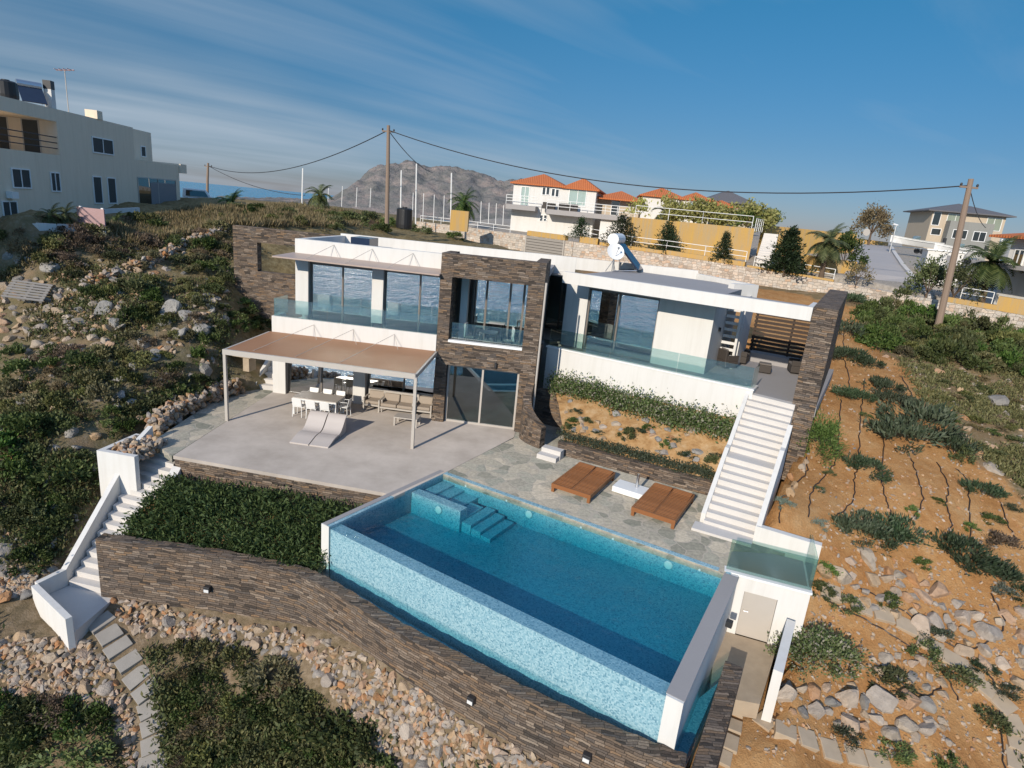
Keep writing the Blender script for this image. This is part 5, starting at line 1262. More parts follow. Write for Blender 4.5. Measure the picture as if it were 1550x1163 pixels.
for k_ in range(4): m.tube([(-.4+k_*.25, -.3, 2.32+k_*.025), (-.4+k_*.25, .3, 2.32+k_*.025)], .02, 5)
m.build('antenna', M['pink'], t, local=True)
# sign, low white wall and gate before it
p = ground_at(140, 350) or at(140, 350, 6); pa = aty(142, 335, p.y)
t = thing('notice_board', 'faded pinkish notice board on white posts before the cream house', 'sign', p, math.radians(-8))
m = MB(); m.box(WORLD, -.75, .75, -.03, .03, .25, 1.1); m.build('board', M['pink'], t, local=True)
for x in (-.6, .6): m = MB(); m.box(WORLD, x-.06, x+.06, .032, .1, -.4, 1.15); m.build('post', M['white_paint'], t, local=True)
def lowwall(name, label, pp, h, th, mat, cat='wall', sink=.6):
    m = MB()
    for a, b in zip(pp[:-1], pp[1:]):
        f = Fr(a[:2], e=(b-a)[:2]); L_ = Vector((b-a)[:2]).length
        m.poly8([f.P(0, 0, a.z-sink), f.P(L_, 0, b.z-sink), f.P(L_, th, b.z-sink), f.P(0, th, a.z-sink), f.P(0, 0, a.z+h), f.P(L_, 0, b.z+h), f.P(L_, th, b.z+h), f.P(0, th, a.z+h)])
    return tag(m.build(name, M[mat]), label, cat)
ga = lambda x, y: ground_at(x, y) or at(x, y, 6.5)
lowwall('garden_wall', 'low white garden wall below the cream house on the ridge', [ga(-30, 352), ga(60, 350), ga(120, 352)], .35, .3, 'white', 'garden wall')
lowwall('drive_kerb', 'thin white kerb wall in front of the cream garage', [ga(152, 325), ga(212, 322)], .3, .25, 'white', 'kerb')

# --- stone road wall with yellow copings
def along(x):                                     # point on the wall line by world x
    y = float(np.interp(x, _wx, _wy)); z = float(np.interp(x, _wx, [p.z for p in ROADWALL])); return Vector((x, y, z))
m = MB(); PW = ROADWALL
for a, b in zip(PW[:-1], PW[1:]):
    f = Fr(a[:2], e=(b-a)[:2]); L_ = Vector((b-a)[:2]).length
    m.poly8([f.P(0, -.2, a.z-2.2), f.P(L_, -.2, b.z-2.2), f.P(L_, .25, b.z-2.2), f.P(0, .25, a.z-2.2), f.P(0, -.2, a.z), f.P(L_, -.2, b.z), f.P(L_, .25, b.z), f.P(0, .25, a.z)])
tag(m.build('road_wall', M['stone_pale']), 'long pale rubble masonry wall behind the villa beside the road', 'stone wall')
def onwall(px): 
    best = min(PW and [along(PW[0].x + (PW[-1].x-PW[0].x)*i/600) for i in range(601)], key=lambda q: abs(projx(q)-px)); return best
def projx(q):
    v = CAM.transposed() @ (Vector(q)-Vector((0, 0, CZ))); return 775 + FPX*v.x/-v.z
def coping(x0, x1, h, label):
    a, b = onwall(x0), onwall(x1); n = max(2, int((b-a).length/3)); P_ = [along(a.x+(b.x-a.x)*i/n) for i in range(n+1)]; m = MB()
    for p, q in zip(P_[:-1], P_[1:]):
        f = Fr(p[:2], e=(q-p)[:2]); L_ = Vector((q-p)[:2]).length
        m.poly8([f.P(0, -.23, p.z+.004), f.P(L_, -.23, q.z+.004), f.P(L_, .22, q.z+.004), f.P(0, .22, p.z+.004), f.P(0, -.23, p.z+h), f.P(L_, -.23, q.z+h), f.P(L_, .22, q.z+h), f.P(0, .22, p.z+h)])
    return tag(m.build('yellow_coping', M['yellow']), label, 'coping')
coping(800, 858, .42, 'yellow rendered coping above the grey slatted gate in the stone wall'); coping(878, 905, .5, 'short yellow rendered block on the stone wall right of the gate')
coping(908, 1008, .26, 'yellow rendered coping on the stone wall behind the solar heater'); coping(1009, 1128, .34, 'long yellow rendered coping on the stone wall behind the right villa wing'); coping(1132, 1262, .14, 'thin yellow coping on the stone wall left of the road'); coping(1430, 1506, .30, 'yellow coping on the stone wall right of the utility pole'); coping(1507, 1600, .85, 'tall yellow rendered wall block below the red-roofed house at right')
ra = [onwall(x) + Vector((0, .12, z)) for x, z in ((882, .5), (955, .26), (1008, .3), (1128, .34))]
railing('railing', 'thin white railing along the yellow coping behind the villa', ra, .75, 2.2)
ra = [onwall(x) + Vector((0, .12, .14)) for x in (1140, 1200, 1262)]; railing('railing', 'thin white railing on the stone wall left of the road', ra, .7, 2.0)
ra = [onwall(x) + Vector((0, .12, .3)) for x in (1452, 1500)]; railing('railing', 'thin white railing on the yellow coping right of the utility pole', ra, .7, 1.5)
a, b = onwall(800), onwall(857); f = Fr(a[:2], e=(b-a)[:2]); L_ = (b-a).length
gt = thing('gate', 'grey gate of wide horizontal slats set in the stone wall', 'gate', a)
for k_ in range(6): m = MB(); m.box(f, .05, L_-.05, -.3, -.22, a.z-1.45+k_*.24, a.z-1.25+k_*.24); m.build('slat', M['grey_wood'], gt)
m = MB(); m.box(f, -.05, .05, -.34, -.215, a.z-1.6, a.z); m.build('post', M['taupe'], gt); m = MB(); m.box(f, L_-.05, L_+.05, -.34, -.215, a.z-1.6, a.z); m.build('post', M['taupe'], gt)

# --- white two-storey house with red hipped roofs
fr, a, b = base_fr(773, 345, 70, 908, 357, 68); L_ = (b-a).length; zb = 5.5; Zp = lambda x, y, w=0: fr.pix(x, y, w)[1]; U = lambda x, y, w=0: fr.pix(x, y, w)[0]
wh = thing('villa_house', 'white two-storey house with red tiled roofs and long balconies behind the wall', 'house', (a.x, a.y, 6.5))
ze = Zp(778, 276); u0, uR = U(776, 300), U(902, 300)
m = MB(); m.box(fr, u0, uR, 0, 9, zb, ze); m.build('wall', M['white'], wh)
m = MB(); m.box(fr, uR+.003, uR+4.6, 2.2, 9, zb, ze-.7); m.build('wall', M['beige'], wh)
hip(fr, u0, u0+(uR-u0)*.60, -.0, 8, ze, 1.25, .35, wh); hip(fr, u0+(uR-u0)*.62, uR, .0, 8.6, ze-.06, 1.15, .3, wh); hip(fr, uR+.1, uR+4.6, 1.4, 9, ze-.75, .95, .45, wh)
zs0, zs1 = Zp(860, 327), Zp(860, 319)
m = MB(); m.box(fr, U(770, 315), U(814, 320), -1.5, -.003, zs0+.15, zs1+.1); m.build('balcony', M['screed'], wh)
m = MB(); m.box(fr, U(831, 320), uR+1.0, -1.7, -.003, zs0, zs1-.05); m.box(fr, uR+1.002, uR+5.0, -1.7, 2.1, zs0, zs1-.051); m.build('balcony', M['screed'], wh)
m = MB(); m.box(fr, uR+.9, uR+5.0, -1.2, 2.0, zb, zs0-.003); m.build('wall', M['white'], wh)
for q in ((822, 284, 825, 295), (828, 284, 831, 295), (836, 286, 839, 297), (842, 287, 845, 298), (818, 326, 821, 335), (824, 326, 827, 335)): pxwin(fr, *q, wh, cross=False)
pxwin(fr, 790, 283, 799, 311, wh, name='door', mat='balu'); pxwin(fr, 863, 287, 885, 313, wh, name='door', mat='balu')
panewin(fr, uR+1.6, uR+2.4, zs1, zs1+2.0, wh, w=2.2, name='door', cross=False)
def prail(u0_, u1_, w, z, parent):
    m = MB()
    for k_ in (.35, .65, .95): m.tube([fr.P(u0_, w, z+k_), fr.P(u1_, w, z+k_)], .03, 5)
    n = int((u1_-u0_)/1.2)
    for i in range(n+1): u = u0_+(u1_-u0_)*i/n; m.tube([fr.P(u, w, z), fr.P(u, w, z+.95)], .03, 5)
    m.build('railing', M['white_paint'], parent)
prail(U(770, 315), U(814, 320), -1.45, zs1+.1, wh); prail(U(831, 320), uR+5, -1.65, zs1-.05, wh)
t = thing('outdoor_sofa', 'dark outdoor sofa on the long balcony of the white house', 'sofa', fr.P(U(845, 315), -1.0, zs1-.05), fr.ang)
m = MB(); m.box(WORLD, -1.6, -.2, -.3, .4, .02, .35); m.box(WORLD, -1.6, -.2, .25, .4, .352, .7); m.box(WORLD, .1, 2.2, -.3, .4, .02, .4); m.box(WORLD, .1, 2.2, .25, .4, .402, .75); m.build('seat', M['wicker'], t, local=True)
# --- raised yellow terrace with the second white house
A, B = aty(985, 330, 53), aty(1142, 347.5, 52); YF = Fr(A[:2], e=(B-A)[:2]); YL = Vector((B-A)[:2]).length; zy = 9.3
m = MB(); m.box(YF, -1.5, YL, 0, 26, 5.6, zy); tag(m.build('terrace_wall', M['yellow']), 'tall weathered yellow retaining wall under the hedge of second white house', 'retaining wall')
ra = [YF.P(u, .2, zy) for u in (-1.3, YL*.5, YL-.2)]; railing('railing', 'thin white railing along the top of the tall yellow wall', ra, .95, 2.0)
f2 = Fr(YF.P(0, 16, 0)[:2], e=YF.e); U2 = lambda x, y, w=0: f2.pix(x, y, w)[0]; Z2 = lambda x, y, w=0: f2.pix(x, y, w)[1]
sh = thing('villa_house', 'long white bungalow with small red tiled hip roofs above the yellow wall', 'house', f2.P(2, 0, zy))
ua, ub, uc = U2(973, 300), U2(1031, 305), U2(1074, 310)
m = MB(); m.box(f2, ua, ub, 0, 7, zy-.2, Z2(1000, 297)); m.build('wall', M['white'], sh); m = MB(); m.box(f2, ub+.003, uc, -.8, 6.5, zy-.2, Z2(1050, 302, -.8)); m.build('wall', M['white'], sh)
hip(f2, ua, ub, 0, 7, Z2(1000, 297), .95, .35, sh); hip(f2, ub, uc, -.8, 6.5, Z2(1050, 302, -.8), .8, .3, sh); hip(f2, uc+.2, uc+2.6, .2, 5, Z2(1085, 311, .2), .6, .3, sh)
for q in ((1020, 305, 1022, 310), (1024, 305, 1026, 310), (1042, 306, 1060, 318)): pxwin(f2, *q, sh, cross=False, w=-.8 if q[0] > 1031 else 0, mat='balu' if q[0] > 1031 else 'tint_dark')
f3 = Fr(YF.P(0, 24, 0)[:2], e=YF.e); U3 = lambda x, y: f3.pix(x, y)[0]; Z3 = lambda x, y: f3.pix(x, y)[1]
bh = thing('stone_house', 'beige house with grey hipped roof behind the white bungalow', 'house', f3.P(12, 0, zy))
ua, ub = U3(1072, 310), U3(1137, 312); m = MB(); m.box(f3, ua, ub, 0, 9, 8, Z3(1120, 307)); m.build('wall', M['beige'], bh); hip(f3, ua, ub, 0, 9, Z3(1120, 307), 1.35, .5, bh, 'greyroof'); pxwin(f3, 1125, 311, 1130, 323, bh, cross=False)
# pale stair and lower yellow walls right of it
a, b = aty(1157, 353, 53.5), aty(1146, 389, 47); st_ = thing('staircase', 'pale narrow outdoor stair beside the tall yellow wall', 'staircase', b)
sf = Fr(b[:2], e=(a-b)[:2]); sl = Vector((a-b)[:2]).length
for i in range(12): m = MB(); m.box(sf, sl*i/12, sl*(i+1)/12, -1.1, .0, 5.6, b.z+(a.z-b.z)*(i+1)/12); m.build('step', M['step'], st_)
ra = [a + Vector((-.6, 0, 0)), b + Vector((-.6, 0, 0))]; railing('railing', 'white railing at the head of the pale stair by the yellow wall', [aty(1142, 350, 53), aty(1153, 352, 54)], 1.0, .35)
A, B = aty(1158, 341, 56), aty(1245, 352, 58); lw = Fr(A[:2], e=(B-A)[:2]); m = MB(); m.box(lw, 0, Vector((B-A)[:2]).length+4, 0, .4, 6, A.z); tag(m.build('boundary_wall', M['yellow']), 'yellow boundary wall behind the round dark bush and palm', 'boundary wall')
lowwall('boundary_wall', 'low yellow wall along the parking area left of the road', [aty(1200, 383, 46), aty(1298, 397, 46)], .0, .35, 'yellow', 'boundary wall', 1.2)
lowwall('boundary_wall', 'low yellow wall at the far end of the road', [aty(1290, 360, 74), aty(1345, 367, 74)], .0, .4, 'yellow', 'boundary wall', 1.5)
# --- road climbing away
rd = [(1292, 366, 1345, 371, 78), (1291, 376, 1350, 383, 62), (1287, 394, 1362, 402, 51), (1281, 410, 1378, 421, 46)]
rl = []
for x0, y0, x1, y1, Y in rd: rl.append((aty(x0, y0, Y), aty(x1, y1, Y*.985)))
na_, nb_ = onwall(1270), onwall(1404); rl.append((na_ + Vector((.12, .27, -.03)), nb_ + Vector((.12, .27, -.03)))); rl[-2] = (rl[-2][0].lerp(rl[-1][0], .0), rl[-2][1])
m = MB()
for (a, b), (c, d) in zip(rl[:-1], rl[1:]): m.face([c, d, b, a])
o = m.build('road', M['road']); tag(o, kind='structure')
m = MB()
for (a, b), (c, d) in zip(rl[:-1], rl[1:]):
    m.poly8([d+Vector((0, 0, -.5)), d+Vector((.35, 0, -.5)), b+Vector((.35, 0, -.5)), b+Vector((0, 0, -.5)), d+Vector((0, 0, .16)), d+Vector((.35, 0, .16)), b+Vector((.35, 0, .16)), b+Vector((0, 0, .16))])
tag(m.build('kerb', M['step']), kind='structure')
p = aty(1306, 372, 66); t = thing('traffic_mirror', 'round pale traffic mirror at the far end of the road', 'traffic mirror', p)
m = MB(); m.tube([(0, 0, -.5), (0, 0, 1.3)], .05, 8); m.build('post', M['steel'], t, local=True); m = MB(); m.tube([(0, -.06, 1.35), (0, -.12, 1.35)], .36, 22); m.build('disc', M['taupe'], t, local=True)
p = aty(1346, 384, 62); t = thing('street_lamp', 'slim street lamp beside the road behind the brown tree', 'street lamp', p)
m = MB(); m.tube([(0, 0, -.5), (0, 0, 2.7)], .05, 6); m.build('pole', M['steel'], t, local=True); m = MB(); m.tube([(-.3, 0, 2.75), (.15, 0, 2.7)], [.1, .06], 8); m.build('lamp_head', M['white_paint'], t, local=True)
# --- grey roofed house far right
fr, a, b = base_fr(1410, 386, 88, 1515, 398, 86); U = lambda x, y, w=0: fr.pix(x, y, w)[0]; Zp = lambda x, y, w=0: fr.pix(x, y, w)[1]
gh = thing('stone_house', 'two-storey beige house with grey hipped roof and grey bay, far right', 'house', (a.x, a.y, 8))
ua, ub = U(1410, 330), U(1522, 335); zt = Zp(1412, 318); m = MB(); m.box(fr, ua, ub, 0, 9, 6.5, zt); m.build('wall', M['beige'], gh); hip(fr, ua, ub, 0, 9, zt, 1.35, .8, gh, 'greyroof')
m = MB(); m.box(fr, U(1428, 350), U(1492, 360), -1.6, -.003, 6.5, Zp(1430, 334)); m.build('bay', M['greyblock'], gh)
pxwin(fr, 1436, 324, 1456, 340, gh, mat='balu'); pxwin(fr, 1496, 330, 1512, 350, gh, mat='balu'); pxwin(fr, 1415, 321, 1420, 341, gh, cross=False); pxwin(fr, 1411, 346, 1422, 356, gh, cross=False); pxwin(fr, 1444, 348, 1461, 362, gh, w=-1.6); pxwin(fr, 1475, 351, 1489, 366, gh, w=-1.6)
# --- white shed and boats in the yard
a = aty(1398, 406, 48); b = aty(1452, 412, 47); f = Fr(a[:2], e=(b-a)[:2]); Ls = Vector((b-a)[:2]).length; t = thing('storage_shed', 'low white storage shed beside the road at right', 'shed', a)
m = MB(); m.box(f, 0, Ls, 0, 3.5, 6.5, a.z+1.35); m.build('wall', M['white'], t); m = MB(); m.box(f, -.1, Ls+.1, -.1, 3.6, a.z+1.355, a.z+1.45); m.build('roof', M['white_paint'], t); m = MB(); m.box(f, Ls*.55, Ls*.8, -.03, -.003, a.z, a.z+1.1); m.build('door', M['greysign'], t)
def boat(p, L_, rz, label):
    t = thing('boat', label, 'boat', p, rz); m = MB(); n = 9; V = []
    for i in range(n):
        s = i/(n-1); w = .55*(1-max(0, s-.45)**2*3.1); z0 = .15+.25*s*s
        V.append(((-L_/2+L_*s), max(.02, w), z0, .75+.3*s*s))
    for i in range(n-1):
        x0, w0_, k0, g0 = V[i]; x1, w1_, k1, g1 = V[i+1]
        for sg in (1, -1): m.face([(x0, 0, k0), (x1, 0, k1), (x1, sg*w1_, g1), (x0, sg*w0_, g0)])
        m.face([(x0, w0_*.9, g0-.15), (x1, w1_*.9, g1-.15), (x1, -w1_*.9, g1-.15), (x0, -w0_*.9, g0-.15)])
    m.face([(V[0][0], 0, V[0][2]), (V[0][0], V[0][1], V[0][3]), (V[0][0], -V[0][1], V[0][3])]); m.build('hull', M['white_paint'], t, local=True)
    m = MB(); m.poly8([Vector(q) for q in ((-.2, -.3, .7), (.5, -.25, .75), (.5, .25, .75), (-.2, .3, .7), (-.2, -.28, 1.15), (.2, -.2, 1.15), (.2, .2, 1.15), (-.2, .28, 1.15))]); m.build('windscreen', M['balu'], t, local=True)
    m = MB(); m.box(WORLD, -L_/2-.25, -L_/2-.02, -.12, .12, .45, 1.2); m.build('outboard_motor', M['dark'], t, local=True)
    tr = thing('boat_trailer', label.replace('white boat', 'steel trailer under white boat'), 'trailer', p, rz); m = MB(); m.box(WORLD, -L_*.4, L_*.5, -.05, .05, -.02, .08); m.box(WORLD, -.6, -.5, -.6, .6, -.06, .06); m.build('chassis', M['steel'], tr, local=True)
    for s in (-.66, .66): m = MB(); m.tube([(-.55, s-.08, -.22), (-.55, s+.08, -.22)], .27, 14); m.build('wheel', M['tank_black'], tr, local=True)
boat(aty(1384, 376, 62), 4.6, math.radians(170), 'small white boat on its trailer left of the white shed'); boat(aty(1448, 390, 54), 4.0, math.radians(175), 'small white boat standing behind the white shed')
# --- red roofed house cut by the right edge
fr, a, b = base_fr(1506, 440, 41, 1560, 446, 38.6); rh = thing('villa_house', 'white house with low red tiled roof at the right edge', 'house', (a.x, a.y, 6)); U = lambda x, y: fr.pix(x, y)[0]; Zp = lambda x, y: fr.pix(x, y)[1]
m = MB(); m.box(fr, U(1522, 400), 14, 0, 9, 5, Zp(1530, 358)); m.build('wall', M['white'], rh); hip(fr, U(1522, 400), 14, 0, 9, Zp(1530, 358), 1.2, .9, rh)
m = MB(); m.box(fr, U(1524, 410), 14, -2.2, -.003, Zp(1530, 407), Zp(1530, 401)); m.build('balcony', M['screed'], rh); panewin(fr, U(1538, 380), U(1552, 380), Zp(1530, 401), Zp(1530, 378), rh, name='door')
p = at(1507, 440, 6.15); t = thing('flag_pole', 'slim white pole in front of the red-roofed house at right', 'pole', p); m = MB(); q = aty(1517, 362, p.y); m.tube([(0, 0, -.3), (q.x-p.x, 0, q.z-p.z)], .07, 8); tag(m.build('shaft', M['white_paint'], t, local=True))
# --- utility poles, cables
def upole(px0, py0, px1, py1, y, r, label):
    a = aty(px0, py0, y); b = aty(px1, py1, y); t = thing('utility_pole', label, 'utility pole', a); m = MB(); m.tube([(0, 0, -1.2), (b-a)*.5, b-a], [r*1.15, r, r*.8], 10); m.build('pole', M['pole_wood'], t, local=True)
    m = MB(); c = b-a; m.box(WORLD, c.x-.5, c.x+.5, c.y-.05, c.y+.05, c.z-.5, c.z-.4); m.build('crossarm', M['pole_wood'], t, local=True)
    for s in (-.45, .45): m = MB(); m.lathe((c.x+s, c.y, c.z-.4), [(.05, 0), (.07, .08), (.04, .16)], 8); m.build('insulator', M['dark'], t, local=True)
    return b
pA = upole(586, 332, 588, 190, 52, .16, 'tall wooden utility pole behind the villa before the far mountain'); pB = upole(1427, 470, 1470, 271, 36.5, .17, 'leaning wooden utility pole behind the right garden slope'); pC = upole(313, 300, 315, 247, 88, .17, 'distant dark utility pole right of the cream house')
def cable(a, b, sag, label, r=.03):
    P_ = []; n = 28
    for i in range(n+1):
        s = i/n; q = a.lerp(b, s); q.z -= sag*4*s*(1-s); P_.append(q)
    m = MB(); m.tube(P_, r, 5); tag(m.build('cable', M['dark']), label, 'cable')
d = Vector((0, 0, -.35)); cable(pA+d, pB+d, 2.0, 'long sagging overhead cable between the two wooden utility poles', .035); cable(pC+d, pA+d, 1.9, 'sagging overhead cable from the distant pole to the middle pole', .04); cable(pC+d, aty(462, 296, 80), .8, 'overhead cable running down from the distant pole to the palms', .035); cable(pA+d, aty(655, 262, 75), .5, 'short overhead cable leaving the middle pole towards the court', .035); cable(pB+d, aty(1492, 345, 50), .3, 'overhead cable from the leaning pole down to the houses', .025)
# --- white posts of the sports court
for i, (x, yb, yt, Y, hgt) in enumerate(((458, 305, 255, 62, 0), (497, 308, 283, 80, 0), (518, 309, 282, 80, 0), (540, 310, 284, 78, 0), (561, 310, 285, 78, 0), (607, 332, 258, 62, 0), (630, 336, 248, 62, 0), (625, 330, 292, 76, 0), (641, 332, 293, 76, 0), (657, 333, 295, 76, 0), (672, 332, 296, 76, 0), (683, 335, 262, 62, 0), (728, 336, 305, 76, 0), (740, 338, 307, 76, 0), (751, 339, 308, 76, 0), (762, 340, 311, 76, 0))):
    a = aty(x-1, yb+4, Y); b = aty(x+.5, yt, Y); big = yb-yt > 45
    m = MB(); m.tube([a, b], .065 if big else .04, 6); o = m.build('court_post', M['white_paint'])
    tag(o, 'tall white floodlight mast of the sports court behind the villa' if big else 'slim white fence post of the sports court before the mountain', 'post', 'tall masts of the sports court' if big else 'fence posts of the sports court')
a = aty(612, 334, 50); t = thing('water_tank', 'black cylindrical water tank beside a white post behind the villa', 'water tank', a - Vector((0, 0, .6))); m = MB(); m.lathe((0, 0, 0), [(.62, 0), (.64, .3), (.62, 1.45), (.5, 1.55)], 18); m.build('body', M['tank_black'], t, local=True); m = MB(); m.lathe((0, 0, 1.551), [(.2, 0), (.2, .08)], 10); m.build('lid', M['tank_black'], t, local=True)
a, b = aty(681, 340, 56), aty(708, 341, 56); f = Fr(a[:2], e=(b-a)[:2]); m = MB(); m.box(f, 0, (b-a).length, 0, .9, a.z-.5, a.z+1.25); tag(m.build('yellow_kiosk', M['yellow']), 'small yellow rendered meter housing on the stone wall before the mountain', 'meter housing')
ra = [onwall(x)+Vector((0, .15, 0)) for x in (636, 700, 772)]; railing('railing', 'thin white railing along the stone wall left of the white house', ra, .6, 2.2)
# --- parked van beside the cream house
p = aty(306, 316, 60); t = thing('parked_van', 'white van parked behind the ridge right of the cream house', 'van', p, math.radians(25))
m = MB(); m.poly8([Vector(q) for q in ((-1.6, -.75, .35), (1.7, -.75, .35), (1.7, .75, .35), (-1.6, .75, .35), (-1.6, -.68, 1.0), (1.6, -.68, .95), (1.6, .68, .95), (-1.6, .68, 1.0))]); m.poly8([Vector(q) for q in ((-1.58, -.67, 1.002), (.9, -.67, 1.002), (.9, .67, 1.002), (-1.58, .67, 1.002), (-1.5, -.6, 1.75), (.35, -.6, 1.75), (.35, .6, 1.75), (-1.5, .6, 1.75))]); m.build('body', M['white_paint'], t, local=True, bevel=.05)
m = MB(); m.poly8([Vector(q) for q in ((-1.3, -.69, 1.1), (.6, -.69, 1.1), (.6, .69, 1.1), (-1.3, .69, 1.1), (-1.25, -.63, 1.6), (.3, -.63, 1.6), (.3, .63, 1.6), (-1.25, .63, 1.6))]); m.build('window', M['tint_dark'], t, local=True)
for x in (-1.05, 1.1):
    for y in (-.72, .72): m = MB(); m.tube([(x, y-.08, .32), (x, y+.08, .32)], .32, 14); m.build('wheel', M['tank_black'], t, local=True)

# --- trees and hedges of the neighbourhood
def hh(px, py_base, py_top, Y): a = aty(px, py_base, Y); b = aty(px, py_top, Y); return a, (b-a).length
CON = 'conifers along the yellow-topped wall'
for i, (x, yb, yt, Y, w) in enumerate(((878, 361, 331, 54, 19), (938, 371, 327, 52.3, 30), (1007, 383, 338, 51.3, 26), (1093, 395, 353, 48, 17))):
    p, h = hh(x, yb, yt, Y); conifer(p, h, w*Y/FPX, ['small young conifer left of the four before the white house', 'broad dark conifer in front of the white house balcony', 'dark conifer at the left end of the tall yellow wall', 'small conifer before the middle of the tall yellow wall'][i], i+1, CON)
p, h = hh(1187, 412, 348, 45.2); conifer(p, h, 1.5, 'tall blue-green conifer before the pale stair by the road', 9, None, 'leaf_conifer', 5200)
p = aty(1243, 418, 44.3); palm(p, 2.3, 'fan palm with brown skirt beside the forecourt left of the road', 1.9, 40, 3)
p, h = hh(1276, 404, 362, 47); tree(p, h, 1.35, h*.8, 'round dark clipped bush beside the fan palm left of the road', 21, 'leaf_dark', 2200, .15, 'round_bush', .2, None, 'bush')
p, h = hh(1314, 372, 314, 72); tree(p, h, 2.1, h*.62, 'airy brown-leaved tree at the far end of the road', 22, 'leaf_brown', 2600, .32, 'tree', .26)
p, h = hh(1164, 338, 322, 58); tree(p, h, 1.1, h*.9, 'small round green tree above the yellow boundary wall', 23, 'leaf_green', 900, .1, 'tree', .2)
p, h = hh(1410, 450, 402, 39.5); tree(p+Vector((0, .5, 0)), h, 1.35, h*.85, 'rounded pale green shrub at the road corner left of the leaning pole', 24, 'leaf_green', 2600, .1, 'shrub', .16, None, 'shrub')
p, h = hh(1455, 456, 405, 38.8); tree(p+Vector((0, .8, 0)), h, 1.5, h*.85, 'dark green shrub behind the leaning utility pole', 25, 'leaf_dark', 2200, .1, 'shrub', .16, None, 'shrub')
p = aty(1487, 452, 39); palm(p, 2.2, 'bushy palm before the red-roofed house at right', 2.2, 44, 5)
p, h = hh(1296, 428, 402, 42.5); tree(p, h, .8, h*.8, 'small reddish shrub on the wall at the road corner', 26, 'leaf_brown', 700, .1, 'shrub', .14, None, 'shrub')
p = aty(350, 313, 47); palm(p - Vector((0, 0, .2)), .4, 'low bushy palm on the dry ridge right of the cream house', 1.5, 40, 6)
p = aty(484, 312, 60); palm(p, 1.0, 'small palm on the ridge left of the utility pole', 1.8, 30, 7)
p = aty(700, 332, 66); palm(p, 1.6, 'palm tree beside the yellow meter housing before the mountain', 2.2, 34, 8)
p = f2.P(U2(1005, 320)-.0, -3, zy); palm(p, .8, 'palm tree in front of the white bungalow', 1.9, 34, 10)
for i, (x, y) in enumerate(((78, 335), (100, 333), (175, 345))): q = ga(x, y); palm(q, .3, ['stubby palm before the cream house, left of the notice board', 'stubby palm before the cream house, close beside the notice board', 'thin stubby palm right of the notice board'][i], .8, 20, 11+i, (0, 0), 'stubby palms before the cream house')
hg = thing('clipped_hedge', 'yellow-green hedge on top of the tall yellow wall', 'hedge', YF.P(6, 2.2, zy)); C = []; N_ = []; r = np.random.RandomState(3)
for i in range(120):
    u = 1.2 + (YL+1.0)*r.rand()*.97; c = np.array(YF.P(u, 2.4+r.rand()*1.2, zy + .2 + r.rand()*(1.25 + .35*math.sin(u*1.7)))); k_ = 60; C.append(c + r.normal(0, .28, (k_, 3))); N_.append(r.normal(0, .5, (k_, 3)) + [0, -.4, .5])
C = np.concatenate(C); me = leaf_mesh('foliage', C - np.array(hg.location), np.concatenate(N_), .3, .5, [M['leaf_yellow']], 4); o = bpy.data.objects.new('foliage', me); col.objects.link(o); o.parent = hg
tree(YF.P(-.9, 1.5, zy), 1.3, 1.0, 1.1, 'bright yellow-green shrub at the left end of the tall yellow wall', 31, 'leaf_yellow', 500, .1, 'shrub', .2, None, 'shrub')
tree(YF.P(YL-.2, 2.5, zy), 1.2, 1.3, 1.0, 'dark green shrub at the right end of the yellow-green hedge', 32, 'leaf_green', 700, .1, 'shrub', .2, None, 'shrub')
# ------------------------------------------------------------------ planted bank, bed and hillside
def stuff_leaves(name, C, N, size, mat, aspect=.5, seed=1, jit=.6, label=None):
    me = leaf_mesh(name, C, N, size, aspect, [mat], seed, jit); o = bpy.data.objects.new(name, me); col.objects.link(o); tag(o, label, None, None, 'stuff'); return o
R = np.random.RandomState(11)
# green bank between the terrace and the retaining wall
bk_top = [Vector((-11.05, 18.6, -.75)), Vector((-7.5, 18.3, -.8)), Vector((-3.75, 17.6, -.75))]
bk_bot = [Vector((-11.15, 15.9, -1.45)), Vector((-7.9, 15.65, -1.4)), Vector((-5.0, 15.0, -1.35))]
def bank(s, t):
    i = 0 if s < .5 else 1; k = s*2-i; a = bk_top[i].lerp(bk_top[i+1], k); b = bk_bot[i].lerp(bk_bot[i+1], k); p = a.lerp(b, t)
    p.z += .22*math.sin(math.pi*t) + .22*float(fbm(np.array([p.x*1.1]), np.array([p.y*1.1]), 3)[0]); return p
nb = 30; m = MB(); m.v = [tuple(bank(i/nb, j/nb) - Vector((0, 0, .12))) for j in range(nb+1) for i in range(nb+1)]
for j in range(nb):
    for i in range(nb): a = j*(nb+1)+i; m.f.append((a, a+nb+1, a+nb+2, a+1)); m.m.append(0)
tag(m.build('planting_bank', M['soil'], smooth=True), kind='structure')
C = []; N = []
for _ in range(1150):
    s, t = R.rand(), R.rand()
    if s > .86 and t < .45 and R.rand() < .75: continue
    p = bank(s, t); hgt = .12 + .22*R.rand(); k = 26
    d = np.array([R.normal(0, .35), -.5+R.normal(0, .3), .8]); q = np.array(p) + R.normal(0, .09, (k, 3)) + np.outer(R.rand(k), d)*hgt
    C.append(q); N.append(np.tile(d, (k, 1)) + R.normal(0, .3, (k, 3)))
stuff_leaves('ground_cover', np.concatenate(C), np.concatenate(N), .15, M['leaf_hedge'], .3, 2, .5, 'dense dark green juniper covering the bank above the retaining wall')
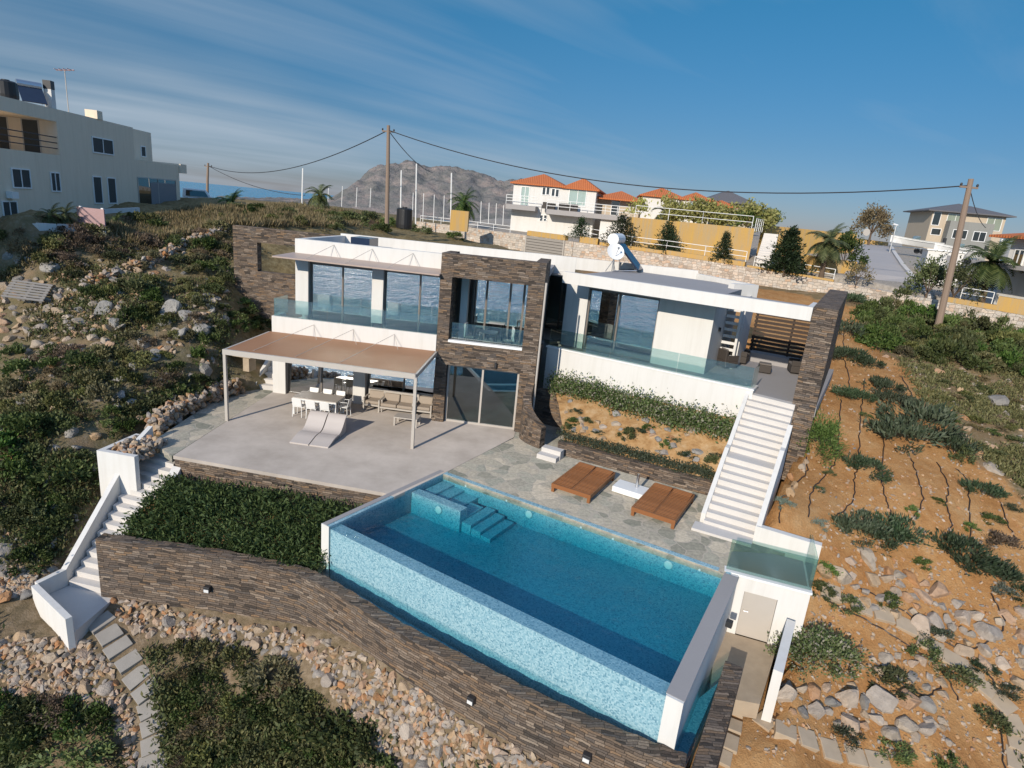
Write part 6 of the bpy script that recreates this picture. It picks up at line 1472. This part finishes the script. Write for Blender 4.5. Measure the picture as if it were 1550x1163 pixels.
# hedge along the podium, edging along the bed wall
C = []; N = []
for i in range(560):
    s = R.rand(); t = .74 + .2*R.rand() - .10*(s > .35)*R.rand() - .06*(s > .6); p = bed_pt(s, t); k = 30; h = .15+.42*R.rand(); C.append(np.array(p) + [0, 0, h*.5] + R.normal(0, 1, (k, 3))*[.2, .17, h*.45]); N.append(R.normal(0, .5, (k, 3)) + [-.1, -.5, .7])
me = leaf_mesh('hedge', np.concatenate(C), np.concatenate(N), .105, .55, [M['leaf_bed']], 3, .6); o = bpy.data.objects.new('flowering_hedge', me); col.objects.link(o); tag(o, 'loose flowering hedge at the foot of the white podium wall', 'hedge')
C = []; N = []
for i in range(330):
    s = R.rand(); t = .03+.09*R.rand(); p = bed_pt(s, t); k = 26; C.append(np.array(p) + R.normal(0, 1, (k, 3))*[.16, .12, .06] + [0, 0, .06]); N.append(R.normal(0, .4, (k, 3)) + [0, -.3, .7])
me = leaf_mesh('edging', np.concatenate(C), np.concatenate(N), .085, .4, [M['leaf_rosemary']], 5, .5); o = bpy.data.objects.new('trailing_edging', me); col.objects.link(o); tag(o, 'trailing green edging plants along the low bed wall', 'edging plants')
for i, (s, t, sc_, kind) in enumerate(((.10, .3, .55, 'dark'), (.13, .5, .6, 'rosemary'), (.2, .38, .5, 'dark'), (.27, .25, .5, 'rosemary'), (.44, .3, .8, 'dark'), (.5, .42, .6, 'rosemary'), (.58, .5, .5, 'green'), (.68, .3, .55, 'green'), (.72, .42, .5, 'rosemary'), (.8, .28, .7, 'rosemary'), (.92, .22, .8, 'dark'), (.96, .35, .6, 'rosemary'), (.05, .2, .6, 'dark'))):
    p = bed_pt(s, t); place(BUSH[kind][i % len(BUSH[kind])], 'bed_plant', p, (sc_*1.25, sc_, sc_*.9), i*1.1, 'small green plant between stones in the soil bed below the podium', 'plant', 'plants in the bed below the podium')
for i in range(38):
    s, t = rnd.uniform(.04, .98), rnd.uniform(.2, .70); p = bed_pt(s, t); sc_ = rnd.uniform(.25, .62)
    place((KARST+BOULD)[i % 11], 'bed_stone', p, (sc_, sc_*.9, sc_*.7), i*1.7, 'grey field stone set in the soil bed below the podium', 'stone', 'field stones in the bed below the podium', .02)

# ---- loose rubble below the walls
POLY_A = [(170, 903), (330, 938), (462, 957), (556, 997), (611, 1032), (708, 1094), (840, 1163), (590, 1163), (520, 1080), (470, 1005), (395, 985), (260, 965), (185, 955)]
POLY_B = [(0, 968), (40, 962), (112, 978), (150, 960), (185, 1000), (215, 1050), (225, 1163), (196, 1163), (168, 1075), (60, 1050), (0, 1060)]
POLY_C = [(0, 812), (46, 800), (62, 850), (48, 900), (0, 905)]
done = []
def strew(poly, n, smin, smax, protos, name, label, cat, group, dmin=.45, sink=.32, flat=.75):
    c = 0; tries = 0
    while c < n and tries < n*14:
        tries += 1; x, y = inpx(poly); p = ground_at(x, y)
        if p is None: continue
        s = rnd.uniform(smin, smax)**1.0
        if any((p.x-q[0])**2+(p.y-q[1])**2 < ((s+q[2])*dmin)**2 for q in done): continue
        if any((p.x-q.x)**2+(p.y-q.y)**2 < .2 for q in PATHP): continue
        done.append((p.x, p.y, s)); o = place(rnd.choice(protos), name, p, (s*rnd.uniform(.85, 1.25), s*rnd.uniform(.8, 1.1), s*rnd.uniform(.75, 1.0)), rnd.uniform(0, 6.3), label, cat, group, s*sink - s*.2)
        o.rotation_euler = (rnd.uniform(-.5, .5), rnd.uniform(-.5, .5), rnd.uniform(0, 6.3)); c += 1
    return c
RG = 'loose rubble on the slope below the pool walls'; PATHPX = ((153, 943), (166, 962), (179, 981), (195, 1002), (208, 1025), (222, 1046), (229, 1072), (234, 1098), (234, 1127), (232, 1156))
PATHP = [ground_at(*q) for q in PATHPX]
RL = 'loose pale limestone rubble stone on the slope below the walls'
na = strew(POLY_A, 190, .24, .52, ROCKS, 'rubble_stone', RL, 'stone', RG, .40, .2)
nbb = strew(POLY_B, 95, .24, .55, ROCKS, 'rubble_stone', RL, 'stone', RG, .40, .2)
def stone_mass(name, gen, n, smin, smax, label, seed, kind='stuff', parent=None, mat='rubble'):
    base = [rock_mesh('tmp', seed+i, M[mat], .8, 1, 6) for i in range(5)]; V = []; F = []; k = 0; r = np.random.RandomState(seed)
    bv = [np.array([v.co[:] for v in b.vertices]) for b in base]; bf = [[tuple(p.vertices) for p in b.polygons] for b in base]
    for i in range(n):
        p = gen()
        if p is None: continue
        s = r.uniform(smin, smax); q = r.normal(0, 1, (3, 3)); q, _ = np.linalg.qr(q); j = i % 5; v = (bv[j]*[1.2, 1, .85]) @ q.T * s + np.array(p); V.append(v); F += [tuple(a+k for a in f) for f in bf[j]]; k += len(v)
    for b in base: bpy.data.meshes.remove(b)
    V = np.concatenate(V)
    if parent is not None: V = V - np.array(root_loc(parent))
    me = bpy.data.meshes.new(name); me.from_pydata(V.tolist(), [], F); me.materials.append(M[mat]); o = bpy.data.objects.new(name, me); col.objects.link(o)
    if parent is not None: o.parent = parent
    if kind: tag(o, label, None, None, kind)
    return o
pool_of = [POLY_A, POLY_A, POLY_B, POLY_C]
def g_small():
    x, y = inpx(rnd.choice(pool_of)); p = ground_at(x, y)
    return None if p is None or any((p.x-q.x)**2+(p.y-q.y)**2 < .16 for q in PATHP) else p + Vector((0, 0, .02))
stone_mass('rubble_scree', g_small, 1900, .10, .26, 'small loose stones between the rubble below the walls', 300)
LHILL = [(0, 385), (340, 350), (350, 470), (340, 575), (215, 640), (140, 690), (140, 750), (60, 900), (0, 905)]
def g_hill():
    x, y = inpx(LHILL if rnd.random() < .6 else [(0, 425), (170, 415), (195, 470), (175, 520), (90, 560), (0, 540)]); p = ground_at(x, y)
    if p is None or float(fbm(np.array([p.x*.5+4]), np.array([p.y*.5]), 3)[0]) < .02: return None
    return p
stone_mass('hill_scree', g_hill, 1500, .10, .30, 'small grey stones strewn over the rocky hillside left of the villa', 320)
RSOIL = [(1235, 480), (1330, 470), (1550, 560), (1550, 1150), (1120, 1150), (1240, 870), (1210, 720)]
def g_soil():
    x, y = inpx(RSOIL); p = ground_at(x, y); return p
stone_mass('soil_gravel', g_soil, 2300, .04, .17, 'small stones lying on the orange soil right of the villa', 340)

# ---- stones of hill, rockery and boulders
done.clear()
strew([(0, 425), (170, 415), (195, 470), (175, 520), (90, 560), (0, 540)], 120, .28, .7, ROCKS+BOULD, 'hill_stone', 'pale broken limestone in the rock pile on the left hillside', 'stone', 'rock pile on the left hillside', .30, .12)
strew([(100, 400), (240, 370), (350, 350), (352, 372), (250, 410), (130, 440)], 46, .25, .6, ROCKS, 'hill_stone', 'pale field stone of the tumbled terrace line on the upper left hillside', 'stone', 'stones of the tumbled upper terrace line', .34, .2)
for i, (x, y, s) in enumerate(((262, 470, 1.15), (285, 480, .95), (300, 500, .9), (248, 488, .8), (275, 505, .9), (160, 470, 1.0), (178, 490, .8), (215, 520, .7), (298, 455, .7), (320, 470, .6), (235, 540, .8), (205, 555, .6), (72, 407, .95), (310, 560, .7), (180, 600, .75), (250, 575, .7), (200, 610, .6))):
    p = ground_at(x, y); place(KARST[i % 5], 'boulder', p, (s*1.1, s, s*1.15), i*1.3, 'weathered grey limestone boulder among the scrub left of the villa', 'boulder', 'grey boulders on the left hillside', .05)
strew([(285, 445), (350, 440), (350, 480), (330, 500), (300, 490)], 26, .28, .6, ROCKS, 'hill_stone', 'pale broken stone heaped at the foot of the slate garden wall', 'stone', 'stones at the foot of the slate garden wall', .32, .12)
strew(LHILL, 60, .3, .8, ROCKS+KARST, 'hill_stone', 'grey and pale limestone stone lying in the scrub left of the villa', 'stone', 'scattered stones on the left hillside', .6, .3)
strew(POLY_C, 16, .45, .9, ROCKS, 'hill_stone', 'large pale stone beside the scrub left of the white staircase', 'stone', 'large stones left of the white staircase', .36, .2)
strew([(1238, 865), (1290, 835), (1400, 880), (1500, 950), (1490, 1005), (1400, 960), (1330, 925), (1250, 905)], 80, .32, .95, BOULD, 'rockery_stone', 'large tan rock in the upper rockery on the orange slope', 'rock', 'upper rockery on the orange slope', .31, .15)
strew([(1180, 1040), (1300, 1035), (1420, 1075), (1440, 1130), (1330, 1110), (1190, 1085)], 60, .32, .95, BOULD, 'rockery_stone', 'large tan rock in the lower rockery below the round shrub', 'rock', 'lower rockery below the round shrub', .31, .15)
strew([(1310, 985), (1420, 1000), (1430, 1060), (1330, 1020)], 18, .3, .6, BOULD, 'rockery_stone', 'tan rock between the stepping paths on the orange slope', 'rock', 'rocks between the stepping paths', .4, .2)
strew([(1380, 560), (1550, 540), (1550, 720), (1480, 690), (1390, 640)], 40, .25, .75, BOULD, 'field_stone', 'pale stone lying in the rough grass at the upper right', 'stone', 'pale stones in the upper right grass', .6, .3)
for i, (x, y, s) in enumerate(((1385, 556, .95), (1503, 605, 1.3), (1498, 706, 1.15), (1340, 540, .6), (1425, 622, .8))): place(BOULD[i % 6], 'boulder', ground_at(x, y), (s*1.2, s, s*.85), i*2.0, ['pale boulder at the edge of rough scrub above the orange soil', 'broad pale boulder in the rough grass near the right edge', 'pale boulder beside the dark rosemary at the right edge', 'small pale boulder below the dark scrub mass', 'pale boulder at the border of orange soil and grass'][i], 'boulder', None, .1)
strew([(1500, 920), (1550, 930), (1550, 1060), (1500, 1010)], 14, .35, .8, BOULD, 'rockery_stone', 'tan rock at the right edge beside the stepping path', 'rock', 'rocks at the right edge by the stepping path', .4, .2)
strew([(1195, 700), (1225, 690), (1215, 740), (1195, 760)], 7, .3, .5, BOULD, 'rockery_stone', 'tan rock at the foot of the slate side wall', 'rock', 'rocks at the foot of the slate side wall', .4, .2)

# ---- dry stone wall beside the terrace, planter filling, dry wall on the hill
def drywall(name, label, pp, h, th, n, seed, smin=.16, smax=.34):
    r = random.Random(seed); L_ = [0]
    for a, b in zip(pp[:-1], pp[1:]): L_.append(L_[-1] + (b-a).length)
    def g():
        d = r.uniform(0, L_[-1]); i = max(k for k in range(len(pp)-1) if L_[k] <= d); a, b = pp[i], pp[i+1]; q = a.lerp(b, (d-L_[i])/(L_[i+1]-L_[i])); nn = Vector((-(b-a).y, (b-a).x, 0)).normalized()
        return q + nn*r.uniform(-th/2, th/2) + Vector((0, 0, r.uniform(-.1, h)))
    o = stone_mass(name, g, n, smin, smax, None, seed, None); tag(o, label, 'dry stone wall'); return o
dw = [Vector((-13.0, 20.9, 0)), Vector((-12.95, 22.8, .05)), Vector((-12.75, 24.6, .1)), Vector((-12.2, 26.2, .15))]
drywall('dry_stone_wall', 'low dry stone wall along the slate path left of the terrace', dw, .5, .6, 620, 401)
core = MB()
for a, b in zip(dw[:-1], dw[1:]): f = Fr(a[:2], e=(b-a)[:2]); core.box(f, 0, Vector((b-a)[:2]).length, -.22, .22, -.6, .42)
pl = [Vector((-13.2, 20.15, .05)), Vector((-12.95, 21.0, .05))]
fill = stone_mass('stone_fill', lambda: WBF.P(rnd.uniform(.2, WBL-.05), rnd.uniform(.2, 1.6), rnd.uniform(-.1, .18)), 190, .14, .32, 'loose stones', 420, 'stuff', wb)
drywall('dry_stone_wall', 'tumbled dry stone wall running up the left hillside to the slate garden wall', [ground_at(x, y) for x, y in ((135, 432), (180, 418), (225, 398), (270, 378), (310, 362), (345, 348))], .35, .5, 420, 430)

# ---- scrub bushes
bl = []
def scrub(poly, n, kinds, smin, smax, label, group, dmin=.5, zs=(.7, 1.1), name='scrub_bush'):
    c = 0; tries = 0
    while c < n and tries < n*20:
        tries += 1; x, y = inpx(poly); p = ground_at(x, y)
        if p is None or p.y > 66 or (-13.7 < p.x < -10.5 and 13.3 < p.y < 20.6): continue
        s = rnd.uniform(smin, smax)
        if any((p.x-q[0])**2+(p.y-q[1])**2 < ((s+q[2])*.5*dmin)**2 for q in bl): continue
        if any((p.x-q.x)**2+(p.y-q.y)**2 < (.35+s*.5)**2 for q in PATHP): continue
        bl.append((p.x, p.y, s)); k = rnd.choice(kinds); place(rnd.choice(BUSH[k]), name, p, (s*rnd.uniform(.9, 1.3), s*rnd.uniform(.8, 1.1), s*rnd.uniform(*zs)), rnd.uniform(0, 6.3), label, 'bush', group, .06); c += 1
D, O_, B_, G_ = 'dark', 'olive', 'brown', 'green'
scrub([(0, 690), (140, 690), (140, 740), (175, 770), (60, 900), (30, 925), (0, 950), (60, 800), (0, 800)], 40, [D, D, D, G_], .8, 1.6, 'dense dark green scrub bush left of the white staircase', 'dense scrub left of the white staircase', .42, (.85, 1.25))
scrub([(140, 630), (300, 580), (345, 560), (345, 585), (215, 640), (160, 668)], 22, [D, D, G_], .7, 1.2, 'dark green scrub bush along the outside of the dry stone wall', 'scrub along the dry stone wall', .45, (.7, 1.05))
scrub([(0, 540), (200, 530), (330, 500), (345, 560), (150, 640), (0, 690)], 44, [D, D, O_, B_], .6, 1.4, 'scrub bush on the middle of the rocky hillside left of the villa', 'scrub on the middle hillside', .5, (.9, 1.35))
scrub([(120, 450), (345, 400), (350, 500), (200, 540), (190, 470)], 30, [D, O_, O_, B_], .6, 1.5, 'scrub bush among the grey boulders left of the slate garden wall', 'scrub among the grey boulders', .5, (.9, 1.4))
scrub([(0, 350), (340, 330), (345, 400), (130, 430), (0, 430)], 52, [O_, O_, B_, B_, D], .7, 1.6, 'dry olive brown scrub bush on the upper left hillside', 'dry scrub on the upper left hillside', .45, (.9, 1.3))
scrub([(345, 470), (410, 460), (412, 500), (350, 515)], 7, [D, G_], .9, 1.4, 'green scrub bush below the slate garden wall beside the balcony', 'bushes below the slate garden wall', .4, (.6, .9))
scrub([(360, 318), (640, 330), (630, 345), (500, 350), (365, 338)], 40, [O_, B_, D], .7, 1.5, 'low scrub bush on the ridge behind the villa roof', 'scrub on the ridge behind the villa', .42, (.85, 1.25))
for i, (x, y, s, k) in enumerate(((530, 338, 2.6, D), (556, 335, 2.6, D), (590, 342, 2.4, G_), (615, 348, 2.2, D), (640, 352, 1.7, G_), (688, 362, 1.9, D), (505, 340, 2.0, D), (575, 350, 1.8, D))):
    p = ground_at(x, y) or at(x, y, 6.2); place(BUSH[k][i % len(BUSH[k])], 'rounded_bush', p, (s*1.2, s, s*.8), i, 'large rounded dark green bush behind the left part of the villa roof', 'bush', 'large bushes behind the villa roof', .1)
scrub([(1300, 480), (1345, 465), (1425, 462), (1550, 500), (1550, 570), (1450, 560), (1350, 540), (1310, 520)], 84, [D, D, O_, G_], .9, 1.8, 'dense dark scrub bush on the wild slope below the utility pole', 'dense scrub below the leaning utility pole', .30, (1.0, 1.6))
scrub([(1380, 560), (1550, 560), (1550, 740), (1480, 680), (1400, 620)], 30, [O_, D, B_], .5, 1.1, 'low scattered scrub bush in the stony grass at upper right', 'scattered scrub in the upper right grass', .6, (.5, .8))
scrub([(225, 975), (330, 995), (440, 1030), (540, 1110), (590, 1163), (255, 1163), (245, 1060)], 58, [D, D, O_, B_, D], .7, 1.7, 'scrub bush below the rubble at the bottom of photo', 'scrub below the rubble bank', .36, (.6, 1.0))
scrub([(0, 1055), (160, 1075), (190, 1163), (0, 1163)], 30, [D, D, G_, B_], .8, 1.6, 'dark green scrub bush left of the stepping stones at the bottom', 'scrub left of the stepping stones', .38, (.6, 1.0))
# low ground vegetation
def stuffveg(name, polys, n, mat, size, label, seed, thr=-.1, k=10, sp=.12):
    C = []; N = []; r = np.random.RandomState(seed)
    for _ in range(n):
        x, y = inpx(rnd.choice(polys)); p = ground_at(x, y)
        if p is None or p.y > 64 or (-13.2 < p.x < -10.5 and 13.3 < p.y < 20.6): continue
        if float(fbm(np.array([p.x*.6]), np.array([p.y*.6+7]), 3)[0]) < thr: continue
        C.append(np.array(p) + r.normal(0, 1, (k, 3))*[sp, sp, .03] + [0, 0, .03]); N.append(r.normal(0, .5, (k, 3)) + [0, 0, 1])
    return stuff_leaves(name, np.concatenate(C), np.concatenate(N), size, M[mat], .35, seed, .5, label)
stuffveg('low_scrub', [LHILL, LHILL, [(0, 1055), (160, 1075), (190, 1163), (0, 1163)], [(225, 975), (440, 1030), (590, 1163), (255, 1163)]], 5200, 'leaf_dark', .15, 'low dark ground scrub over the left hillside', 51, -.02, 12, .14)
stuffveg('dry_herbs', [LHILL, [(0, 350), (345, 325), (640, 330), (345, 400), (0, 430)]], 3600, 'leaf_brown', .15, 'dry brown herbs over the left hillside', 52, -.05, 10, .14)
stuffveg('olive_herbs', [LHILL, LHILL, [(225, 975), (440, 1030), (590, 1163), (255, 1163)]], 3600, 'leaf_olive', .15, 'olive green herbs over the left hillside', 56, -.06, 11, .15)
stuffveg('outer_scrub', [[(-220, 430), (0, 400), (0, 1163), (-220, 1163)], [(0, 1163), (800, 1163), (800, 1290), (0, 1290)], [(1550, 500), (1720, 540), (1720, 1200), (1550, 1163)]], 2400, 'leaf_dark', .16, 'low scrub continuing beyond the edges of the garden', 57, -.02, 12, .15)
stuffveg('rough_grass', [[(1310, 470), (1425, 460), (1550, 500), (1550, 740), (1480, 690), (1390, 600)]], 2600, 'leaf_olive', .15, 'rough grass on the wild slope at upper right', 53, -.12, 12, .14)
def grass(poly, n, label, seed):
    C = []; N = []; r = np.random.RandomState(seed)
    for _ in range(n):
        x, y = inpx(poly); p = ground_at(x, y)
        if p is None or p.y > 70: continue
        k = 9; C.append(np.array(p) + r.normal(0, 1, (k, 3))*[.14, .14, .0]); N.append(r.normal(0, .25, (k, 3)) + [.1, 0, 1])
    stuff_leaves('dry_grass', np.concatenate(C), np.concatenate(N), .42, M['grass_dry'], .10, seed, .12, label)
grass([(170, 345), (300, 318), (480, 310), (640, 332), (520, 345), (345, 345), (200, 375)], 3800, 'tall dry grass along the ridge behind the villa', 54)

# ---- plants on the orange slope
def w2(px, py, wpx): p = ground_at(px, py); return p, wpx*math.sqrt(p.x**2+p.y**2+(p.z-CZ)**2)/FPX
RM = [(1285, 601, 42), (1311, 606, 30), (1338, 592, 50), (1350, 612, 50), (1396, 644, 80), (1366, 666, 84), (1440, 680, 60), (1307, 712, 52), (1482, 747, 46), (1258, 541, 50), (1288, 545, 48), (1314, 555, 40), (1275, 506, 56), (1291, 459, 36), (1300, 805, 70), (1355, 812, 70), (1450, 840, 64), (1485, 868, 66), (1250, 470, 26), (1330, 820, 60)]
for i, (x, y, wd) in enumerate(RM):
    p, s = w2(x, y, wd); place(BUSH['rosemary'][i % 3], 'rosemary_mat', p, (s*1.2, s*.95, s*1.2), i*.7, 'spreading grey-green rosemary mat on the orange soil slope', 'rosemary', 'rosemary mats on the orange slope', .03)
for i, (x, y, wd) in enumerate(((1185, 765, 32), (1237, 796, 30), (1519, 897, 30))):
    p, s = w2(x, y, wd); place(BUSH['blue'][0], 'cushion_plant', p, s, i, ['silvery cushion plant nearest the broad staircase on orange soil', 'silvery cushion plant just right of the stair-foot garden wall', 'silvery cushion plant at right below the rosemary mats'][i], 'cushion plant', None, .02)
for i, (x, y, wd) in enumerate(((1345, 1035, 50), (1410, 957, 42), (1395, 990, 42), (1447, 1030, 44), (1380, 905, 0), (1285, 920, 40), (1240, 895, 36), (1275, 1110, 50), (1350, 1140, 40), (1500, 1095, 40), (1522, 1045, 36), (1250, 868, 34), (1345, 912, 34), (1480, 1010, 34), (1435, 1160, 40), (1395, 855, 24), (1478, 850, 0), (1380, 776, 22), (1255, 718, 18), (1238, 740, 18), (1310, 630, 16), (1500, 790, 26), (1530, 770, 26), (1466, 800, 20), (1420, 760, 18), (1550, 900, 40))):
    if wd == 0: continue
    p, s = w2(x, y, wd); place(BUSH[('dark', 'rosemary', 'green')[i % 3]][i % 2], 'slope_plant', p, (s*1.1, s, s*.75), i*1.9, 'small dark green plant along the drip hoses on the orange slope', 'plant', 'small plants along the drip hoses', .03)
p, s = w2(1512, 828, 56); place(BUSH['brown'][0], 'dry_shrub', p, (s, s, s*.8), 1, 'brownish dry shrub between the rosemary mats at right', 'shrub', None, .03)
p, s = w2(1455, 700, 40); place(BUSH['green'][1], 'yellow_flowering_shrub', p, (s*.8, s*.8, s), 2, 'small bright green shrub beside the pale stones at right', 'shrub', None, .03)
# round shrub by the pump room and the tall shrub beside the side wall
C, N = clump_cloud(77, 1.25, 1.0, .75, 60, 7000, .22, .1, .3); p = ground_at(1240, 1000); me = leaf_mesh('round_shrub', C, N, .085, .5, [M['leaf_bed']], 77, .6); place(me, 'round_shrub', p, 1.0, .3, 'broad mounded green shrub beside the white pump room wall', 'shrub', None, .05)
C, N = clump_cloud(78, .8, .75, 1.5, 36, 3200, .3, .1, .3); p = ground_at(1236, 690); me = leaf_mesh('tall_shrub', C, N, .13, .25, [M['leaf_green']], 78, .4); place(me, 'tall_shrub', p, .95, .3, 'feathery green shrub growing against the slate side wall', 'shrub', None, .05)
# drip hoses
HOSE = [[(1273, 606), (1270, 642), (1267, 691), (1253, 716), (1229, 744), (1224, 783)], [(1309, 574), (1304, 616), (1301, 655), (1300, 701), (1293, 724), (1291, 757), (1262, 786)], [(1340, 629), (1338, 668), (1335, 724), (1343, 763), (1351, 783)], [(1379, 695), (1389, 724), (1396, 760), (1376, 792)], [(1419, 701), (1435, 737), (1432, 763), (1440, 796), (1436, 830)], [(1448, 711), (1464, 730), (1467, 773), (1470, 830)], [(1513, 760), (1526, 796), (1540, 820)], [(1220, 693), (1221, 715), (1203, 734), (1184, 753), (1168, 775), (1180, 792)], [(1296, 889), (1361, 922), (1424, 968), (1487, 1010), (1510, 1060), (1520, 1163)], [(1244, 905), (1302, 935), (1365, 972), (1420, 1010), (1450, 1060)], [(1320, 1000), (1390, 1052), (1425, 1040)], [(1278, 545), (1285, 575), (1283, 600)], [(1363, 570), (1380, 600), (1379, 630)], [(1500, 900), (1520, 945), (1490, 975), (1455, 985)], [(1277, 505), (1276, 530)]]
for i, h in enumerate(HOSE):
    P_ = [ground_at(x, y) for x, y in h]; P_ = [q for q in P_ if q]; sp_ = spline(P_, 7); sp_ = [Vector((q.x+.03*math.sin(j*2.3+i), q.y+.03*math.cos(j*1.7), gz(q.x, q.y)+.02)) for j, q in enumerate(sp_)]
    m = MB(); m.tube(sp_, .022, 5); tag(m.build('drip_hose', M['hose']), 'thin black drip hose running down the orange soil slope', 'hose', 'drip hoses on the orange slope')
# stepping stones
def stones(lst, name, label, group, w, l, mat, h=.07):
    for i, (x, y) in enumerate(lst):
        p = ground_at(x, y); nx_ = lst[min(i+1, len(lst)-1)]; pv = lst[max(i-1, 0)]; a, b = ground_at(*pv), ground_at(*nx_); d = (b-a); an = math.atan2(d.y, d.x)
        f = Fr((0, 0), math.degrees(an)+rnd.uniform(-6, 6)); m = MB(); ww, ll = w*rnd.uniform(.9, 1.1)/2, l*rnd.uniform(.9, 1.1)/2; m.box(f, -ll, ll, -ww, ww, -.16, h)
        o = m.build(name, M[mat], bevel=.012); e_ = .5; nz = Vector((-(gz(p.x+e_, p.y)-gz(p.x-e_, p.y))/(2*e_)*.7, -(gz(p.x, p.y+e_)-gz(p.x, p.y-e_))/(2*e_)*.7, 1)).normalized(); o.rotation_euler = nz.to_track_quat('Z', 'Y').to_euler() if False else Vector((0, 0, 1)).rotation_difference(nz).to_euler(); o.location = p + Vector((0, 0, .0)); tag(o, label, 'stepping stone', group)
stones([(153, 943), (166, 962), (179, 981), (195, 1002), (208, 1025), (222, 1046), (229, 1072), (234, 1098), (234, 1127), (232, 1156)], 'stepping_stone', 'grey rectangular stepping stone in the path below the white stair landing', 'stepping stones below the stair landing', .62, .42, 'grey_slab')
stones([(1256, 897), (1302, 918), (1336, 930), (1370, 947), (1407, 977), (1445, 1002), (1466, 1018), (1487, 1040), (1516, 1065), (1533, 1098), (1541, 1123), (1541, 1153)], 'stepping_stone', 'tan flat stepping stone in the diagonal path over the orange slope', 'stepping stones of the diagonal path', .5, .62, 'flag')
stones([(1158, 1094), (1189, 1107), (1221, 1119), (1256, 1136), (1294, 1146), (1328, 1153)], 'stepping_stone', 'square tan stepping stone leading right from the pump room path', 'stepping stones leading right from the pump room', .45, .5, 'flag')
stones([(1110, 1075), (1105, 1098), (1099, 1123), (1091, 1146)], 'stepping_stone', 'square brown stepping stone leading down beside the retaining wall end', 'stepping stones beside the retaining wall end', .5, .42, 'flag')
# small things left of the villa
p = at(394, 575, .1); ss = thing('side_stairs', 'short white outdoor stair at the left corner of the villa', 'staircase', p)
f = Fr(at(388, 588, 0)[:2], -6)
for i in range(6): m = MB(); m.box(f, .08, 1.0, i*.3, (i+1)*.3, -.2, .2*(i+1)); m.build('step', M['step'], ss)
m = MB(); m.poly8([f.P(-.1, -.1, -.2), f.P(.06, -.1, -.2), f.P(.06, 1.8, -.2), f.P(-.1, 1.8, -.2), f.P(-.1, -.1, .3), f.P(.06, -.1, .3), f.P(.06, 1.8, 1.6), f.P(-.1, 1.8, 1.6)]); m.build('stringer', M['white'], ss)
p = ground_at(360, 548) or at(360, 548, 1); t = thing('stone_table', 'rough stone slab bench on blocks left of the pergola', 'stone bench', p); m = MB(); m.box(Fr((0, 0), -12), -.9, .9, -.35, .35, .35, .48); m.build('slab', M['flag'], t, local=True)
for x in (-.6, .6): m = MB(); m.box(Fr((0, 0), -12), x-.15, x+.15, -.25, .25, -.3, .348); m.build('block', M['flag'], t, local=True)
p = ground_at(45, 452); t = thing('pallet', 'weathered wooden pallet lying on the rock pile at far left', 'pallet', p, .2); t.rotation_euler = (.5, .1, .3)
for i in range(7): m = MB(); m.box(WORLD, -.75, .75, -.6+i*.18, -.49+i*.18, .42, .45); m.build('slat', M['grey_wood'], t, local=True)
for x in (-.7, 0, .6): m = MB(); m.box(WORLD, x, x+.1, -.6, .6, .32, .418); m.build('bearer', M['grey_wood'], t, local=True)
